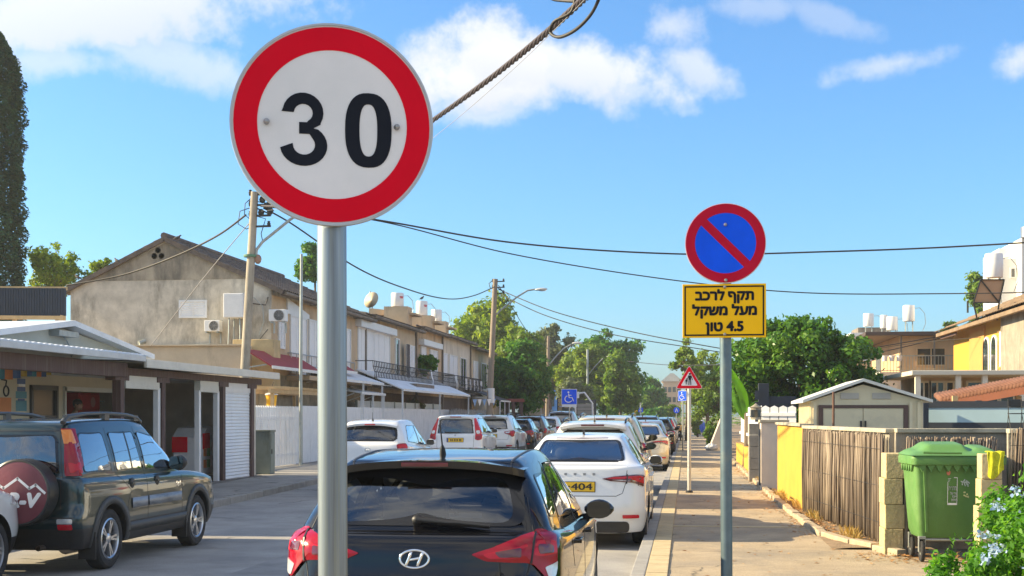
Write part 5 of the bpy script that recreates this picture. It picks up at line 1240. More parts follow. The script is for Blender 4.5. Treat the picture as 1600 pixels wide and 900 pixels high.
# red awnings, lean-to roofs
def awning(label, y0, y1, z0, z1, x1, mat, cat='awning', name='awning', x0=FX, corr=False, posts=True):
    root = thing(name, label, cat); m = MB(); n = 2 if not corr else max(8, int((y1 - y0) / .12))
    f = lambda t, y, d: (x0 + (x1 - x0) * t, y, z0 + (z1 - z0) * t + d)
    k = len(m.v)
    for d in (0, -.05):
        for t in (0, 1):
            for i in range(n + 1): m.v.append(f(t, y0 + (y1 - y0) * i / n, d + (.02 * (i % 2) if corr else 0)))
    w = n + 1
    for i in range(n): m.f += [(k + i, k + i + 1, k + w + i + 1, k + w + i), (k + 2 * w + i, k + 3 * w + i, k + 3 * w + i + 1, k + 2 * w + i + 1), (k + w + i, k + w + i + 1, k + 3 * w + i + 1, k + 3 * w + i)]; m.m += [0] * 3
    for e in (0, n): m.f.append((k + e, k + w + e, k + 3 * w + e, k + 2 * w + e)); m.m.append(0)
    m.build('roof_sheet', mat, root)
    m = MB(); m.bar(f(1, y0 - .02, -.03), f(1, y1 + .02, -.03), .04, .09); 
    m.build('edge_trim', WHITEM, root)
    for y in (y0 + .1, (y0 + y1) / 2, y1 - .1):
        m = MB(); m.bar(f(.02, y, -.55), f(.75, y, -.08), .035, .035)
        if posts: m.bar(f(.97, y, -.05), (f(.97, y, 0)[0], y, .2), .06, .06)
        m.build('bracket' if not posts else 'post', GALV if not posts else WHITEM, root)
    return root
awning('dark red awning over the ground floor of the end house', 37.0, 42.2, 3.68, 3.16, -11.95, REDAWN, posts=False)
awning('smaller dark red awning next to the thick sign post', yx(498, FX), yx(520, FX), 3.85, 3.3, -11.9, REDAWN, posts=False)
awning('pale sheet lean-to roof over the porch of the end house', yx(476, FX), yx(548, FX), 3.4, 2.95, -11.5, SHEETM, 'lean-to roof', 'lean_to_roof', corr=True)
awning('short pale porch roof beside the thick sign post, lower than its neighbour', yx(548, -11.9), yx(586, -11.9), 2.75, 2.55, -11.5, SHEETM, 'porch roof', 'porch_roof', x0=-12.7, corr=True)
awning('long pale sheet lean-to roof under the balconies of the row', yx(556, FX), yx(722, -11.3), 3.55, 2.75, -10.9, SHEETM, 'lean-to roof', 'lean_to_roof', corr=True)
awning('dark sheet lean-to roof behind the far timber pole', yx(724, FX), yx(775, -11.5), 3.4, 2.6, -10.6, M('dark sheet', (.09, .09, .10), .5, .2), 'lean-to roof', 'lean_to_roof', corr=True)
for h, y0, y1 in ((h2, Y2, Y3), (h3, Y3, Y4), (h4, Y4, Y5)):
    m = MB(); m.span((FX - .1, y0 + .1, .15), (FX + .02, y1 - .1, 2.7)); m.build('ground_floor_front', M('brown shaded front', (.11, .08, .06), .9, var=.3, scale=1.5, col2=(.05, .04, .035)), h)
# second house: loggia, window, railing
window_x(h2, FX + .02, yx(558, FX), yx(607, FX), 3.35, 5.15, kind='panel'); m = MB(); m.span((FX, yx(554, FX), 5.2), (FX + .28, yx(611, FX), 5.48)); m.build('shutter_box', WHITEM, h2)
window_x(h2, FX + .02, yx(617, FX), yx(622, FX), 3.4, 5.1, kind='pane', n=1); window_x(h2, FX + .02, yx(634, FX), yx(646, FX), 3.4, 4.95, kind='shutter', n=3)
m = MB(); louvres(m, FX + .25, yx(630, FX) - .4, yx(632, FX), 3.35, 4.95, 1); m.build('open_shutter', M('brown shutter', (.09, .07, .06), .7), h2, fix=False)
m = MB(); m.span((FX, yx(553, FX), 2.9), (FX + .75, yx(648, FX), 3.0)); m.build('balcony_slab', PL_PALE, h2); railing(h2, FX + .75, yx(553, FX), yx(648, FX), 3.0, .85)
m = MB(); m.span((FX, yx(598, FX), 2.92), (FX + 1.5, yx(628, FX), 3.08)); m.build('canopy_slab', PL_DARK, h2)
window_x(h3, FX + .02, yx(657, FX), yx(664, FX), 3.5, 5.05, kind='shutter', n=1); window_x(h3, FX + .02, yx(671, FX), yx(682, FX), 3.5, 5.0, kind='shutter', n=2); m = MB(); m.span((FX, yx(654, FX), 5.15), (FX + .28, yx(684, FX), 5.42)); m.build('shutter_box', WHITEM, h3)
m = MB(); m.span((FX, yx(652, FX), 2.9), (FX + .75, yx(688, FX), 3.0)); m.build('balcony_slab', PL_PALE, h3); railing(h3, FX + .75, yx(652, FX), yx(688, FX), 3.0, .85)
window_x(h4, FX + .02, yx(691, FX), yx(698, FX), 3.4, 5.0, kind='shutter', n=1); window_x(h4, FX + .02, yx(701, FX), yx(713, FX), 3.4, 5.0, kind='shutter', n=2); window_x(h4, FX + .02, yx(719, FX), yx(727, FX), 3.4, 5.0, kind='pane')
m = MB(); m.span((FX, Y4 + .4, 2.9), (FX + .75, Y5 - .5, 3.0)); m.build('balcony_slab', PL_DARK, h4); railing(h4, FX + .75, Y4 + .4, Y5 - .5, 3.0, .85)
m = MB()
for k, y in enumerate(np.linspace(Y4 + 2.5, Y5 - 1.2, 5)): m.grid(lambda u, v, y=y, k=k: (FX + .82 + .04 * math.sin(u * 9 + k), y + .5 * u, 3.75 - .6 * v), 6, 4)
m.build('laundry', M('laundry', (.5, .52, .56), .9, var=.4, scale=1.5), h4, fix=False)
window_x(h5, FX + .02, Y5 + 1, Y5 + 2.6, 3.4, 5.0, kind='shutter'); window_x(h5, FX + .02, Y5 + 4.2, Y5 + 6, 3.4, 5.0, kind='pane')
# things on the roofs
for px, py, zc, lab in ((621, 479, 60.5, 'white water tank with red print, first on the row house roofs'), (659, 493, 66, 'white water tank with red print and a bird on top'), (682, 502, 71, 'white water tank without print beside the one with a bird')):
    p = P(px, py, zc); water_tank(lab, tuple(p), r=.29, h=.62 if px != 659 else .72, turn=.6, mark=px != 682, panel=False)
    m = MB(); q = Vector(p) ; m.span((q.x - .5, q.y - .6, 5.9), (q.x + .6, q.y + .4, q.z - .04)); m.prism([(-1.3, -.3), (.9, -.3), (.9, -.22), (-1.3, .03)], lambda u, v, w: (q.x + u, q.y - .2 + w, q.z - .1 + v), 1.5); m.build('roof_room', PL_TAN, {621: h2, 659: h3, 682: h4}[px])
root = thing('satellite_dish', 'cream satellite dish with a long arm on the dark tiled roof', 'satellite dish', tuple(P(582, 470, 53)))
m = MB(); m.lathe([(.02 * k, .28 * (.02 * k) ** 2 * 1.6) for k in range(0, 29)], n=28); o = m.build('dish', M('cream dish', (.52, .44, .32), .5, var=.1), root, smooth=True); o.rotation_euler = (R(60), R(-50), 0); root.scale = (.62, .62, .62)
m = MB(); m.tube([(0, 0, -.5), (0, 0, .05)], .03, 8); m.tube([(-.45, -.2, .05), (-.1, -.2, .55)], .02, 6); m.ball((-.1, -.2, .57), .05, 8); m.build('arm', GALV, root)
def bird(label, p, rz, s=1.):
    root = thing('pigeon', label, 'bird', tuple(p), rz); m = MB()
    pts = [(-.17, .0, .02), (-.08, .0, .06), (0, .0, .09), (.07, .0, .12), (.10, .0, .17), (.135, .0, .185), (.165, .0, .175)]
    m.tube([(a * s, b * s, c * s) for a, b, c in pts], [r * s for r in (.008, .04, .06, .05, .03, .03, .004)], 10)
    for y in (-.02, .02): m.cyl((.0, y * s, .05 * s), (.01, y * s, -.02), .006 * s, n=5)
    m.build('body', M('pigeon', (.05, .045, .05), .7, var=.3, scale=14), root, smooth=True)
bird('dark pigeon standing on the ridge of the end house roof', P(277, 375, 41), .3, .8); bird('dark pigeon halfway down the sloping gable edge', P(183, 411, 41), 2.7, .8); bird('dark pigeon low on the gable edge near the leafy tree', P(122, 437, 41), 2.9, .8); bird('dark pigeon perched on top of a roof water tank', P(659, 468.5, 66), 1., 1.0)
# white slatted unit on the lean-to roof
root = thing('folding_screen', 'white slatted screen standing on the long lean-to roof', 'screen', tuple(P(650, 585, 63)))
for k in range(3):
    m = MB(); x = k * .32
    for q in (0, .28): m.bar((x * .3, x + q, -.12), (x * .3 - .06, x + q, .62), .03, .04)
    for z in np.linspace(.05, .58, 7): m.span((x * .3 - .07, x, z), (x * .3 - .03, x + .28, z + .035))
    m.build('leaf', WHITEM, root)
# pergola, lantern, cabinet, pole
root = thing('pergola', 'pale pine pergola behind the white picket fence', 'pergola')
PY0, PY1 = yx(400, -12.2), yx(480, -12.2)
m = MB()
for x in (-12.6, -11.75): m.bar((x, PY0 - .2, 2.42), (x, PY1 + .2, 2.42), .07, .12)
m.build('beam', WOODP, root)
m = MB(); 
for k in range(14): y = PY0 + (PY1 - PY0) * k / 13; m.bar((-12.75, y, 2.52), (-11.45, y, 2.52), .04, .07)
m.build('rafters', WOODP, root)
for x, y in ((-11.75, PY0 + .1), (-11.75, (PY0 + PY1) / 2 + .3), (-11.75, PY1 - .1), (-12.6, PY0 + .1), (-12.6, PY1 - .1)): m = MB(); m.bar((x, y, .2), (x, y, 2.38), .09, .09); m.build('post', WOODP, root)
root = thing('lantern', 'yellow bucket shaped lantern with white lid hanging by the pergola', 'lantern', tuple(P(424, 635, 38)))
m = MB(); m.lathe([(0, 0), (.13, 0), (.17, .33), (0, .33)], n=16); m.build('bucket', M('yellow plastic', (.78, .42, .01), .5), root, auto=40); m = MB(); m.lathe([(.19, .33), (.19, .36), (.05, .42), (.03, .46), (0, .46)], n=16); m.build('lid', WHITEM, root, auto=40); m = MB(); m.tube([(0, 0, .44), (0, .1, .62), (0, .2, .70)], .008, 5); m.build('hanger', IRON, root)
m = MB(); c = P(410, 736, 33.); c.z = .25
root = thing('utility_cabinet', 'greenish grey metal utility cabinet standing by the shop corner', 'cabinet', tuple(c))
CABM = M('cabinet green', (.20, .235, .21), .6, .1, var=.12, scale=3, col2=(.11, .12, .09), thr=(.5, .7), streak=.5)
m = MB(); m.span((-.26, -.2, 0), (.26, .2, 1.05)); m.build('body', CABM, root, bevel=.015); m = MB(); m.span((-.28, -.22, 1.05), (.28, .22, 1.10)); m.build('lid', CABM, root, bevel=.01); m = MB(); m.span((.26, -.16, .06), (.275, .16, 1.0)); d = m.build('door', CABM, root, bevel=.004); m = MB(); m.span((.275, -.12, .5), (.29, -.09, .62)); m.build('handle', IRON, d)
p = P(470, 725, 38.5); root = thing('thin_pole', 'thin grey metal pole rising in front of the white fence', 'pole', (p.x, p.y, .25)); m = MB(); m.tube([(0, 0, 0), (0, 0, 3), (.02, 0, 6.2)], [.055, .05, .04], 10); m.build('shaft', GALV, root, auto=40)
# fences
def picket(label, pts, h, mat, w=.1, gap=.02, name='picket_fence', cat='fence', point=True, z0=.27, x_off=0., var=.0, group=None):
    root = thing(name, label, cat, group=group); m = MB()
    for a, b in zip(pts[:-1], pts[1:]):
        d = math.dist(a, b); n = max(1, int(d / (w + gap))); ang = math.atan2(b[1] - a[1], b[0] - a[0]); ca, sa = math.cos(ang), math.sin(ang)
        for i in range(n):
            s_ = (i + .5) * d / n; hh = h + random.uniform(-var, var); ww = d / n - gap
            base = lambda u, v, t: (a[0] + ca * (s_ + u) - sa * t, a[1] + sa * (s_ + u) + ca * t, z0 + v)
            m.prism([(-ww / 2, 0), (ww / 2, 0), (ww / 2, hh - (.05 if point else 0)), (0, hh), (-ww / 2, hh - (.05 if point else 0))] if point else [(-ww / 2, 0), (ww / 2, 0), (ww / 2, hh), (-ww / 2, hh)], base, .022)
    m.build('pales', mat, root)
    m = MB()
    for a, b in zip(pts[:-1], pts[1:]):
        for z in (.3, h * .8): m.bar((a[0] - .03, a[1], z0 + z), (b[0] - .03, b[1], z0 + z), .04, .08)
    m.build('rails', mat, root); return root
fx_ = -11.55
picket('white picket fence with pointed pales beside the grey cabinet', [(fx_, yx(391, fx_)), (fx_, yx(468, fx_))], 1.72, WHITEW, .10, .055)
picket('tall closed white board fence behind the white parked cars', [(fx_, yx(471, fx_)), (fx_, yx(702, fx_))], 1.74, WHITEW, .16, .006, 'board_fence', point=False)
picket('weathered grey picket fence beyond the white boards', [(fx_ + .3, yx(703, fx_ + .3)), (fx_ + .3, yx(762, fx_ + .3))], 1.75, M('grey weathered wood', (.26, .25, .24), .85, var=.3, scale=4), .12, .05, var=.06)
root = thing('glass_fence', 'low pale panel fence behind the white boards', 'fence'); m = MB(); a, b = yx(556, -12.2), yx(688, -12.2)
m.span((-12.2, a, 1.75), (-12.17, b, 2.28)); m.build('panel', M('pale panel', (.6, .63, .66), .3), root); m = MB()
for k in range(9): y = a + (b - a) * k / 8; m.span((-12.22, y - .03, .2), (-12.13, y + .03, 2.3))
m.build('post', GALV, root)
root = thing('bunting', 'small blue and white pennants hung near the far timber pole', 'bunting'); 
a, b = P(738, 622, 60), P(775, 621, 63); m = MB(); m.tube([a, (a + b) / 2 - Vector((0, 0, .08)), b], .008, 5); m.build('string', IRON, root)
for k in range(5):
    p = a.lerp(b, (k + .5) / 5); m = MB(); m.prism([(-.14, 0), (.14, 0), (0, -.34)], lambda u, v, w: (p.x + u * .6, p.y + u * .8, p.z + v - .06), .008); m.build('pennant', WHITEP if k % 2 else M('pennant blue', (.2, .35, .6), .7), root)
# ------------------------------------------------------------------ the kiosk shop
SX = -10.4
shop = thing('kiosk_shop', 'low open fronted kiosk shop with dark timber posts and pale sheet canopy', 'shop')
ya, yb, yc = yx(-60, SX), yx(190, SX), yx(403, SX); FL = .25
WALLI = M('shop inner wall', (.60, .54, .46), .85, var=.12, scale=2); WALLL = M('shop pale wall', (.55, .49, .36), .8, var=.08, scale=2)
CANW = M('cream sheet', (.62, .60, .53), .5, var=.07, scale=3, col2=(.42, .40, .35), thr=(.55, .75))
m = MB(); m.span((SX - 5, ya, .1), (SX + .1, yc, FL)); m.build('floor', M('shop floor', (.16, .15, .14), .6), shop)
m = MB(); m.span((SX - 5.1, ya, FL), (SX - 5, yc, 2.9)); m.span((SX - 5, yc - .12, FL), (SX - .05, yc - .02, 2.62)); m.span((SX - 5, ya, FL), (SX - .6, ya + .1, 2.6)); m.build('back_wall', WALLI, shop)
def corr_roof(name, y0, y1, z_in, z_out, mat, x0, x1):
    m = MB(); n = int((y1 - y0) / .09)
    for d in (0, -.03):
        for t in (0, 1):
            for i in range(n + 1): m.v.append((x0 + (x1 - x0) * t, y0 + (y1 - y0) * i / n, z_in + (z_out - z_in) * t + d + .022 * (i % 2)))
    w = n + 1
    for i in range(n): m.f += [(i, i + 1, w + i + 1, w + i), (2 * w + i, 3 * w + i, 3 * w + i + 1, 2 * w + i + 1), (w + i, w + i + 1, 3 * w + i + 1, 3 * w + i)]; m.m += [0] * 3
    return m.build(name, mat, shop)
corr_roof('canopy', ya, yb + .05, 2.95, 2.83, SHEETM, SX - 5, SX + .42); corr_roof('canopy', yb + .1, yc + .25, 2.86, 2.74, CANW, SX - 5, SX + .42)
m = MB(); m.span((SX + .40, ya, 2.71), (SX + .46, yb + .05, 2.82)); m.build('fascia', M('grey fascia', (.50, .54, .58), .4, .2), shop, bevel=.01); m = MB(); m.span((SX + .40, yb + .08, 2.60), (SX + .46, yc + .3, 2.76)); m.build('fascia', CANW, shop, bevel=.01)
m = MB(); m.span((SX - .08, ya, 2.42), (SX + .12, yb, 2.68)); m.build('beam', WOODB, shop, bevel=.01); m = MB(); m.span((SX - .06, yb, 2.46), (SX + .10, yc, 2.6)); m.build('beam', WOODB, shop, bevel=.01)
for px in (185, 250, 345, 390, -30):
    y = yx(px, SX); m = MB(); m.bar((SX, y, FL - .1), (SX, y, 2.5), .17, .17); m.build('post', WOODB, shop, bevel=.012)
    m = MB(); m.span((SX - .12, y - .3, 2.36), (SX + .08, y + .3, 2.46)); m.build('corbel', WOODB, shop)
# white frames and the roller shutter between the posts
y = yx(345, SX); y2 = yx(390, SX)
m = MB(); m.span((SX - .04, y + .1, FL), (SX + .02, y2 - .1, 2.3)); louvres(m, SX + .02, y + .1, y2 - .1, FL, 2.25, 1, pitch=.075, d=.018); m.build('roller_shutter', SHUT, shop, fix=False); m = MB(); m.span((SX - .1, y + .09, 2.25), (SX + .05, y2 - .09, 2.46)); m.build('shutter_box', WHITEM, shop)
for px0, px1 in ((192, 245), (309, 338)):
    p0, p1 = yx(px0, SX), yx(px1, SX); m = MB(); m.span((SX - .08, p0, 2.22), (SX + .06, p1, 2.46)); m.build('shutter_box', CANW, shop)
    for p in ((p1,) if px0 < 300 else (p0, p1)): m = MB(); m.span((SX - .05, p - .06, FL), (SX + .05, p + .06, 2.25)); m.build('white_upright', WHITEM, shop)
# inner front wall with its door, window and stickers
IX = SX - 1.9
m = MB(); d0, d1 = yx(46, IX), yx(88, IX); w0, w1 = yx(98, IX), yx(186, IX)
m.span((IX - .1, ya, FL), (IX, d0, 2.5)); m.span((IX - .1, d0, 2.28), (IX, w1 + .3, 2.5)); m.span((IX - .1, d1, FL), (IX, w0, 2.28)); m.span((IX - .1, w0, FL), (IX, w1, 1.2)); m.build('inner_wall', WALLL, shop)
m = MB(); m.span((IX - 3.0, d0, 2.5), (SX - .1, yc - .2, 2.6)); m.build('ceiling_panel', M('ceiling grey', (.66, .66, .63), .8), shop)
for a, b, z0, nm in ((d0, d1, FL, 'door'), (w0, w1, 1.2, 'window')):
    m = MB(); t = .07
    m.span((IX - .05, a, z0), (IX + .05, a + t, 2.28)); m.span((IX - .05, b - t, z0), (IX + .05, b, 2.28)); m.span((IX - .05, a, 2.2), (IX + .05, b, 2.29)); m.span((IX - .05, a, z0), (IX + .05, b, z0 + .08))
    if nm == 'door':
        for z in (.95, 1.65): m.span((IX - .04, a, z), (IX + .04, b, z + .06))
    fr = m.build(nm, M('dark grey frame', (.06, .065, .07), .5) if nm == 'door' else CANW, shop)
    if nm == 'door': m = MB(); m.span((IX - .02, a, z0), (IX, b, 2.28)); m.build('pane', M('dim pane', (.02, .025, .03), .25, var=.5, scale=3), fr)
m = MB()
cols = [M('sticker blue', (.05, .12, .3), .5), M('sticker orange', (.6, .2, .06), .5), M('sticker teal', (.06, .25, .32), .5), WHITEP]
sx0 = IX + .003
for k, (px, py, w, h, c) in enumerate(((33, 596, .3, .1, 0), (33, 608, .3, .08, 0), (33, 617, .4, .13, 2), (33, 625, .25, .05, 0), (33, 634, .4, .2, 2), (8, 634, .42, .3, 1), (34, 602, .24, .05, 3))):
    yy, zz = yx(px, IX), zx(px, py, IX); m = MB(); m.span((sx0 - .01, yy - w / 2, zz - h / 2), (sx0 + .003, yy + w / 2, zz + h / 2)); m.build('sticker', cols[c], shop)
m = MB(); zz = zx(9, 611, IX); yy = yx(9, IX); m.tube([(IX + .006, yy + .09 * math.cos(a), zz + .09 * math.sin(a)) for a in np.linspace(0, 6.28, 16)], .018, 5, caps=False); yy = yx(6, IX); zz = zx(6, 598, IX); m.tube([(IX + .006, yy - .1, zz + .06), (IX + .006, yy + .08, zz + .04), (IX + .006, yy + .05, zz - .06)], .016, 5); m.build('lettering', INK, shop)
# gable of the shop roof behind the canopy, with its roof edges
gX = -11.2; ay = yx(97, gX); az = zx(97, 513, gX); ry_ = yx(216, gX); rz_ = zx(216, 556, gX); ly = 2 * ay - ry_
m = MB(); m.prism([(ly, 2.75), (ry_, 2.75), (ry_, rz_), (ay, az), (ly, rz_)], lambda u, v, w: (gX - .12 + w, u, v), .12); m.build('gable', M('pale gable boards', (.52, .52, .44), .7, var=.06, scale=2), shop)
m = MB()
for y_, z_ in ((ry_ + .25, rz_ - .06), (ly - .25, rz_ - .06)): m.add([(gX + .25, ay, az + .04), (gX + .25, y_, z_), (gX - 5, y_, z_), (gX - 5, ay, az + .04), (gX + .25, ay, az + .14), (gX + .25, y_, z_ + .1), (gX - 5, y_, z_ + .1), (gX - 5, ay, az + .14)], [(0, 1, 2, 3), (4, 7, 6, 5), (0, 4, 5, 1), (1, 5, 6, 2), (2, 6, 7, 3)])
m.build('gable_roof', SHEETM, shop)
m = MB(); m.tube([(gX + .02, ay - .1, az - .08), (gX + .06, ay + .1, az - .25), (gX + .03, ay + .35, az - .45), (gX + .03, ay + .3, az - .5)], .012, 5); m.span((gX, ay - .5, az - .16), (gX + .2, ay + .25, az - .06)); m.build('cable_box', GALV, shop)
# dark slatted screen on a frame over the roof
root = thing('roof_screen', 'dark navy slatted screen on a timber frame above the shop roof', 'screen')
a, b = P(-60, 471, 31), P(103, 472, 31); m = MB(); n = 40
hs = 21.5 * 31 / F
for k in range(n):
    p = a.lerp(b, (k + .5) / n); m.span((p.x - (b.x - a.x) / n * .46, p.y - .02, p.z - hs), (p.x + (b.x - a.x) / n * .46, p.y + .03, p.z + hs))
m.build('slats', M('navy slats', (.018, .026, .045), .55, var=.2, scale=3), root)
m = MB(); m.bar(a - Vector((0, .04, hs + .05)), b - Vector((0, .04, hs + .05)), .08, .09); m.bar(a + Vector((0, .05, hs)), b + Vector((0, .05, hs)), .08, .08)
for t in (.05, .5, .97): p = a.lerp(b, t); m.bar((p.x, p.y + .04, 2.8), (p.x, p.y + .04, p.z + hs), .08, .08)
p = b; m.bar((p.x - .25, p.y - .2, 3.25), (p.x - .05, p.y - .05, p.z - hs), .09, .09); m.build('frame', WOODP, root)
# bunting of small printed bags hung under the beam
root = thing('hanging_bags', 'string of small blue printed bags hung under the shop beam', 'hanging bags'); ropes = [P(-20, 567, 22.2), P(30, 569, 22.6), P(60, 567, 23), P(92, 563, 23.5)]
m = MB(); m.tube(ropes, .008, 5); m.build('string', IRON, root)
for k in range(12):
    t = (k + .5) / 12 * 3; i = min(2, int(t)); p = ropes[i].lerp(ropes[i + 1], t - i); hh = .22 if k < 7 else .2
    m = MB(); m.grid(lambda u, v: (p.x + (u - .5) * .13 + .01, p.y + (u - .5) * .09 + .03 * math.sin(u * 3.1), p.z - .02 - v * hh * (1 + .15 * math.sin(k))), 4, 3); m.build('bag', [cols[0], cols[2], cols[1], cols[0], M('sticker yellow', (.5, .35, .06), .5)][k % 5], root, fix=False)
# goods and machines inside
def at(px, X, z=FL): return (X, yx(px, X), z)
root = thing('drinks_fridge', 'red topped drinks fridge behind the person in the shop', 'fridge', at(121, IX - 2.0)); m = MB(); m.span((-.3, -.55, 0), (.3, .55, 2.0)); m.build('cabinet', M('fridge red', (.45, .02, .03), .4), root, bevel=.02); m = MB(); m.span((.3, -.5, .2), (.31, .5, 1.55)); m.build('door', PANE, root); m = MB(); m.span((.3, -.52, 1.62), (.315, .52, 1.95)); hd = m.build('header', M('fridge header', (.55, .03, .05), .4), root); m = MB(); m.lathe([(0, .316), (.12, .316), (.12, .322), (0, .322)], o=(0, .15, 1.78), n=20, axis='X'); m.build('mark', M('header mark', (.6, .25, .25), .5), hd)
root = thing('shelf_unit', 'shelf of bottles and packets beside the red topped fridge', 'shelf', at(158, IX - 2.2)); m = MB()
for z in (.3, .8, 1.3, 1.8): m.span((-.2, -.6, z), (.2, .6, z + .03))
for y in (-.6, .6): m.span((-.2, y - .02, 0), (.2, y + .02, 2))
m.build('frame', GALV, root)
for k in range(24): z = (.33, .83, 1.33)[k % 3]; y = -.5 + (k // 3) * .14; m = MB(); m.lathe([(0, 0), (.05, 0), (.05, .2), (.02, .28), (.02, .33), (0, .33)], o=(.05, y, z), n=8); m.build('bottle', [M('bottle pale', (.5, .6, .62), .2), M('bottle green', (.08, .3, .2), .2), M('bottle white', (.6, .6, .6), .3)][k % 3], root, auto=50)
def poster(label, px, py, X, w, h, base, cat='poster'):
    root = thing('poster', label, cat, (X, yx(px, X), zx(px, py, X)), 0, 'posters on the back wall of the shop'); m = MB(); m.span((-.02, -w / 2, -h / 2), (0, w / 2, h / 2)); m.build('sheet', base, root)
    k = 0
    for i in range(4):
        for j in range(3): m = MB(); y = -w / 2 + w * (j + .5) / 3; z = h / 2 - h * (i + .6) / 4.6; m.span((0, y - w * .12, z - h * .07), (.004, y + w * .12, z + h * .07)); m.build('picture', [cols[1], cols[0], M('sticker green', (.1, .3, .1), .5), M('sticker pink', (.5, .25, .25), .5), WHITEP][(i * 3 + j * 2) % 5], root)
poster('dark blue framed menu poster on the back wall of the shop', 295, 638, SX - 4.9, 1.0, 1.9, M('poster navy', (.03, .05, .11), .4)); poster('dark red poster on the back wall near the roller shutter', 331, 640, SX - 4.9, .55, 2.2, M('poster red', (.16, .02, .035), .4))
root = thing('ice_cream_freezer', 'red and white ice cream freezer with pictures standing at the shop front', 'freezer', (SX - .75, yx(312, SX - .75), FL + .08)); FRW = M('freezer white', (.68, .68, .68), .4)
m = MB(); m.span((-.35, -.75, .06), (.35, .75, .9)); m.build('cabinet', FRW, root, bevel=.03)
m = MB(); m.prism([(-.75, .9), (.75, .9), (.72, 1.02), (.2, 1.14), (-.45, 1.10)], lambda u, v, w: (-.35 + w, u, v), .7); m.build('lid', FRW, root)
for p_, q_ in (((.35, -.74, .62), (.362, -.3, .98)), ((.35, .45, .1), (.362, .74, .88)), ((-.36, -.765, .55), (.0, -.75, .9))): m = MB(); m.span(p_, q_); m.build('red_panel', S_RED, root)
for k in range(10): m = MB(); y = -.6 + (k % 5) * .22; z = .2 + (k // 5) * .26; m.span((.352, y - .08, z), (.368, y + .08, z + .18)); m.build('picture', [cols[1], M('sticker green', (.1, .3, .1), .5), WHITEP, cols[2], M('sticker brown', (.25, .12, .06), .5)][k % 5], root)
m = MB(); m.tube([(.372, .05 + .11 * math.cos(a) * (1 - a / 14), .72 + .11 * math.sin(a) * (1 - a / 14)) for a in np.linspace(0, 9.5, 30)], .016, 6); m.build('swirl', S_RED, root)
for y in (-.65, .65):
    for x in (-.28, .28): m = MB(); m.lathe([(0, -.03), (.05, -.03), (.05, .03), (0, .03)], o=(x, y, -.02), n=12, axis='Y'); m.build('caster', RUBBER, root, auto=40)
root = thing('covered_freezer', 'dark blue covered chest behind the ice cream freezer', 'chest', (SX - 2.6, yx(296, SX - 2.6), FL)); m = MB(); m.grid(lambda u, v: (-.45 + .9 * u, -1.1 + 2.2 * v, 1.0 - .12 * (abs(u - .5) * 2) ** 6 - .14 * (abs(v - .5) * 2) ** 6 + .02 * math.sin(v * 17)), 14, 18); m.span((-.44, -1.08, 0), (.44, 1.08, .86)); m.build('cover', M('navy cover', (.012, .025, .06), .6), root, auto=50)
# the shopkeeper, seen to the shoulders over the parked car
SKIN = M('skin', (.42, .23, .15), .55, var=.06); HAIR = M('dark hair', (.012, .010, .009), .6, var=.3, scale=30); SHIRT = M('dark red shirt', (.16, .03, .035), .85, var=.1); TROUS = M('navy trousers', (.03, .035, .05), .85)
def skinned(name, chains, mat, parent, sub=2):
    """one continuous surface grown round chains of (x, y, z, radius); chains share their joints"""
    me = bpy.data.meshes.new(name); vs, es, rr, idx = [], [], [], {}
    for ch in chains:
        last = None
        for x, y, z, r in ch:
            k = (round(x, 4), round(y, 4), round(z, 4))
            if k not in idx: idx[k] = len(vs); vs.append((x, y, z)); rr.append(r)
            if last is not None and last != idx[k]: es.append((last, idx[k]))
            last = idx[k]
    me.from_pydata(vs, es, []); o = bpy.data.objects.new(name, me); COL.objects.link(o)
    md = o.modifiers.new('s', 'SKIN'); md.use_smooth_shade = True; s2 = o.modifiers.new('u', 'SUBSURF'); s2.levels = s2.render_levels = sub
    for i, r in enumerate(rr): me.skin_vertices[0].data[i].radius = r if isinstance(r, tuple) else (r, r)
    me.skin_vertices[0].data[0].use_root = True
    dg = bpy.context.evaluated_depsgraph_get(); m2 = bpy.data.meshes.new_from_object(o.evaluated_get(dg), depsgraph=dg); o.modifiers.clear(); o.data = m2; m2.materials.clear(); m2.materials.append(mat); m2.shade_smooth(); o.parent = parent; return o
X_ = IX - .75; who = thing('person', 'person with short dark hair looking down behind the shop window', 'person', (X_, yx(115, X_), FL), 0)
ch = [[(0, 0, .95, (.14, .11)), (0, 0, 1.15, (.15, .11)), (0, 0, 1.36, (.17, .12)), (.02, 0, 1.48, (.09, .08)), (.035, 0, 1.54, .055), (.07, 0, 1.60, .06)]]
for s_ in (-1, 1):
    ch.append([(0, 0, .95, (.14, .11)), (0, s_ * .1, .86, .095), (0, s_ * .11, .48, .062), (-.02, s_ * .11, .08, .042), (.1, s_ * .12, .035, .038), (.16, s_ * .12, .03, .03)])
    ch.append([(0, 0, 1.36, (.17, .12)), (0, s_ * .19, 1.40, .062), (.03, s_ * .23, 1.12, .046), (.24, s_ * .16, 1.0, .034), (.30, s_ * .15, .99, .032), (.36, s_ * .14, .985, .03)])
    for k in range(4): yy = s_ * (.115 + .018 * k); ch.append([(.36, s_ * .14, .985, .03), (.385, yy, .985, .0095), (.42 - .006 * abs(k - 1.5), yy, .975, .009), (.44 - .006 * abs(k - 1.5), yy, .95, .008)])
    ch.append([(.30, s_ * .15, .99, .032), (.325, s_ * .105, .985, .011), (.36, s_ * .09, .975, .009)])
skinned('body', ch, SKIN, who)
skinned('shirt', [[(0, 0, .93, (.155, .125)), (0, 0, 1.15, (.165, .125)), (0, 0, 1.36, (.185, .135)), (.015, 0, 1.46, (.11, .095))]] + [[(0, 0, 1.36, (.185, .135)), (0, s_ * .19, 1.40, .078), (.02, s_ * .22, 1.20, .066)] for s_ in (-1, 1)], SHIRT, who)
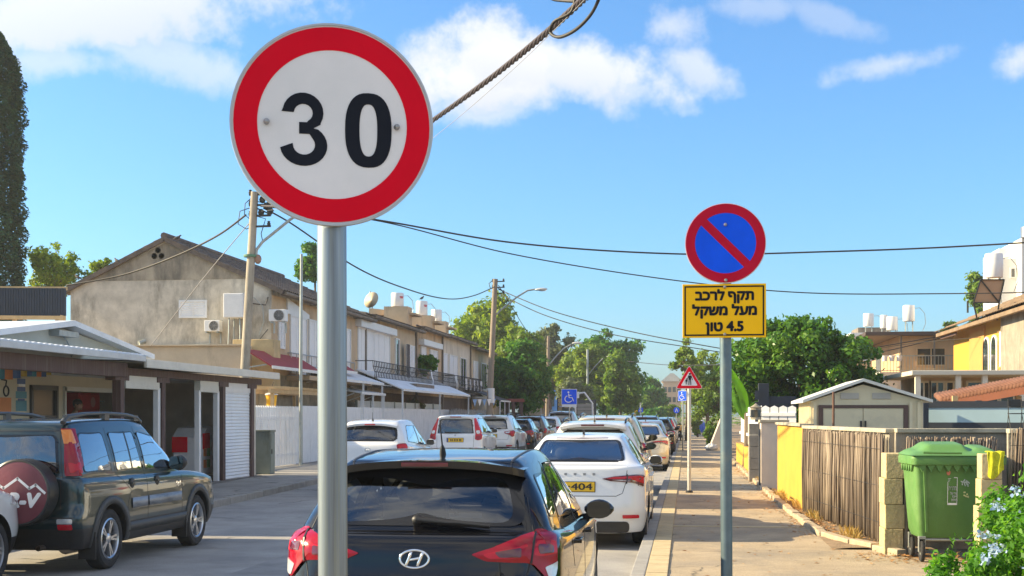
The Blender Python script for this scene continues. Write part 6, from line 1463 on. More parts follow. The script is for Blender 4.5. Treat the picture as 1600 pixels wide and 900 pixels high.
skinned('trousers', [[(0, 0, .97, (.15, .12)), (0, s_ * .1, .86, .11), (0, s_ * .11, .48, .08), (-.02, s_ * .11, .1, .065)] for s_ in (-1, 1)], TROUS, who)
m = MB(); m.ball((.10, 0, 1.685), (.095, .077, .12), 18); m.ball((.165, 0, 1.63), (.03, .045, .05), 10); m.tube([(.185, 0, 1.72), (.212, 0, 1.665), (.185, 0, 1.655)], [.01, .018, .012], 8)
for s_ in (-1, 1): m.ball((.09, s_ * .078, 1.675), (.02, .012, .032), 8)
hd = m.build('head', SKIN, who, smooth=True); m = MB(); 
for s_ in (-1, 1): m.ball((.178, s_ * .032, 1.695), (.01, .014, .008), 8)
m.span((.178, -.022, 1.612), (.19, .022, 1.618)); m.build('eyes_and_mouth', HAIR, hd, smooth=True); m = MB(); m.ball((.085, 0, 1.725), (.108, .088, .095), 18); m.v = [(a, b, max(c, 1.70 - .1 * (.13 - a) if a > .14 else c)) for a, b, c in m.v]; m.build('hair', HAIR, who, smooth=True)
# ------------------------------------------------------------------ right side: walls, reeds, bin, shed, houses
YWALL = M('yellow painted wall', (.50, .285, .035), .85, var=.1, scale=2.5, bump=.25, bscale=20, col2=(.48, .25, .05), thr=(.56, .7))
BLOCKY = M('yellowed stone block', (.50, .40, .21), .9, var=.18, scale=5, bump=.6, bscale=25, col2=(.30, .25, .17), thr=(.52, .7))
CEMENT = M('rough cement', (.30, .265, .215), .92, var=.2, scale=3, bump=.5, bscale=25, col2=(.17, .15, .12), thr=(.5, .7), streak=.4)
COPE = M('concrete coping', (.42, .375, .28), .9, var=.18, scale=4, bump=.4, bscale=30, col2=(.16, .14, .11), thr=(.52, .66))
RENDERP = M('pinkish render', (.60, .52, .44), .9, var=.06, scale=2, bump=.1)
REED = M('reed', (.32, .255, .18), .85, var=.35, scale=4, stretch=(8, 8, .35), col2=(.10, .085, .07), thr=(.5, .72), streak=.4)
REED = leafmat('reed stem', [(.045, .038, .033), (.17, .13, .10), (.46, .375, .28)], .02, .85)
SLATE = M('slate blue metal', (.022, .03, .045), .7, 0., var=.08, scale=2)
FROST = M('frosted pane', (.36, .50, .56), .3, var=.06, scale=2)
SHEDC = M('cream shed metal', (.70, .61, .41), .5, .05, var=.05, scale=2, col2=(.45, .40, .30), thr=(.6, .8))
def wall_run(name, label, pts, z0, z1, t, mat, cope=True, ct=.05, over=.05):
    root = thing(name, label, 'wall'); m = MB(); c = MB()
    for a, b in zip(pts[:-1], pts[1:]):
        d = Vector((b[0] - a[0], b[1] - a[1])); d.normalize(); n = Vector((d.y, -d.x)) * t / 2; o_ = Vector((d.y, -d.x)) * (t / 2 + over)
        for mb_, q, za, zb in ((m, n, z0, z1 - ct), (c, o_, z1 - ct, z1)):
            vs = [(a[0] + sx * q.x, a[1] + sx * q.y, z) for z in (za, zb) for sx in (-1, 1)] + [(b[0] + sx * q.x, b[1] + sx * q.y, z) for z in (za, zb) for sx in (-1, 1)]
            mb_.add(vs, [(0, 1, 3, 2), (4, 6, 7, 5), (0, 4, 5, 1), (2, 3, 7, 6), (0, 2, 6, 4), (1, 5, 7, 3)])
    m.build('masonry', mat, root)
    if cope: c.build('coping', COPE, root, bevel=.008)
    return root
def reeds(label, a, b, z0, z1, n, lean=.05, r=.011, name='reed_screen', wires=3):
    root = thing(name, label, 'reed screen', group=None); d = Vector((b[0] - a[0], b[1] - a[1], 0)); L_ = d.length; d.normalize(); nn = Vector((d.y, -d.x, 0)); m = MB()
    for k in range(n):
        s_ = L_ * (k + random.random()) / n; o = random.choice((0, .018, .036)) + random.uniform(-.006, .006); rr = r * random.uniform(.55, 1.35); la = random.gauss(lean, .03); top = z1 + random.uniform(-.06, .0)
        p0 = Vector((a[0], a[1], 0)) + d * s_ + nn * o; p1 = p0 + d * la + nn * random.uniform(-.01, .01); mid = (p0 + p1) / 2 + nn * random.uniform(-.012, .02) + d * random.uniform(-.02, .02)
        m.tube([(p0.x, p0.y, z0 + random.uniform(0, .04)), (mid.x, mid.y, (z0 + top) / 2), (p1.x, p1.y, top)], [rr, rr * .95, rr * .8], 5)
    m.build('reeds', REED, root, smooth=True); m = MB()
    for z in np.linspace(z0 + .25, z1 - .2, wires): q0, q1 = Vector((a[0], a[1], z)) + nn * .055, Vector((b[0], b[1], z)) + nn * .055; m.tube([q0, q1], .003, 5)
    m.build('wire', IRON, root); return root
wall_run('garden_wall', 'cement garden wall behind the reeds along the pavement', [(2.0, 22.1), (2.03, 21.6), (2.50, 16.35)], .1, 1.545, .12, CEMENT)
wall_run('garden_wall', 'yellow painted garden wall between the pinkish pillar and the reeds', [(1.92, 27.3), (1.98, 22.15)], .1, 1.575, .14, YWALL)
wall_run('garden_wall', 'cement wall behind the green bin', [(2.50, 16.33), (7.5, 16.75)], .1, 1.55, .12, CEMENT)
reeds('reed screen on the wall along the pavement with tall split stems', (1.90, 21.65), (2.38, 16.35), .16, 1.50, 330)
reeds('shaded reed screen behind the green bin', (2.58, 16.22), (3.6, 16.3), .3, 1.46, 150)
reeds('reed screen behind the yellow cloth and the flowering bush', (3.50, 14.9), (6.4, 14.6), .14, 1.58, 380)
wall_run('garden_wall', 'cement wall carrying the reed screen beside the flowering bush', [(3.50, 15.0), (7.5, 14.75)], .1, 1.56, .1, CEMENT)
# block pillars beside the bin
def block_pillar(label, x, y, w, d, hs, shift):
    root = thing('block_pillar', label, 'pillar', (x, y, .1)); z = 0
    for k, h in enumerate(hs):
        m = MB(); m.box((shift[k], random.uniform(-.008, .008), z + h / 2), (w * random.uniform(.95, 1.02), d, h - .003), rz=random.uniform(-.02, .02)); m.build('block', BLOCKY, root, bevel=.009); z += h
    return root
block_pillar('yellowed block pillar at the bin niche with a grey cement side', 2.37, 15.75, .22, .4, (.3, .28, .3, .29), (0, .01, -.005, .02))
m = MB(); m.span((2.49, 15.58, .1), (2.53, 15.96, 1.2)); tag(m.build('cement_slab', CEMENT, bevel=.01), 'thin grey cement slab standing against the yellowed block pillar', 'slab')
bp_ = block_pillar('short yellowed block pillar beside the bin under the yellow cloth', 3.10, 14.15, .21, .24, (.34, .33, .28, .26), (0, -.01, .015, .02))
root = thing('cloth', 'bright yellow cloth hanging over the short block pillar', 'cloth', (3.11, 14.15, 1.315)); m = MB()
m.grid(lambda u, v: (-.03 + .17 * u * (1 - .12 * v) + .004 * math.sin(v * 11 + u * 4), (-.132 - .012 * (v - .3) + .007 * math.sin(u * 13 + v * 2)) if v > .3 else -.132 + .16 * (1 - v / .3), (.02 + .004 * math.sin(u * 9) if v < .3 else .02 - (v - .3) * (.34 + .07 * math.sin(u * 4.2 + .4)))), 40, 26); o = m.build('fabric', M('yellow cloth', (.50, .50, .03), .95, spec=.1, var=.3, scale=18), root, smooth=True); md = o.modifiers.new('t', 'SOLIDIFY'); md.thickness = .012
# the green bin
GRN = M('green plastic', (.08, .20, .045), .5, var=.14, scale=2.5, bump=.04, bscale=40, col2=(.16, .29, .10), thr=(.52, .75))
GRNL = M('green lid', (.10, .235, .058), .5, var=.12, scale=3, col2=(.18, .31, .12), thr=(.55, .75))
bin_ = thing('rubbish_bin', 'large green wheeled rubbish bin with a ribbed rim and humped lid', 'rubbish bin', (2.89, 14.95, .12), R(2)); bin_.scale = (.77, .95, 1.09)
m = MB(); secs = [(.24, .50, .27), (.30, .535, .30), (.6, .565, .33), (.98, .60, .365)]; k = 0
def rrect(w, d, r, z, n=5):
    out = []
    for cx, cy, a0 in ((w - r, d - r, 0), (-w + r, d - r, 90), (-w + r, -d + r, 180), (w - r, -d + r, 270)):
        for i in range(n + 1): a = R(a0 + 90 * i / n); out.append((cx + r * math.cos(a), cy + r * math.sin(a), z))
    return out
def loft(m, rings, cap0=True, cap1=True, mi=0):
    o = len(m.v); n = len(rings[0])
    for r in rings: m.v += r
    for i in range(len(rings) - 1):
        for j in range(n): m.f.append((o + i * n + j, o + i * n + (j + 1) % n, o + (i + 1) * n + (j + 1) % n, o + (i + 1) * n + j)); m.m.append(mi)
    if cap0: m.f.append(tuple(o + j for j in range(n))[::-1]); m.m.append(mi)
    if cap1: m.f.append(tuple(o + (len(rings) - 1) * n + j for j in range(n))); m.m.append(mi)
loft(m, [rrect(w, d, .07, z) for z, w, d in secs]); m.build('tub', GRN, bin_, auto=40)
m = MB()
for s_ in (-1, 1):
    for xx in (.44,): m.bar((s_ * (xx - .02), -.30, .3), (s_ * (xx + .03), -.372, .97), .05, .03)
m.build('corner_rib', GRN, bin_)
m = MB(); loft(m, [rrect(.62, .385, .07, .96), rrect(.65, .42, .08, .97), rrect(.655, .425, .08, 1.03), rrect(.64, .41, .08, 1.06)]); m.build('rim', GRN, bin_, auto=40)
m = MB()
for i in range(9):
    x = -.50 + i * .118; m.prism([(-.055, 0), (.055, 0), (.0, -.07)], lambda u, v, w: (x + u, -.40 + w, .965 + v), .03)
for i in range(5):
    y = -.26 + i * .13
    for s_ in (-1, 1): m.prism([(-.055, 0), (.055, 0), (.0, -.07)], lambda u, v, w: (s_ * (.60 + w), y + u, .965 + v), .025)
m.build('rim_teeth', GRN, bin_)
m = MB()
def lidf(u, v):
    x = -.66 + 1.32 * u; y = -.43 + .84 * v; e = max(0, 1 - (abs(2 * u - 1)) ** 8) * max(0, 1 - (abs(2 * v - 1)) ** 6); hump = .055 * ease((x + .5) / .16) * ease((.02 - x) / .06) if x < .1 else 0.
    hump = .06 * ease((x + .52) / .18) * ease((.20 - x) / .10) * ease((v - .12) / .2); hump2 = .03 * ease((x - .2) / .1) * ease((.6 - x) / .15) * ease((v - .1) / .2)
    return (x, y, 1.06 + .085 * e * (.35 + .65 * v) + (hump + hump2) * e)
m.grid(lidf, 44, 22); m.build('lid', GRNL, bin_, smooth=True)
m = MB(); m.tube([(-.5, -.44, 1.09), (-.2, -.45, 1.085), (0.02, -.45, 1.085)], .012, 6); m.build('lid_handle', GRN, bin_)
m = MB(); m.cyl((-.52, -.25, .22), (.52, -.25, .22), .014, n=8); m.build('axle', GALV, bin_)
for x, y in ((-.48, -.28), (.48, -.28), (-.48, .28), (.48, .28)):
    w = MB(); w.lathe([(.045, -.025), (.1, -.025), (.108, -.012), (.108, .012), (.1, .025), (.045, .025)], o=(x, y, .108), n=24, axis='X', close=True); wo_ = w.build('wheel', RUBBER, bin_, auto=40); w = MB(); w.lathe([(0, -.02), (.05, -.02), (.05, .02), (0, .02)], o=(x, y, .108), n=16, axis='X'); w.build('hub', GALV, wo_, auto=40); w = MB(); w.span((x - .045, y - .03, .1), (x - .036, y + .03, .24)); w.span((x + .036, y - .03, .1), (x + .045, y + .03, .24)); w.span((x - .045, y - .04, .23), (x + .045, y + .04, .255)); w.build('fork', GALV, wo_)
m = MB(); lab0 = lambda u, v: (-.10 + u, -.352 - (v + .72) * .0, .72 + v)
def front(x, z, off=.004): t = (z - .3) / .68; return -( .30 + .065 * max(0, t)) - off
def fquad(m, x0, x1, z0, z1, off=.004): m.add([(x0, front(x0, z0, off), z0), (x1, front(x0, z0, off), z0), (x1, front(x0, z1, off), z1), (x0, front(x0, z1, off), z1)], [(0, 1, 2, 3)])
for x0, x1, z0, z1 in ((-.145, -.138, .57, .80), (-.018, -.011, .57, .845), (-.145, -.011, .57, .59), (-.06, -.011, .838, .845)): fquad(m, x0, x1, z0, z1)
lb = m.build('label', WHITEP, bin_, fix=False)
for txt, x, z, sz, w in ((rev('תל'), -.11, .825, .05, .06), (rev('אביב'), -.10, .785, .04, .09), (rev('חדרה'), -.075, .735, .06, .11), (rev('עיר של'), -.06, .685, .035, .09), (rev('ים'), -.05, .655, .03, .05), (rev('חולות'), -.05, .62, .035, .08)):
    if txt in (rev('תל'), rev('אביב')): continue
    text_mesh(txt, sz, WHITEP, 'lettering', lb, bold=.0015, thick=.001, place=lambda u, v, q: (x + u, front(0, z, .005), z + v), width=w)
m = MB()
for k in range(6): fquad(m, -.14 + .0 * k, -.14 + .02 + .01 * (k % 3), .80 + .014 * (k % 3), .806 + .014 * (k % 3), .0045)
m.build('lettering', WHITEP, lb, fix=False)
m = MB(); m.lathe([(0, -.003), (.026, -.003), (.026, .002), (0, .002)], o=(-.135, front(0, .89), .89), n=16, axis='Y'); m.build('red_button', M('pink button', (.6, .18, .12), .5), bin_, auto=40)
m = MB()
for k in range(9): a = random.uniform(0, 3); m.box((.10 + random.uniform(-.05, .05), front(0, .79, .003), .79 + random.uniform(-.03, .05)), (random.uniform(.01, .06), .003, .012), ry=a)
m.build('torn_sticker', M('old sticker grey', (.5, .55, .5), .7), bin_); m = MB()
for k in range(6): m.box((.10 + random.uniform(-.04, .04), front(0, .67, .003), .67 + random.uniform(-.02, .03)), (random.uniform(.02, .06), .003, .014), ry=random.uniform(-.3, .3))
m.build('torn_sticker', M('old sticker yellow', (.6, .58, .25), .7), bin_)
# pillar, gate, pickets, blocks further along
root = thing('gate_pillar', 'square pinkish rendered gate pillar with a flat pale cap', 'pillar', (1.86, 28.6, .12)); m = MB(); m.span((-.28, -.23, 0), (.28, .23, 1.44)); m.build('shaft', RENDERP, root, bevel=.008); m = MB(); m.span((-.31, -.26, 1.44), (.31, .26, 1.5)); m.build('cap', COPE, root, bevel=.008)
m = MB(); m.span((-.31, -.12, .1), (-.282, .12, 1.3)); m.build('grey_strip', SLATE, root)
root = thing('lantern', 'small pale stone lantern standing behind the pinkish pillar', 'lantern', tuple(P(1181, 656, 31.5))); m = MB(); m.lathe([(0, 0), (.13, 0), (.13, .28), (.15, .3), (.05, .36), (0, .4)], n=10); m.build('body', COPE, root, auto=40); m = MB(); m.lathe([(.135, .06), (.135, .24)], n=10); m.build('pane', PANE, root, fix=False)
root = thing('block_pillar', 'grey concrete block pillar beside the pinkish gate pillar', 'pillar', (1.72, 32.4, .12))
for k in range(5): m = MB(); m.box((0, 0, .14 + .28 * k), (.42, .4, .272)); m.build('block', CEMENT, root, bevel=.008)
wall_run('garden_wall', 'short yellow wall under the white pickets', [(1.75, 45), (1.78, 35.5)], .1, .85, .14, YWALL, cope=False)
picket('white picket fence with rounded tops beside the banana leaves', [(1.8, 44), (1.85, 33.2), (2.7, 33.0)], 1.1, WHITEW, .17, .02, z0=.86)
root = thing('metal_gate', 'slate blue metal gate beside the cream shed', 'gate', (0, 0, 0)); 
c = P(1193, 660, 33); m = MB(); m.span((c.x - .13, c.y - .1, .1), (c.x + .13, c.y + .1, zx(1193, 601, c.x) if False else 1.7 + 51 * 33 / F)); m.build('post', SLATE, root, bevel=.01)
m = MB(); a, b = P(1202, 640, 33), P(1246, 640, 32.5); top = 1.7 + 27 * 33 / F
for z in np.arange(.2, top - .05, .2): m.span((a.x, a.y, z), (b.x, a.y + .04, z + .195))
m.span((a.x - .12, a.y - .05, .1), (a.x, a.y + .08, top + .02)); m.build('boards', SLATE, root); m = MB(); a2, b2 = P(1218, 640, 32.9), P(1237, 640, 32.5); m.span((a2.x, a.y - .012, 1.7 - 2 * 33 / F), (b2.x + .1, a.y + .01, 1.7 + 14 * 33 / F)); m.build('frosted_pane', FROST, root)
m = MB(); 
for k in range(3): m.span((c.x - .22, c.y - .16, 1.55 + .28 * k), (c.x - .10, c.y - .12, 1.78 + .28 * k))
m.build('letter_box', SLATE, root)
# leaning panel, blue container, plastic bag further down the pavement
root = thing('leaning_panel', 'cream panel leaning against the garden wall on the pavement', 'panel', (1.3, 62.5, .12)); m = MB(); m.prism([(-.25, 0), (.36, .02), (.62, 1.75), (.42, 1.75)], lambda u, v, w: (u, w - 1.2, v), 2.4); m.build('board', M('cream board', (.62, .55, .44), .6, var=.08), root); 
root = thing('plastic_bag', 'crumpled pale plastic bag at the foot of the leaning panel', 'bag', (1.15, 60.9, .12)); m = MB(); m.ball((0, 0, .14), (.28, .2, .17), 14); m.v = [(x * (1 + .2 * math.sin(z * 40 + y * 30)), y, z * (1 + .15 * math.sin(x * 35))) for x, y, z in m.v]; m.build('bag', M('bag plastic', (.55, .58, .60), .3, var=.3, scale=20), root, auto=30)
c = P(1097, 681, 100); root = thing('bottle_container', 'blue container with rounded pale top standing on legs by the far shrubs', 'container', (c.x, c.y, .12)); m = MB(); m.lathe([(0, .35), (.22, .35), (.26, .5), (.26, .95), (.2, 1.08), (0, 1.1)], n=18); m.build('drum', M('container blue', (.02, .10, .55), .5), root, auto=40); m = MB(); m.lathe([(.2, 1.08), (.17, 1.2), (.08, 1.27), (0, 1.28)], n=16); m.build('top', M('pale lilac', (.5, .48, .58), .5), root, auto=40)
for x, y in ((-.15, -.1), (.15, -.1), (0, .15)): m = MB(); m.cyl((x, y, 0), (x, y, .36), .03, n=6); m.build('leg', IRON, root)
# cream metal shed
shed = thing('garden_shed', 'cream ribbed metal garden shed with brown framed double doors', 'shed', (0, 0, 0)); a = P(1268, 660, 22.); b = P(1440, 660, 22.); SXa, SXb, SY = a.x, b.x, (a.y + b.y) / 2
sh = thing  # local names only
w_ = SXb - SXa; mid = (SXa + SXb) / 2 - .06; EVZ = 1.7 + 24 * 22 / F; AZ_ = 1.7 + 52 * 22 / F
m = MB(); m.prism([(SXa, .15), (SXb, .15), (SXb, EVZ), (mid, AZ_ - .03), (SXa, EVZ)], lambda u, v, w: (u, SY + w, v), 2.3)
for k in range(14):
    x = SXa + w_ * (k + .5) / 14
    if not (mid - .72 < x < mid + .72): m.box((x, SY - .008, (EVZ + .15) / 2), (.055, .05, EVZ - .2))
for k in range(17): y = SY + .07 + 2.2 * k / 17; m.box((SXa - .008, y, (EVZ + .15) / 2), (.02, .05, EVZ - .2))
m.build('walls', SHEDC, shed)
m = MB(); 
for s_, xe in ((-1, SXa - .14), (1, SXb + .14)):
    zt = AZ_ + .02; ze = EVZ - .035
    m.add([(mid, SY - .12, zt), (xe, SY - .12, ze), (xe, SY + 2.4, ze), (mid, SY + 2.4, zt), (mid, SY - .12, zt + .05), (xe, SY - .12, ze + .05), (xe, SY + 2.4, ze + .05), (mid, SY + 2.4, zt + .05)], [(0, 1, 2, 3), (4, 7, 6, 5), (0, 4, 5, 1), (1, 5, 6, 2), (2, 6, 7, 3)])
m.build('roof', M('shed roof', (.62, .62, .58), .5, var=.06), shed)
BRN = M('brown trim', (.10, .055, .045), .5)
m = MB(); dx0, dx1 = mid - .66, mid + .66; dz = 1.7 + 12.5 * 22 / F
for p_, q_ in (((dx0 - .07, .2), (dx0, dz)), ((dx1, .2), (dx1 + .07, dz)), ((dx0 - .07, dz), (dx1 + .07, dz + .05))): m.span((p_[0], SY - .045, p_[1]), (q_[0], SY - .001, q_[1]))
m.build('door_frame', BRN, shed)
for x0, x1 in ((dx0 + .004, mid - .006), (mid + .006, dx1 - .004)): m = MB(); m.span((x0, SY - .03, .2), (x1, SY - .002, dz - .004)); d = m.build('door', SHEDC, shed, bevel=.004); q = MB(); q.span((mid - .05 if x0 < mid - .1 else mid + .02, SY - .05, 1.5), (mid - .02 if x0 < mid - .1 else mid + .05, SY - .03, 1.62)); q.build('handle', IRON, d)
for x in (mid - .22, mid + .3): m = MB(); m.span((x - .15, SY - .02, EVZ + .03), (x + .15, SY - .004, EVZ + .13)); m.build('vent', M('shed vent', (.45, .42, .36), .6), shed)
m = MB(); p = P(1302, 660, 21.7); m.cyl((p.x, p.y - .02, .2), (p.x, p.y - .02, 1.7 + 38 * 21.7 / F), .02, n=8); tag(m.build('rusty_pole', M('rust', (.12, .06, .04), .8), auto=40), 'thin rusty pole standing before the cream shed', 'pole')
# slate fence with a frosted band, patio chair
root = thing('metal_fence', 'slate blue fence with a band of frosted glass beyond the shed', 'fence'); z = lambda y: 1.7 + (HZ - y) * 26 / F
a, b = P(1444, 650, 26), P(1700, 650, 25); m = MB()
for za, zb in ((.1, z(660)), (z(637), z(627))): m.add([(a.x, a.y, za), (b.x, b.y, za), (b.x, b.y, zb), (a.x, a.y, zb), (a.x, a.y + .05, za), (b.x, b.y + .05, za), (b.x, b.y + .05, zb), (a.x, a.y + .05, zb)], [(0, 1, 2, 3), (4, 7, 6, 5), (3, 2, 6, 7), (0, 4, 5, 1), (0, 3, 7, 4), (1, 5, 6, 2)])
m.build('boards', SLATE, root); m = MB(); m.add([(a.x, a.y + .02, z(660)), (b.x, b.y + .02, z(660)), (b.x, b.y + .02, z(637)), (a.x, a.y + .02, z(637)), (a.x, a.y + .035, z(660)), (b.x, b.y + .035, z(660)), (b.x, b.y + .035, z(637)), (a.x, a.y + .035, z(637))], [(0, 1, 2, 3), (4, 7, 6, 5)]); m.build('frosted_pane', FROST, root)
for px in (1446, 1529, 1614): p = P(px, 650, 25.8); m = MB(); m.span((p.x - .05, p.y - .07, .1), (p.x + .05, p.y + .08, z(626))); m.build('post', SLATE, root)
c = P(1587, 668, 24); root = thing('folding_chair', 'black folding chair on the patio behind the reed screen', 'chair', (c.x, c.y, .62)); m = MB(); m.span((-.17, .10, .98), (.17, .13, 1.22)); m.build('backrest', PLASTIC, root, bevel=.02); m = MB(); m.span((-.2, -.22, .78), (.2, .16, .81)); m.build('seat', PLASTIC, root, bevel=.01); m = MB()
for x in (-.19, .19): m.tube([(x, .2, .35), (x, .06, .8), (x, .12, 1.24)], .012, 6); m.tube([(x, -.22, .35), (x, .1, .84)], .012, 6); m.tube([(x - .0, -.3, .98), (x, .1, 1.0)], .01, 6)
m.build('frame', IRON, root); root.scale = (.62, .62, .62); root.location.z = 1.25
m = MB(); m.span((3.6, 17.2, .1), (9, 24, .45)); tag(m.build('patio', CEMENT), 'raised cement patio behind the reed screen', 'patio')
# ---- houses on the right
GX = 11.4; Y_A, Y_B = yx(1600, GX) - 6, yx(1490, GX)
YEL = M('yellow house plaster', (.52, .30, .04), .9, var=.08, scale=1, col2=(.5, .3, .06), thr=(.55, .75), streak=.4); YEL2 = M('ochre house plaster', (.50, .27, .08), .9, var=.08, scale=1)
PEACH = M('peach plaster', (.56, .38, .22), .9, var=.1, scale=1.2, col2=(.38, .26, .17), thr=(.55, .72), streak=.5)
hy = thing('yellow_house', 'two storey yellow house with old tiled roof and small arched white windows', 'house'); EY = 5.45
yb2 = yx(1517, GX); yc2 = yx(1545, GX); yd = yx(1576, GX)
m = MB(); m.prism([(GX, .1), (GX, EY), (GX + 4.4, EY + 1.9), (GX + 8.8, EY), (GX + 8.8, .1)], lambda u, v, w: (u, Y_A + w, v), Y_B - Y_A); m.build('wall', YEL, hy)
m = MB(); m.span((GX - .06, yx(1540, GX), .1), (GX, yb2, EY - .25)); m.build('bay', YEL2, hy); m = MB(); m.span((GX - .25, Y_A, .1), (GX - .02, yd + .1, EY - .12)); m.build('grey_end', CEMENT, hy)
m = MB(); roof_slope(m, GX - .75, EY - .18, GX + 4.4, EY + 2.05, Y_A, Y_B + .2, rows=11); roof_slope(m, GX + 9.4, EY - .18, GX + 4.4, EY + 2.05, Y_A, Y_B + .2, rows=11); m.span((GX - .7, Y_A, EY - .34), (GX - .55, Y_B + .2, EY - .2)); m.build('roof', M('weathered ochre tile', (.22, .155, .10), .9, var=.3, scale=2, col2=(.30, .14, .08), thr=(.55, .75)), hy, fix=False)
m = MB(); m.span((GX - .55, yb2 + .2, EY - .45), (GX - .5, Y_B, EY - .3)); m.build('fascia', WOODB, hy)
for px in (1543, 1555):
    y = yx(px, GX); m = MB(); pts = [(-.42, 3.35), (.42, 3.35), (.42, 4.3)] + [(.42 * math.cos(a), 4.3 + .35 * math.sin(a)) for a in np.linspace(.3, 2.84, 8)] + [(-.42, 4.3)]
    m.prism([(u * 1.3, v + (v - 3.9) * .1) for u, v in pts], lambda u, v, w: (GX - .06 + w, y + u, v), .05); fr = m.build('window', WHITEM, hy); m = MB(); m.prism([(u * .8, v) for u, v in pts], lambda u, v, w: (GX - .075 + w, y + u, v), .02); m.build('pane', PANE, fr)
window_x(hy, GX - .02, yx(1569, GX) - .3, yx(1566, GX) + .3, 3.5, 4.8, sx=-1, kind='shutter', frame=YEL2, n=1)
# balcony house facing the camera beyond it
BY = 60.; bx0, bx1 = P(1406, 600, BY).x, P(1494, 600, BY).x
hb = thing('balcony_house', 'peach house with a railed balcony under a dark flat roof', 'house'); by = P(1440, 600, BY).y; zb = lambda py: 1.7 + (HZ - py) * BY / F
m = MB(); m.span((bx0, by, .1), (bx1 + 1.2, by + 9, zb(524))); m.span((bx0 - 1.0, by + .6, .1), (bx0, by + 9, zb(590))); m.build('wall', PEACH, hb); m = MB(); m.span((bx0 - 1.6, by - .6, zb(525)), (bx1 + .2, by + 9, zb(519))); m.build('roof', M('dark flat roof', (.07, .05, .045), .7), hb, bevel=.02)
m = MB(); m.span((bx0 - 1.0, by - .9, zb(590)), (bx1, by + .6, zb(582))); m.span((bx0 - 1.0, by - .8, .1), (bx0 + 1.6, by, zb(590))); m.build('balcony_slab', PL_PALE, hb)
m = MB(); z0, z1 = zb(583), zb(557)
for x in np.arange(bx0 - .95, bx1, .14): m.cyl((x, by - .85, z0), (x, by - .85, z1), .012, n=5)
m.bar((bx0 - 1, by - .85, z1), (bx1, by - .85, z1), .04, .05); m.bar((bx0 - 1, by - .85, z0 + .1), (bx1, by - .85, z0 + .1), .03, .03)
for y in np.arange(by - .85, by + .6, .14): m.cyl((bx0 - .97, y, z0), (bx0 - .97, y, z1), .012, n=5)
m.bar((bx0 - .97, by - .85, z1), (bx0 - .97, by + .6, z1), .04, .05); m.build('balcony_railing', GALV, hb)
m = MB(); 
for x in (bx0 + .02, (bx0 + bx1) / 2 + .2, bx1 - .2): m.cyl((x, by - .4, z0), (x, by - .4, zb(525)), .04, n=8)
m.build('column', PL_DARK, hb)
for k in range(3): m = MB(); x = bx0 - .8 + .32 * k; m.lathe([(0, 0), (.1, 0), (.14, .25), (0, .25)], o=(x, by - 1.0, z1 - .25), n=12); m.build('flower_pot', WHITEM, hb, auto=40)
window_y(hb, by, bx0 + .8, bx0 + 2.0, zb(570), zb(545), kind='pane', frame=PEACH)
# house with roof tanks further back
ZA = 74.; za = lambda py: 1.7 + (HZ - py) * ZA / F; a0, a1 = P(1333, 600, ZA), P(1412, 600, ZA)
ha = thing('peach_house', 'peach house with yellow upper band behind the round dark green tree', 'house'); m = MB(); m.span((a0.x, a0.y, .1), (a1.x, a1.y + 9, za(528))); m.build('wall', PEACH, ha); m = MB(); m.span((a0.x - .15, a0.y - .15, za(528)), (a1.x, a1.y + 9, za(520))); m.build('parapet', WHITEM, ha); m = MB(); m.span((a0.x - .02, a0.y - .02, za(548)), (a0.x + 1.2, a0.y, za(530))); m.build('yellow_band', YEL, ha); window_y(ha, a0.y, a0.x + .5, a0.x + 1.0, za(562), za(552), n=1)
m = MB(); m.span((a0.x + .4, a0.y + 1, za(520)), (a0.x + 2.2, a0.y + 4, za(510))); m.build('roof_room', PL_DARK, ha)
for px, py, zc, lab in ((1357, 510, 74, 'white roof tank with a curved pipe on the peach house'), (1381, 513, 72, 'smallest white roof tank, half hidden by the dark roof'), (1394, 516, 70, 'white roof tank between two others over the balcony house'), (1420, 502, 66, 'tallest white roof tank over the balcony house')):
    p = P(px, py, zc); water_tank(lab, tuple(p), r=.29 if px != 1381 else .2, h=.72 if px != 1420 else .8, turn=0, mark=False, panel=False)
p = P(1553, 434, 47); t = water_tank('big white water tank with the brown back of its solar panel on the yellow house', tuple(p), r=.31, h=.86, mark=False, panel=False)
m = MB(); q = lambda px, py: Vector(P(px, py, 46.6)) - p; vs = [q(1532, 437), q(1569, 437), q(1561, 473), q(1521, 473)]; m.add([tuple(v) for v in vs] + [tuple(v + Vector((0, .08, 0))) for v in vs], [(0, 1, 2, 3), (4, 7, 6, 5), (0, 4, 5, 1), (1, 5, 6, 2), (2, 6, 7, 3), (3, 7, 4, 0)]); m.build('solar_panel', M('panel back', (.42, .26, .15), .7, var=.05), t)
m = MB(); 
for a_, b_ in ((0, 3), (1, 2), (0, 1), (3, 2), (0, 2)): m.bar(vs[a_] - Vector((0, .03, 0)), vs[b_] - Vector((0, .03, 0)), .04, .04)
for k in (2, 3): m.cyl(tuple(vs[k]), tuple(vs[k] + Vector((0.2 if k == 3 else 0, .3, -.6))), .03, n=6)
m.build('panel_frame', IRON, t)
m = MB(); pp = P(1512, 500, 47); m.cyl((pp.x, pp.y, 5.4), (pp.x, pp.y, 1.7 + 180 * 47 / F), .035, n=8); tag(m.build('pipe_mast', IRON, auto=40), 'thin dark mast on the tiled roof beside the big tank', 'mast')
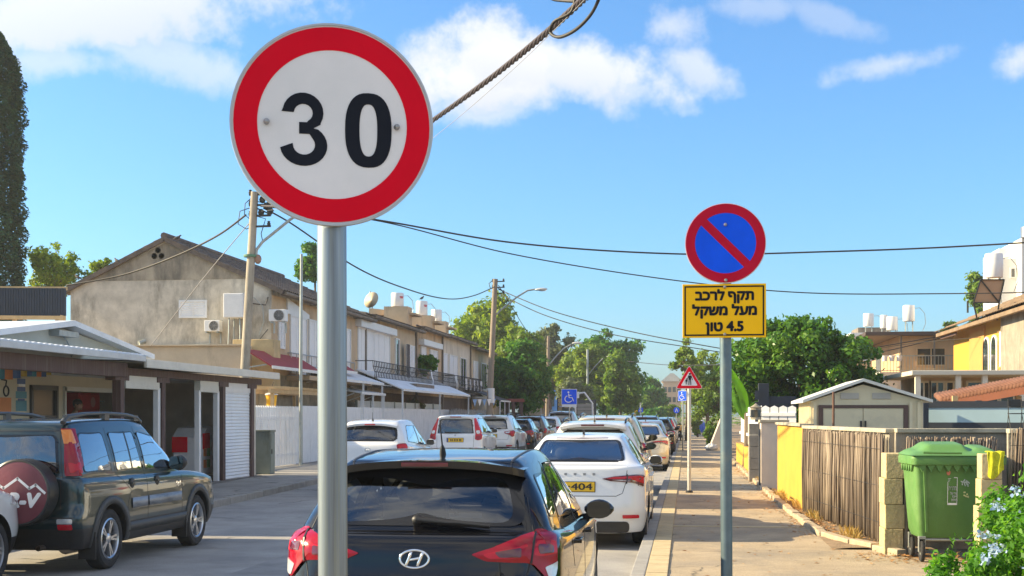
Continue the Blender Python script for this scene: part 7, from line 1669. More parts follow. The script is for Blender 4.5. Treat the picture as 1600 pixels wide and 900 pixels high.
# white block of flats behind
ZW = 62.; zw = lambda py: 1.7 + (HZ - py) * ZW / F; wx = lambda px: P(px, 500, ZW).x; wy = P(1580, 500, ZW).y
hw_ = thing('white_building', 'tall white stepped building behind the yellow house', 'building'); WHB = M('white building', (.74, .72, .68), .8, var=.04, scale=1)
m = MB(); m.span((wx(1562), wy, .1), (wx(1588), wy + 1.5, zw(404))); m.span((wx(1573), wy + 1.5, .1), (wx(1700), wy + 3, zw(382))); m.span((wx(1588), wy - 1, .1), (wx(1700), wy + 7, zw(376))); m.build('wall', WHB, hw_); window_y(hw_, wy, wx(1580), wx(1585), zw(433), zw(420), n=1, frame=WHB); m = MB(); m.tube([(wx(1598), wy - 1, zw(376)), (wx(1598), wy - 1, zw(360))], .35, 14); m.build('chimney', M('zinc', (.3, .32, .36), .4, .6), hw_, auto=40)
# porch with a pale flat roof and red tiled awning before the houses
ZP = 38.; zp_ = lambda py: 1.7 + (HZ - py) * ZP / F; qx = lambda px: P(px, 600, ZP).x; qy = P(1500, 600, ZP).y
pr = thing('porch', 'porch with pale flat roof and dark windows before the yellow house', 'porch'); m = MB(); m.span((qx(1404), qy - 2.5, zp_(590)), (qx(1720), qy + 3, zp_(583))); m.build('roof', M('porch fascia', (.55, .52, .44), .6, var=.06), pr, bevel=.02); m = MB(); m.span((qx(1405), qy - 2.55, zp_(584)), (qx(1466), qy - 2.5, zp_(566) - .2)); 
m = MB(); m.span((qx(1435), qy, .1), (qx(1720), qy + 3, zp_(590))); m.build('wall', PL_TAN, pr)
for a_, b_ in ((1437, 1452), (1456, 1474), (1480, 1500), (1512, 1556), (1562, 1600)): window_y(pr, qy, qx(a_), qx(b_), zp_(628), zp_(598), n=2, frame=PL_PALE)
for px in (1410, 1468, 1506, 1560): m = MB(); m.span((qx(px), qy - 2.4, .1), (qx(px) + .14, qy - 2.26, zp_(590))); m.build('post', PL_PALE, pr)
root = thing('tiled_awning', 'red tiled sloping awning in front of the porch', 'awning'); m = MB(); a, b = P(1474, 627, 32), P(1640, 596, 30.5)
n = 30
for k in range(n):
    p0 = a.lerp(b, k / n); p1 = a.lerp(b, (k + 1) / n); m.tube([(p0.x, p0.y, p0.z + .02), (p0.x + .05, p0.y + 1.1, p0.z + .16)], .085, 7)
m.build('tiles', TILER, root, smooth=True); m = MB(); m.bar((a.x, a.y + .02, a.z - .1), (b.x, b.y + .02, b.z - .1), .06, .18); m.build('fascia', M('red brown board', (.20, .06, .025), .7), root)
for px in (1490, 1590): p = P(px, 620, 31.3); m = MB(); m.span((p.x, p.y + .1, .1), (p.x + .12, p.y + .22, 1.7 + (HZ - 618) * 31 / F)); m.build('post', WOODP, root)
# ------------------------------------------------------------------ trees and plants
BARK = M('bark', (.13, .10, .075), .95, var=.3, scale=6, stretch=(4, 4, .8), bump=.5)
L_BRIGHT = leafmat('leaf bright', [(.06, .13, .012), (.16, .26, .02), (.30, .38, .035)], .5)
L_MID = leafmat('leaf mid', [(.04, .11, .014), (.10, .20, .022), (.22, .32, .04)], .42)
L_DEEP = leafmat('leaf deep', [(.02, .085, .014), (.05, .18, .02), (.14, .29, .035)], .45)
L_GREY = leafmat('leaf grey', [(.05, .08, .04), (.11, .15, .07), (.20, .23, .11)], .3)
L_FICUS = leafmat('leaf glossy', [(.024, .085, .014), (.065, .18, .02), (.17, .30, .04)], .35, .3)
L_CYP = leafmat('leaf cypress', [(.014, .055, .022), (.028, .09, .034), (.05, .13, .045)], .25, .8)
L_OLIVE = leafmat('leaf olive', [(.05, .12, .014), (.14, .24, .024), (.30, .38, .045)], .45)
L_BUSH = leafmat('leaf bush', [(.035, .14, .014), (.09, .27, .024), (.22, .42, .06)], .5)
def leaves(pos, size, aspect=.5, up=.3, nrm=None):
    """n leaf-shaped faces (two bent halves) turned at random; nrm biases them outwards"""
    n = len(pos); a = rng.normal(size=(n, 3)); a /= np.linalg.norm(a, axis=1, keepdims=True)
    nn = rng.normal(size=(n, 3)); nn[:, 2] += up
    if nrm is not None: nn = nn * .75 + nrm * 1.1
    nn /= np.linalg.norm(nn, axis=1, keepdims=True); a -= nn * (a * nn).sum(1, keepdims=True); a /= np.linalg.norm(a, axis=1, keepdims=True) + 1e-9; b = np.cross(nn, a)
    s = size * rng.uniform(.6, 1.35, (n, 1)); w = s * aspect
    v = np.stack([pos - a * s * .5, pos + b * w * .5 + nn * s * .08, pos + a * s * .5 - nn * s * .1, pos - b * w * .5 + nn * s * .08], 1)
    return v.reshape(-1, 3)
def leaf_mesh(name, v, mat, parent=None):
    n = len(v) // 4; me = bpy.data.meshes.new(name); me.vertices.add(4 * n); me.vertices.foreach_set('co', v.astype(np.float32).ravel()); me.loops.add(4 * n); me.loops.foreach_set('vertex_index', np.arange(4 * n, dtype=np.int32)); me.polygons.add(n); me.polygons.foreach_set('loop_start', np.arange(0, 4 * n, 4, dtype=np.int32)); me.update(calc_edges=True); me.materials.append(mat)
    o = bpy.data.objects.new(name, me); COL.objects.link(o); o.parent = parent; return o
def clumps(centers, radii, per, flat=.8):
    out, nr = [], []
    for c, r in zip(centers, radii):
        k = int(per * (r / np.mean(radii)) ** 2); d = rng.normal(size=(k, 3)); d /= np.linalg.norm(d, axis=1, keepdims=True); q = r * rng.uniform(.25, 1, (k, 1)) ** .45 * (1 + .25 * rng.normal(size=(k, 1)))
        out.append(c + d * q * np.array([1, 1, flat])); nr.append(d)
    return np.concatenate(out), np.concatenate(nr)
def tree(label, px, ytop, ybot, halfw, zc, mat, n_cl=70, per=110, leaf=.22, name='tree', cat='tree', group=None, cl=.2, shape=1.0, trunk=True, base=0., thin=1., rough=.25, seed=None, zbase=None):
    """trunk with limbs and a crown of many leaf clumps; crown box taken from the photograph's proportions"""
    if group and 'far' in group: halfw *= 1.18; per = int(per * 1.35); n_cl = int(n_cl * 1.25); cl *= 1.08
    k = zc / F; c = P(px, (ytop + ybot) / 2, zc); hw = halfw * k; hh = (ybot - ytop) * k / 2; gz_ = 0 if zbase is None else zbase
    root = thing(name, label, cat, (c.x, c.y, gz_), 0, group); cz = c.z - gz_
    cs, rs = [], []
    while len(cs) < n_cl:
        d = rng.normal(size=3); d /= np.linalg.norm(d); q = rng.uniform(.15, 1) ** .5
        bump = 1 + rough * math.sin(d[0] * 4.1 + px) * math.cos(d[2] * 5.3 + px * .7) + rough * .6 * math.sin(d[1] * 7 + px * .3)
        bump = min(bump, 1.12); p = d * q * bump * np.array([hw, hw, hh]) * (1 - cl * .6)
        t = (p[2] / hh + 1) / 2; w = (1 - shape * max(0, t - .35) ** 1.5 * .5) ; p[0] *= w; p[1] *= w
        cs.append(p + np.array([0, 0, cz])); rs.append(min(hw, hh) * cl * rng.uniform(.6, 1.35))
    pos, nr = clumps(cs, rs, per); sel = rng.random(len(pos)) < thin; leaf_mesh('crown', leaves(pos[sel], leaf, .55, .3, nr[sel]), mat, root)
    if trunk:
        m = MB(); r0 = max(.07, hw * .07); m.tube([(0, 0, 0), (.04 * hw, 0, cz * .35), (0, .03 * hw, max(cz - hh * .5, cz * .5))], [r0 * 1.3, r0, r0 * .75], 10); top = (0, .03 * hw, max(cz - hh * .5, cz * .5))
        for i in range(0, n_cl, max(1, n_cl // 14)): e = cs[i]; mid = ((top[0] + e[0]) / 2 + .05 * hw, (top[1] + e[1]) / 2, (top[2] + e[2]) / 2 + .08 * hh); m.tube([top, mid, tuple(e)], [r0 * .5, r0 * .3, r0 * .08], 6)
        m.build('trunk', BARK, root, smooth=True)
    return root
# left, behind the houses
tree('bright leafy tree behind the shop roof beside the cypress', 88, 380, 470, 58, 62, L_BRIGHT, 60, 70, .20, cl=.22, thin=.8)
tree('small bright treetop showing over the sloping gable edge', 160, 397, 440, 26, 66, L_BRIGHT, 16, 60, .18, cl=.3)
tree('dark conifer top behind the ridge of the row houses', 492, 374, 455, 30, 75, L_DEEP, 46, 130, .26, name='conifer_tree', cl=.26, shape=1.3)
def cypress():
    k = 60 / F; c = P(-12, 100, 60); H_ = 1.7 + (HZ - 42) * k; root = thing('cypress_tree', 'tall dark column shaped cypress tree at the edge of the scene', 'tree', (c.x, c.y, 0)); n = 70000
    t = rng.random(n) ** .85; a = rng.uniform(0, 6.283, n); r = 1.42 * np.minimum(1, (1 - t) * 9) ** .6 * np.minimum(1, .75 + t * .8) * (1 - .14 * t); bump = 1 + .10 * np.sin(a * 5 + t * 23) + .09 * np.sin(a * 9 - t * 60) + .05 * np.sin(t * 140 + a * 3); q = r * bump * rng.uniform(.72, 1.03, n)
    pos = np.stack([q * np.cos(a), q * np.sin(a), 1.0 + t * (H_ - 1)], 1); nr = np.stack([np.cos(a), np.sin(a), np.full(n, .9)], 1); leaf_mesh('crown', leaves(pos, .19, .5, 1.2, nr), L_CYP, root); m = MB(); m.tube([(0, 0, 0), (0, 0, H_ * .5), (0, 0, H_ * .97)], [.3, .2, .04], 10); m.build('trunk', BARK, root)
cypress()
G = 'trees along the far street'
tree('bright green tree rising behind the far row houses', 762, 462, 600, 66, 108, L_BRIGHT, 90, 90, .42, cl=.2, group=G)
tree('olive green tree between the timber pole and the grey lamp post', 812, 498, 640, 44, 100, L_OLIVE, 60, 80, .36, cl=.22, group=G)
tree('dense deep green round tree beside the far timber pole', 812, 528, 648, 46, 82, L_DEEP, 110, 110, .26, cl=.19, group=G, rough=.2)
tree('grey green tall tree behind the deep green round one', 858, 492, 640, 36, 128, L_GREY, 60, 80, .42, cl=.22, group=G)
tree('broad dark green tree filling the far left side of the street', 950, 512, 652, 52, 125, L_DEEP, 120, 110, .42, cl=.2, group=G)
tree('yellowish green tree crown in front of the broad dark one', 915, 530, 640, 44, 122, L_OLIVE, 70, 80, .38, cl=.2, group=G)
tree('bright green tree hanging over the far lamp post', 968, 545, 652, 30, 112, L_MID, 60, 90, .33, cl=.22, group=G)
tree('pale grey green bushy tree under the broad dark one', 893, 585, 645, 26, 118, L_GREY, 36, 90, .34, cl=.25, group=G)
tree('small conifer at the end of the street', 1014, 588, 656, 28, 170, L_DEEP, 46, 70, .5, cl=.22, shape=1.6, name='conifer_tree', group=G)
tree('low round green tree at the end of the street before the flats', 1000, 612, 658, 22, 165, L_MID, 40, 80, .45, cl=.24, group=G)
tree('green shrub tree at the end of the street right of the flats', 1047, 628, 658, 16, 160, L_OLIVE, 26, 80, .4, cl=.28, group=G)
m_ = [(1023, 640, 660, 14, 155, L_MID)]
tree('low dark shrub closing the end of the street', 1022, 636, 660, 18, 158, L_DEEP, 26, 80, .42, cl=.3, group=G)
# right
tree('yellow green feathery tree overhanging the far pavement', 1104, 538, 668, 46, 92, L_OLIVE, 80, 80, .24, cl=.18, thin=.85, group='trees along the right pavement')
tree('darker feathery tree beyond the triangle sign', 1122, 556, 676, 34, 84, L_MID, 70, 80, .22, cl=.2, thin=.9, group='trees along the right pavement')
tree('grey green tall thin tree behind the yellow sign plate', 1072, 528, 600, 24, 84, L_OLIVE, 36, 60, .26, cl=.22, thin=.7)
tree('large dense glossy leaved tree behind the cream shed', 1256, 478, 690, 132, 40, L_FICUS, 240, 140, .17, cl=.15, rough=.16, shape=.9)
tree('lower branch mass of the glossy tree near the white pickets', 1180, 515, 660, 52, 42, L_FICUS, 70, 110, .17, cl=.2) 
tree('tall eucalyptus behind the yellow house', 1538, 418, 530, 36, 85, L_MID, 44, 80, .3, cl=.22, thin=.8)
tree('small treetop behind the balcony house roof', 1484, 494, 540, 16, 95, L_MID, 20, 60, .3, cl=.3)
tree('small bush behind the white board fence', 646, 622, 646, 24, 61, L_GREY, 22, 90, .13, name='shrub', cat='shrub', cl=.3)
tree('yellow flowering shrub at the end of the row houses', 764, 598, 640, 16, 88, leafmat('leaf yellow', [(.2, .2, .02), (.4, .3, .02), (.5, .36, .03)], .4), 22, 70, .2, name='shrub', cat='shrub', cl=.3)
tree('dark green creeper hanging over the balcony between the houses', 668, 553, 588, 26, 63.5, L_DEEP, 30, 90, .18, name='creeper', cat='plant', cl=.28, trunk=False)
tree('bright shrub by the far blue container', 1090, 640, 684, 12, 98, L_BRIGHT, 22, 70, .2, name='shrub', cat='shrub', cl=.3)
tree('bushy green hedge plant beside the leaning panel', 1112, 650, 700, 14, 72, L_MID, 22, 70, .2, name='shrub', cat='shrub', cl=.3)
tree('leafy branch of the glossy tree beside the peach house', 1352, 568, 640, 22, 44, L_FICUS, 24, 70, .18, cl=.24)
mt = leafmat('banana leaf', [(.05, .17, .012), (.09, .24, .018)], .45)
def banana(label, x, y, blades):
    root = thing('banana_plant', label, 'banana plant', (x, y, .12)); o = Vector((x, y, .12)); m = MB(); m.tube([(0, 0, 0), (.03, 0, .8), (0, 0, 1.7)], [.13, .10, .06], 10); m.build('trunk', BARK, root, smooth=True)
    for pts, w in blades:
        Q = [np.array([list(P(*p) - o)]) for p in pts]; sm = [Vector(a[0]) for a in crspline(Q, [8] * (len(Q) - 1))]; n = len(sm); m = MB()
        def f(u, v):
            i = min(n - 1, int(u * (n - 1) + .5)); d = (sm[min(n - 1, i + 1)] - sm[max(0, i - 1)]).normalized(); s_ = d.cross(CF).normalized(); t = u; ww = w * (math.sin(math.pi * min(1, .04 + t * .96)) ** .7) * (1.15 - .5 * t)
            return sm[i] + s_ * ((v - .5) * ww) + CF * (.10 * abs(v - .5) + .03 * math.sin(t * 30) * abs(v - .5)) 
        m.grid(f, n - 1, 6); m.build('leaf', mt, root, smooth=True)
b_ = P(1166, 690, 39)
banana('banana plant with big bright upright leaves behind the white pickets', b_.x, b_.y, [([(1166, 655, 39), (1162, 620, 38.8), (1150, 594, 38.5), (1141, 574, 38.2)], .30), ([(1164, 655, 39.2), (1152, 630, 39.2), (1149, 612, 39.4), (1147, 596, 39.6)], .26), ([(1168, 655, 39), (1176, 640, 39), (1184, 632, 38.8), (1190, 640, 38.6)], .3), ([(1166, 655, 39), (1168, 610, 39.6), (1172, 585, 40)], .34)])
# the flowering bush in the corner
def bush():
    root = thing('flowering_bush', 'leafy green bush with clusters of pale blue flowers beside the bin', 'bush', (2.72, 10.6, .12)); cs, rs = [], []
    while len(cs) < 190:
        x, y, z = rng.uniform(-.75, 1.5), rng.uniform(-.7, .9), rng.uniform(.05, 1.12); top = .34 + .85 * ease((x + .75) / .95)
        if z > top: continue
        cs.append(np.array([x, y, z])); rs.append(rng.uniform(.09, .17))
    pos, nr = clumps(cs, rs, 300, .9); leaf_mesh('leaves', leaves(pos, .058, .45, .5, nr), L_BUSH, root)
    m = MB()
    for i in range(0, 190, 2): c = cs[i]; m.tube([(c[0] * .3, c[1] * .3, 0), (c[0] * .7, c[1] * .7, c[2] * .6), tuple(c)], [.012, .008, .003], 5)
    m.build('stems', BARK, root, smooth=True)
    sp = []
    for i in range(70): c = cs[rng.integers(190)] + np.array([0, 0, .08]); d = np.array([rng.normal() * .10 - .05, rng.normal() * .1, rng.uniform(.05, .18)]); sp += [c + d * t for t in np.linspace(.2, 1, 9)]
    leaf_mesh('sprigs', leaves(np.array(sp) + rng.normal(size=(len(sp), 3)) * .012, .045, .4, .6), L_BUSH, root)
    fm = leafmat('plumbago flower', [(.26, .40, .78), (.38, .52, .84), (.50, .62, .88)], .3)
    tops = [c for c in cs if c[1] < .3 and c[0] < .16]
    for k in range(80):
        c = max((tops[rng.integers(len(tops))] for _ in range(2)), key=lambda q: q[2] * 1.1 - q[1] * .7); zt = .40 + .85 * ease((c[0] + .75) / .95); p = np.array([c[0] + rng.normal() * .05, c[1] - .21, max(c[2] + .06, min(zt + .05, c[2] + rng.uniform(.1, .2)))]); q = p + rng.normal(size=(18, 3)) * np.array([.03, .03, .02]); leaf_mesh('flower_cluster', leaves(q, .034, .85, 1.0), fm, root)
bush()
# ------------------------------------------------------------------ poles, lamps and cables
def pole(label, px_t, py_t, px_b, zc, r0, r1, mat, name='utility_pole', cat='utility pole', z0=.12, fit=True):
    a = P(px_t, py_t, zc); b = P(px_b, HZ, zc); root = thing(name, label, cat, (b.x, b.y, z0)); h = a.z - z0; lx, ly = a.x - b.x, a.y - b.y
    m = MB(); m.tube([(-lx * .4, -ly * .4, 0), (0, 0, h * .35), (lx, ly, h)], [r0, (r0 + r1) / 2, r1], 12); m.build('shaft', mat, root, auto=50); return root, Vector((lx, ly, h))
def lamp_arm(root, a, pts, head, mat=GALV, hl=.62):
    m = MB(); m.tube(pts, .04, 8); m.build('lamp_arm', mat, root, auto=50)
    if head is not None:
        m = MB(); m.ball((0, 0, 0), (hl / 2, .16, .085), 16); m.v = [(x, y, z * (.55 if z < 0 else 1) + .05 * x) for x, y, z in m.v]; o = m.build('lamp_head', M('lamp housing', (.5, .51, .50), .4, .3), root, smooth=True); o.location = head
        q = MB(); q.ball((hl * .1, 0, -.03), (hl * .3, .12, .05), 12); q.build('lamp_glass', CLEAR, o, smooth=True)
def insulators(root, top, n=4, r=.06):
    for k in range(n): m = MB(); z = top.z - .12 - .28 * k; m.bar((top.x - .15, top.y, z), (top.x + .45, top.y - .05, z), .05, .05); m.lathe([(.0, 0), (.045, .0), (.05, .05), (.03, .07), (.045, .1), (0, .12)], o=(top.x + .4, top.y - .05, z + .02), n=10); m.lathe([(.0, 0), (.045, .0), (.05, .05), (.03, .07), (.045, .1), (0, .12)], o=(top.x - .12, top.y, z + .02), n=10); m.build('cross_arm', IRON, root)
def curl(root, pts, r=.012): m = MB(); m.tube(pts, r, 6); m.build('loose_wire', IRON, root, smooth=True)
ZQ = 34.5; r1_, t1 = pole('tall grey concrete utility pole with tangled wires rising behind the shop', 398, 300, 382, ZQ, .145, .10, CONC)
insulators(r1_, t1 + Vector((0, 0, .05)), 4)
k = ZQ / F
w = lambda px, py: P(px, py, ZQ) - Vector(r1_.location)
curl(r1_, [w(392, 310), w(383, 318), w(382, 335), w(390, 342)]); curl(r1_, [w(390, 325), w(375, 330), w(372, 350), w(385, 358), w(394, 354)]); curl(r1_, [w(402, 338), w(415, 342), w(412, 352), w(408, 365), w(410, 375)]); curl(r1_, [w(402, 315), w(420, 318), w(428, 330)]); curl(r1_, [w(400, 325), w(412, 330), w(424, 336)], .02)
for k_, (px, py) in enumerate(((410, 312), (416, 322), (422, 330), (408, 332))): m = MB(); p_ = w(px, py); m.ball(tuple(p_), (.09, .07, .10), 8); m.build('connector', IRON, r1_, smooth=True)
pts = [w(400, 398), w(401, 390), w(410, 378), w(430, 362), w(452, 344), w(470, 332)]; lamp_arm(r1_, None, pts, w(482, 328)); m = MB(); m.ball(tuple(w(403, 405)), (.1, .07, .13), 12); m.build('siren', M('siren', (.30, .18, .13), .6), r1_, smooth=True)
m = MB(); m.lathe([(.175, -.03), (.18, 0), (.175, .03)], n=14, o=tuple(w(391, 400))); m.build('band', M('green band', (.10, .22, .14), .7), r1_, auto=40)
ZR = 62.5; r2, t2 = pole('timber utility pole with a curved lamp arm beyond the row houses', 774, 436, 766, ZR, .17, .12, WOODPOLE, z0=.25); insulators(r2, t2, 3)
w2 = lambda px, py: P(px, py, ZR) - Vector(r2.location)
lamp_arm(r2, None, [w2(772, 495), w2(784, 483), w2(808, 464), w2(824, 454), w2(836, 452)], w2(845, 452.5), hl=.66)
curl(r2, [w2(770, 438), w2(764, 443), w2(766, 450), w2(772, 452)], .02); curl(r2, [w2(778, 450), w2(792, 458), w2(797, 464), w2(788, 475), w2(780, 468)], .02); m = MB(); p_ = w2(767, 618); m.tube([p_ - Vector((0, 0, .35)), p_ + Vector((0, 0, .35))], .175, 12); m.build('white_notice', WHITEM, r2, auto=40)
for lab, px, pyt, pxb, zc, arm, hd in (('grey utility pole with a lamp arm in front of the blue building', 857, 525, 855, 88, [(858, 570), (866, 560), (880, 545), (892, 538)], (902, 536)), ('slim grey lamp post in front of the broad dark tree', 918, 546, 918, 120, [(919, 586), (930, 572), (942, 560)], (954, 557))):
    rt, t = pole(lab, px, pyt, pxb, zc, .14, .10, WOODPOLE if px < 900 else GALV, name='lamp_post', cat='lamp post', z0=.25); ww = lambda a, b: P(a, b, zc) - Vector(rt.location); lamp_arm(rt, None, [ww(*q) for q in arm], ww(*hd), hl=.75)
    if px < 900: insulators(rt, t, 3)
root, t = pole('thin pole at the far end of the street before the conifer', 1001, 598, 1001, 150, .09, .07, GALV, name='lamp_post', cat='lamp post')
def cable(label, pts, r, mat=None, sag=None, n=24, name='power_cable', twist=0):
    """a hanging wire through real points; pts are (column, row, distance) of its supports and low points"""
    Q = [P(*p) if len(p) == 3 else Vector(p[1:]) for p in pts]; rows = [np.array([[q.x, q.y, q.z]]) for q in Q]; sm = [Vector(a[0]) for a in crspline(rows, [n] * (len(rows) - 1))]
    o0 = sm[0].copy(); root = None; m = MB()
    if twist:
        for s_ in range(4):
            path = []; 
            for i, p in enumerate(sm):
                d = (sm[min(i + 1, len(sm) - 1)] - sm[max(i - 1, 0)]).normalized(); x = d.cross(Vector((0, 0, 1))).normalized(); y = x.cross(d); a = i * twist + s_ * math.pi / 2; path.append(p + (x * math.cos(a) + y * math.sin(a)) * r * .95)
            m.tube(path, r * .78, 7)
    else: m.tube(sm, r, 6)
    return tag(m.build(name, mat or M('cable black', (.022, .02, .02), .6), smooth=True), label, 'cable')
cable('thick twisted bundle of cables climbing over the road past the speed sign', [(408, 322, 34.5), (470, 318, 27), (560, 265, 20), (675, 189, 15), (790, 104, 11.8), (905, 5, 9.4), (1010, -105, 7.6), (0, 4.2, 1.0, 7.4), (0, 9, -9, 8.0)], .0165, M('bundle brown', (.05, .035, .036), .55, var=.3, scale=40), n=50, twist=.55)
cable('thin pale wire hanging below the twisted bundle', [(408, 330, 34.5), (560, 300, 20), (690, 205, 14.5), (800, 110, 11.5), (905, 8, 9.3), (1000, -95, 7.6), (0, 4.2, 1.0, 7.2), (0, 9, -9, 7.8)], .0025, M('thin pale wire', (.3, .3, .32), .6))
cable('loop of loose cable hanging from the twisted bundle', [(900, -14, 9.5), (893, 18, 9.5), (866, 34, 9.6), (860, 50, 9.7), (872, 58, 9.6), (900, 46, 9.4), (925, 20, 9.2), (940, -12, 9.0)], .013)
cable('short spliced cable end beside the loop near the bundle', [(846, -14, 9.75), (862, -2, 9.7), (880, 1, 9.6), (897, 2, 9.5)], .012, name='cable_end')
cable('thick black cable running down from the concrete pole along the gable', [(384, 336, 34.5), (340, 368, 36), (270, 402, 37.5), (190, 430, 38.6), (104, 446, 39.2)], .026)
cable('thin stay wire running down from the concrete pole across the gable', [(390, 348, 34.5), (320, 432, 36.8), (236, 540, 39)], .012, M('thin pale wire', (.3, .3, .32), .6))
cable('sagging cable from the concrete pole to the timber pole', [(412, 325, 34.5), (450, 346, 35.5), (552, 415, 39), (640, 453, 45), (700, 467, 51), (740, 462, 57), (773, 448, 62.5)], .022)
cable('upper cable crossing the whole street to the right', [(408, 320, 34.5), (585, 343, 35), (800, 379, 35.5), (1070, 397, 36), (1300, 393, 35.5), (1500, 385, 35), (1700, 371, 34), (2300, 300, 31)], .024)
cable('lower cable crossing the whole street to the right', [(408, 322, 34.5), (590, 345, 35), (800, 397, 36), (1070, 440, 37), (1250, 457, 37), (1450, 459, 36), (1700, 452, 34), (2300, 390, 31)], .017)
cable('cable from the timber pole sagging towards the houses on the right', [(779, 452, 62.5), (860, 485, 60), (960, 512, 58), (1067, 534, 56), (1220, 556, 55), (1330, 548, 56), (1498, 520, 58)], .022)
cable('second cable from the timber pole a little lower towards the right', [(779, 458, 62.5), (850, 492, 60), (950, 521, 58), (1067, 541, 56), (1210, 560, 55), (1340, 556, 56), (1490, 523, 58)], .02)
cable('cable dropping from the timber pole behind the deep green tree', [(779, 446, 62.5), (800, 480, 68), (826, 520, 78), (856, 545, 88)], .02)
cable('thin service wire over the balcony house', [(1280, 565, 52), (1400, 540, 54), (1560, 524, 50), (1700, 500, 42), (2200, 440, 38)], .011)
cable('far cable over the end of the street', [(960, 562, 120), (1040, 570, 90), (1130, 570, 66)], .025)
# ------------------------------------------------------------------ far left yards, far buildings
root = thing('blue_building', 'blue fronted building showing between the far trees', 'building'); c = P(862, 640, 140); k = 140 / F
m = MB(); m.span((c.x - 22 * k, c.y, 0), (c.x + 10 * k, c.y + 8, 1.7 + 80 * k)); m.build('wall', M('blue wall', (.06, .22, .55), .7, var=.3, scale=.4), root); 
for i in range(2):
    for j in range(2): m = MB(); m.span((c.x - 18 * k + i * 14 * k, c.y - .05, 1.7 + (15 + 30 * j) * k), (c.x - 10 * k + i * 14 * k, c.y + .05, 1.7 + (30 + 30 * j) * k)); m.build('window', PANE, root)
root = thing('red_roofed_hut', 'hut with a red sloping roof behind the grey lamp pole', 'hut'); c = P(834, 640, 96); k = 96 / F; m = MB(); m.span((c.x - 20 * k, c.y, 0), (c.x + 16 * k, c.y + 4, 1.7 + 12 * k)); m.build('wall', PL_DARK, root); m = MB(); m.prism([(-22 * k, 12 * k), (18 * k, 12 * k), (14 * k, 32 * k), (-10 * k, 22 * k)], lambda u, v, w: (c.x + u, c.y - .3 + w, 1.7 + v), 5); m.build('roof', TILER, root)
root = thing('porch_shelter', 'small dark timber shelter with a red roof beyond the row houses', 'shelter'); c = P(800, 640, 80); k = 80 / F; m = MB(); m.span((c.x - 14 * k, c.y, 1.7 + 22 * k), (c.x + 18 * k, c.y + 3, 1.7 + 27 * k)); m.build('roof', M('dull red', (.22, .06, .05), .7), root)
for px in (792, 802, 814): p = P(px, 640, 80); m = MB(); m.span((p.x - .1, p.y, .2), (p.x + .1, p.y + .2, 1.7 + 22 * k)); m.build('post', WOODB, root)
m = MB(); p = P(800, 640, 82); m.span((p.x - 20 * k, p.y, .2), (p.x + 16 * k, p.y + .1, 1.7 + 6 * k)); m.build('wall', PL_DARK, root)
for lab, p0, p1, zc, top, mt, nm in (('cream garden wall beside the small dark shelter', 812, 846, 84, 626, PL_PALE, 'garden_wall'), ('dark slatted fence behind the wheelchair sign', 880, 930, 100, 624, M('dark slats', (.06, .065, .07), .7), 'slatted_fence'), ('grey slatted hut wall beside the slim lamp post', 902, 925, 98, 630, M('grey slats', (.24, .23, .22), .8), 'slatted_fence'), ('brown boarded front with a dark doorway behind the wheelchair sign', 872, 888, 102, 622, WOODP, 'boarded_front')):
    a, b = P(p0, 640, zc), P(p1, 640, zc); root = thing(nm, lab, 'wall' if 'wall' in nm else 'fence'); m = MB(); zt = 1.7 + (HZ - top) * zc / F; n = 1 if 'wall' in nm else 9
    for i in range(n): za, zb_ = .2 + (zt - .2) * i / n, .2 + (zt - .2) * (i + (1 if n == 1 else .86)) / n; m.span((a.x, a.y, za), (b.x, a.y + .15, zb_))
    m.build('boards' if n > 1 else 'masonry', mt, root)
    if n > 1:
        m = MB()
        for x in (a.x, (a.x + b.x) / 2, b.x): m.span((x - .08, a.y + .02, .1), (x + .08, a.y + .3, zt)); 
        m.build('post', IRON, root)
root = thing('white_signboard', 'white board with a dark emblem standing behind the wheelchair sign', 'signboard'); a, b = P(893, 612, 74), P(905, 622, 74); m = MB(); m.span((a.x, a.y, b.z), (b.x, a.y + .08, a.z)); m.build('board', WHITEM, root); m = MB(); m.lathe([(0, -.01), (.14, -.01), (.14, .0), (0, .0)], o=(a.x + .12, a.y, (a.z + b.z) / 2), n=18, axis='Y'); m.build('emblem', INK, root); m = MB(); m.cyl(((a.x + b.x) / 2, a.y + .12, .2), ((a.x + b.x) / 2, a.y + .12, b.z), .05, n=8); m.tube([(b.x, a.y + .05, a.z - .1), (b.x + .3, a.y, a.z - .05), (b.x + .75, a.y, b.z - .3), (b.x + .8, a.y, .3)], .05, 8); m.build('frame', WHITEM, root)
# blocks of flats at the end of the street
for lab, px0, px1, top, zc, mt in (('far block of flats with a red tiled top at the end of the street', 1036, 1064, 596, 260, M('far cream', (.62, .42, .26), .9, var=.05)), ('far paler block of flats half behind the end trees', 1018, 1040, 610, 290, M('far pale', (.55, .52, .48), .9, var=.05)), ('far white block of flats over the end of the street', 985, 1000, 604, 250, M('far white', (.6, .6, .6), .9, var=.05))):
    a, b = P(px0, 640, zc), P(px1, 640, zc); zt = 1.7 + (HZ - top) * zc / F; root = thing('apartment_building', lab, 'building', group='flats at the end of the street'); m = MB(); m.span((a.x, a.y, 0), (b.x, a.y + 14, zt)); m.build('wall', mt, root); n = 5
    m = MB(); m.prism([(a.x - .4, zt), (b.x + .4, zt), (a.x * .4 + b.x * .6, zt + 1.6), (a.x * .6 + b.x * .4, zt + 1.6)], lambda u, v, w: (u, a.y - .3 + w, v), 14.5); m.build('roof', TILER if px0 == 1030 else PL_PALE, root)
    for i in range(4):
        for j in range(3): x = a.x + (b.x - a.x) * (i + .5) / 4; z = zt - 1.6 - j * 2.0; m = MB(); m.span((x - .3, a.y - .06, z - .5), (x + .3, a.y + .02, z + .5)); m.build('window', PANE, root)
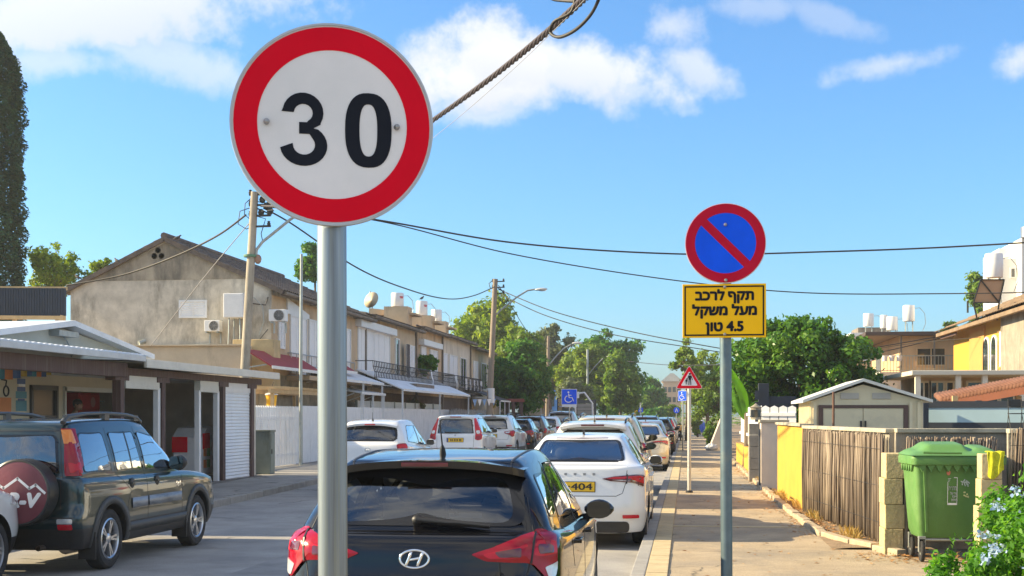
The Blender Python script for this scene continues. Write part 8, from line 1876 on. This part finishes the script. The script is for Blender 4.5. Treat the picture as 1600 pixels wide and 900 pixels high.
root = thing('neighbour_house', 'beige house with a small red roof past the end of the row', 'house'); c = P(748, 640, 96); k = 96 / F; m = MB(); m.span((c.x - 16 * k, c.y, 0), (c.x + 20 * k, c.y + 8, 1.7 + 88 * k)); m.build('wall', PL_TAN, root); m = MB(); m.prism([(-18 * k, 88 * k), (8 * k, 88 * k), (-8 * k, 100 * k), (-18 * k, 100 * k)], lambda u, v, w: (c.x + u, c.y - .3 + w, 1.7 + v), 8.5); m.build('roof', TILER, root); m = MB(); m.span((c.x - 6 * k, c.y - .06, 1.7 + 30 * k), (c.x + 8 * k, c.y, 1.7 + 78 * k)); m.build('white_shutter', SHUT, root)
tag(scatter('far_ground_cover', L_MID, 900, lambda: (random.uniform(-14, 10), random.uniform(170, 240), random.uniform(0, 2.2)), .6, 'green shrubs massed at the end of the street', 'shrubs'), kind='stuff')
# ------------------------------------------------------------------ the cars
GR, GLf = 'cars parked along the right kerb', 'cars parked along the opposite kerb'
hatch, _ = make_hatch(P_BLACK); hatch.scale = (1.01, 1, 1.0); place_car(hatch, -1.59, 7.55, 'black hatchback with tinted rear window and an oval chrome emblem, closest to the signs', 'car', GR)
suv4, _ = make_suv4x4(P_GREEN); place_car(suv4, -7.2, 13.1, 'dark green off-road car with a maroon spare wheel cover and roof rails', 'car', GLf)
sed, _ = make_sedan(P_WHITE, '6·404'); place_car(sed, -1.40, 16.6, 'white sedan with a yellow plate reading 6·404 ahead of the black hatchback', 'car', GR)
city, _ = make_city(P_WHITE); place_car(city, -6.4, 25.9, 'small white hatchback with round cornered red lamps in front of the board fence', 'car', GLf, z=.07)
mpv, _ = make_mpv(P_WHITE); place_car(mpv, -6.95, 39.2, 'white tall compact van with long upright red tail lamps', 'car', GLf, z=.13)
cross, _ = make_crossover(P_PEARL)
place_car(cross, -1.60, 22.4, 'white crossover right behind the white sedan with dark rear glass', 'car', GR)
def cp(src, x, y, label, pm=None, old=None, z=0., group=GR, sc=None, name=None, rz=0.):
    r = copy_tree(src)
    if src == sed:                                              # the readable number stays with the first sedan only
        for ch in r.children_recursive:
            if ch.name.startswith('digits'): bpy.data.objects.remove(ch)
    if pm: repaint(r, pm, old)
    place_car(r, x, y, label, 'car', group, rz, z)
    if sc: r.scale = sc
    return r
cp(cross, -1.72, 27.9, 'cream crossover with roof rails, taller than the white cars before it', P_CREAM, P_PEARL, sc=(1.02, 1.05, 1.06))
cp(sed, -1.42, 40.4, 'champagne sedan parked after the gap in the right row', P_CREAM, P_WHITE).children
cp(city, -1.42, 46.6, 'silver hatchback next after the champagne sedan', P_SILVER, P_WHITE)
cp(cross, -1.72, 51.8, 'dark grey crossover with a black rear spoiler in the right row', P_GREY, P_PEARL, sc=(1, 1, 1.06))
cp(cross, -1.35, 57.5, 'black crossover behind the dark grey one', P_BLACK, P_PEARL)
cp(sed, -1.4, 63.5, 'white sedan far along the right row behind the black crossover', None)
cp(mpv, -1.35, 70, 'grey compact van far along the right row', P_GREY, P_WHITE)
cp(city, -1.3, 76, 'white hatchback far along the right row near the dark pole', None)
cp(sed, -1.4, 83, 'dark red sedan far along the right row', P_RED, P_WHITE)
cp(cross, -1.4, 92, 'farthest silver crossover in the right row', P_SILVER, P_PEARL)
cp(cross, -6.9, 46.0, 'white crossover with black lower body behind the tall compact van', None, group=GLf, z=.13)
cp(hatch, -6.85, 51.6, 'black hatchback with dark lamps in the far row', None, group=GLf, z=.13)
cp(cross, -6.9, 57.0, 'brown crossover behind the black hatchback in the far row', P_BRONZE, P_PEARL, group=GLf, z=.13, sc=(.98, 1, .98))
cp(city, -6.8, 62.8, 'white hatchback with bright red lamps beside the timber pole', None, group=GLf, z=.13)
cp(cross, -6.6, 69.0, 'silver tall crossover with wide dark rear glass in the far row', P_SILVER, P_PEARL, group=GLf, z=.13, sc=(1.05, 1.05, 1.14))
cp(city, -6.3, 76.0, 'pale blue hatchback next to the silver tall crossover', P_BLUE, P_WHITE, group=GLf, z=.13)
cp(mpv, -6.0, 83.0, 'white compact van with dark rear glass below the wheelchair sign', None, group=GLf, z=.13, sc=(1.08, 1.1, 1.02))
cp(mpv, -5.6, 92.0, 'silver compact van farther along below the slim lamp post', P_SILVER, P_WHITE, group=GLf, z=.13)
cp(sed, -4.9, 100.0, 'maroon sedan at the far end of the opposite row', P_RED, P_WHITE, group=GLf, z=.13)
cp(cross, -7.72, 8.9, 'white car cut by the edge of the picture behind the maroon wheel cover', None, group=GLf)
# motor scooter by the far dark pole
c = P(1066, 690, 84); root = thing('motor_scooter', 'dark motor scooter with a yellow box parked by the far pole', 'scooter', (c.x - .1, c.y, .12)); m = MB()
m.tube([(0, -.6, .35), (0, -.2, .32), (0, .2, .3), (0, .45, .7), (0, .5, 1.0)], [.12, .14, .1, .08, .04], 10); m.ball((0, -.35, .62), (.14, .35, .12), 12); m.build('body', GLOSSBLACK, root, smooth=True); m = MB(); m.tube([(-.3, .42, 1.05), (0, .5, 1.0), (.3, .42, 1.05)], .02, 6); m.build('handlebar', IRON, root)
for y in (-.55, .6): w = MB(); w.lathe([(.13, -.05), (.24, -.05), (.25, 0), (.24, .05), (.13, .05)], o=(0, y, .25), n=20, axis='X', close=True); w.lathe([(0, -.03), (.14, -.03), (.14, .03), (0, .03)], o=(0, y, .25), n=12, axis='X'); w.build('wheel', RUBBER, root, auto=40)
m = MB(); m.span((-.2, -.95, .65), (.2, -.55, 1.0)); m.build('box', M('dull yellow', (.5, .32, .08), .6), root, bevel=.03)
# ------------------------------------------------------------------ the air between
m = MB(); m.span((-420, -60, -1.5), (420, 620, 26)); hz_ = m.build('haze', M('haze_surface', (1, 1, 1))); tag(hz_, kind='stuff')
hm = bpy.data.materials.new('haze'); hm.use_nodes = True; t_ = hm.node_tree
for n_ in list(t_.nodes): t_.nodes.remove(n_)
o_ = t_.nodes.new('ShaderNodeOutputMaterial'); v_ = t_.nodes.new('ShaderNodeVolumePrincipled'); v_.inputs['Density'].default_value = .0005; v_.inputs['Color'].default_value = (.92, .96, 1, 1); v_.inputs['Anisotropy'].default_value = .2
t_.links.new(v_.outputs[0], o_.inputs['Volume']); hz_.data.materials.clear(); hz_.data.materials.append(hm)
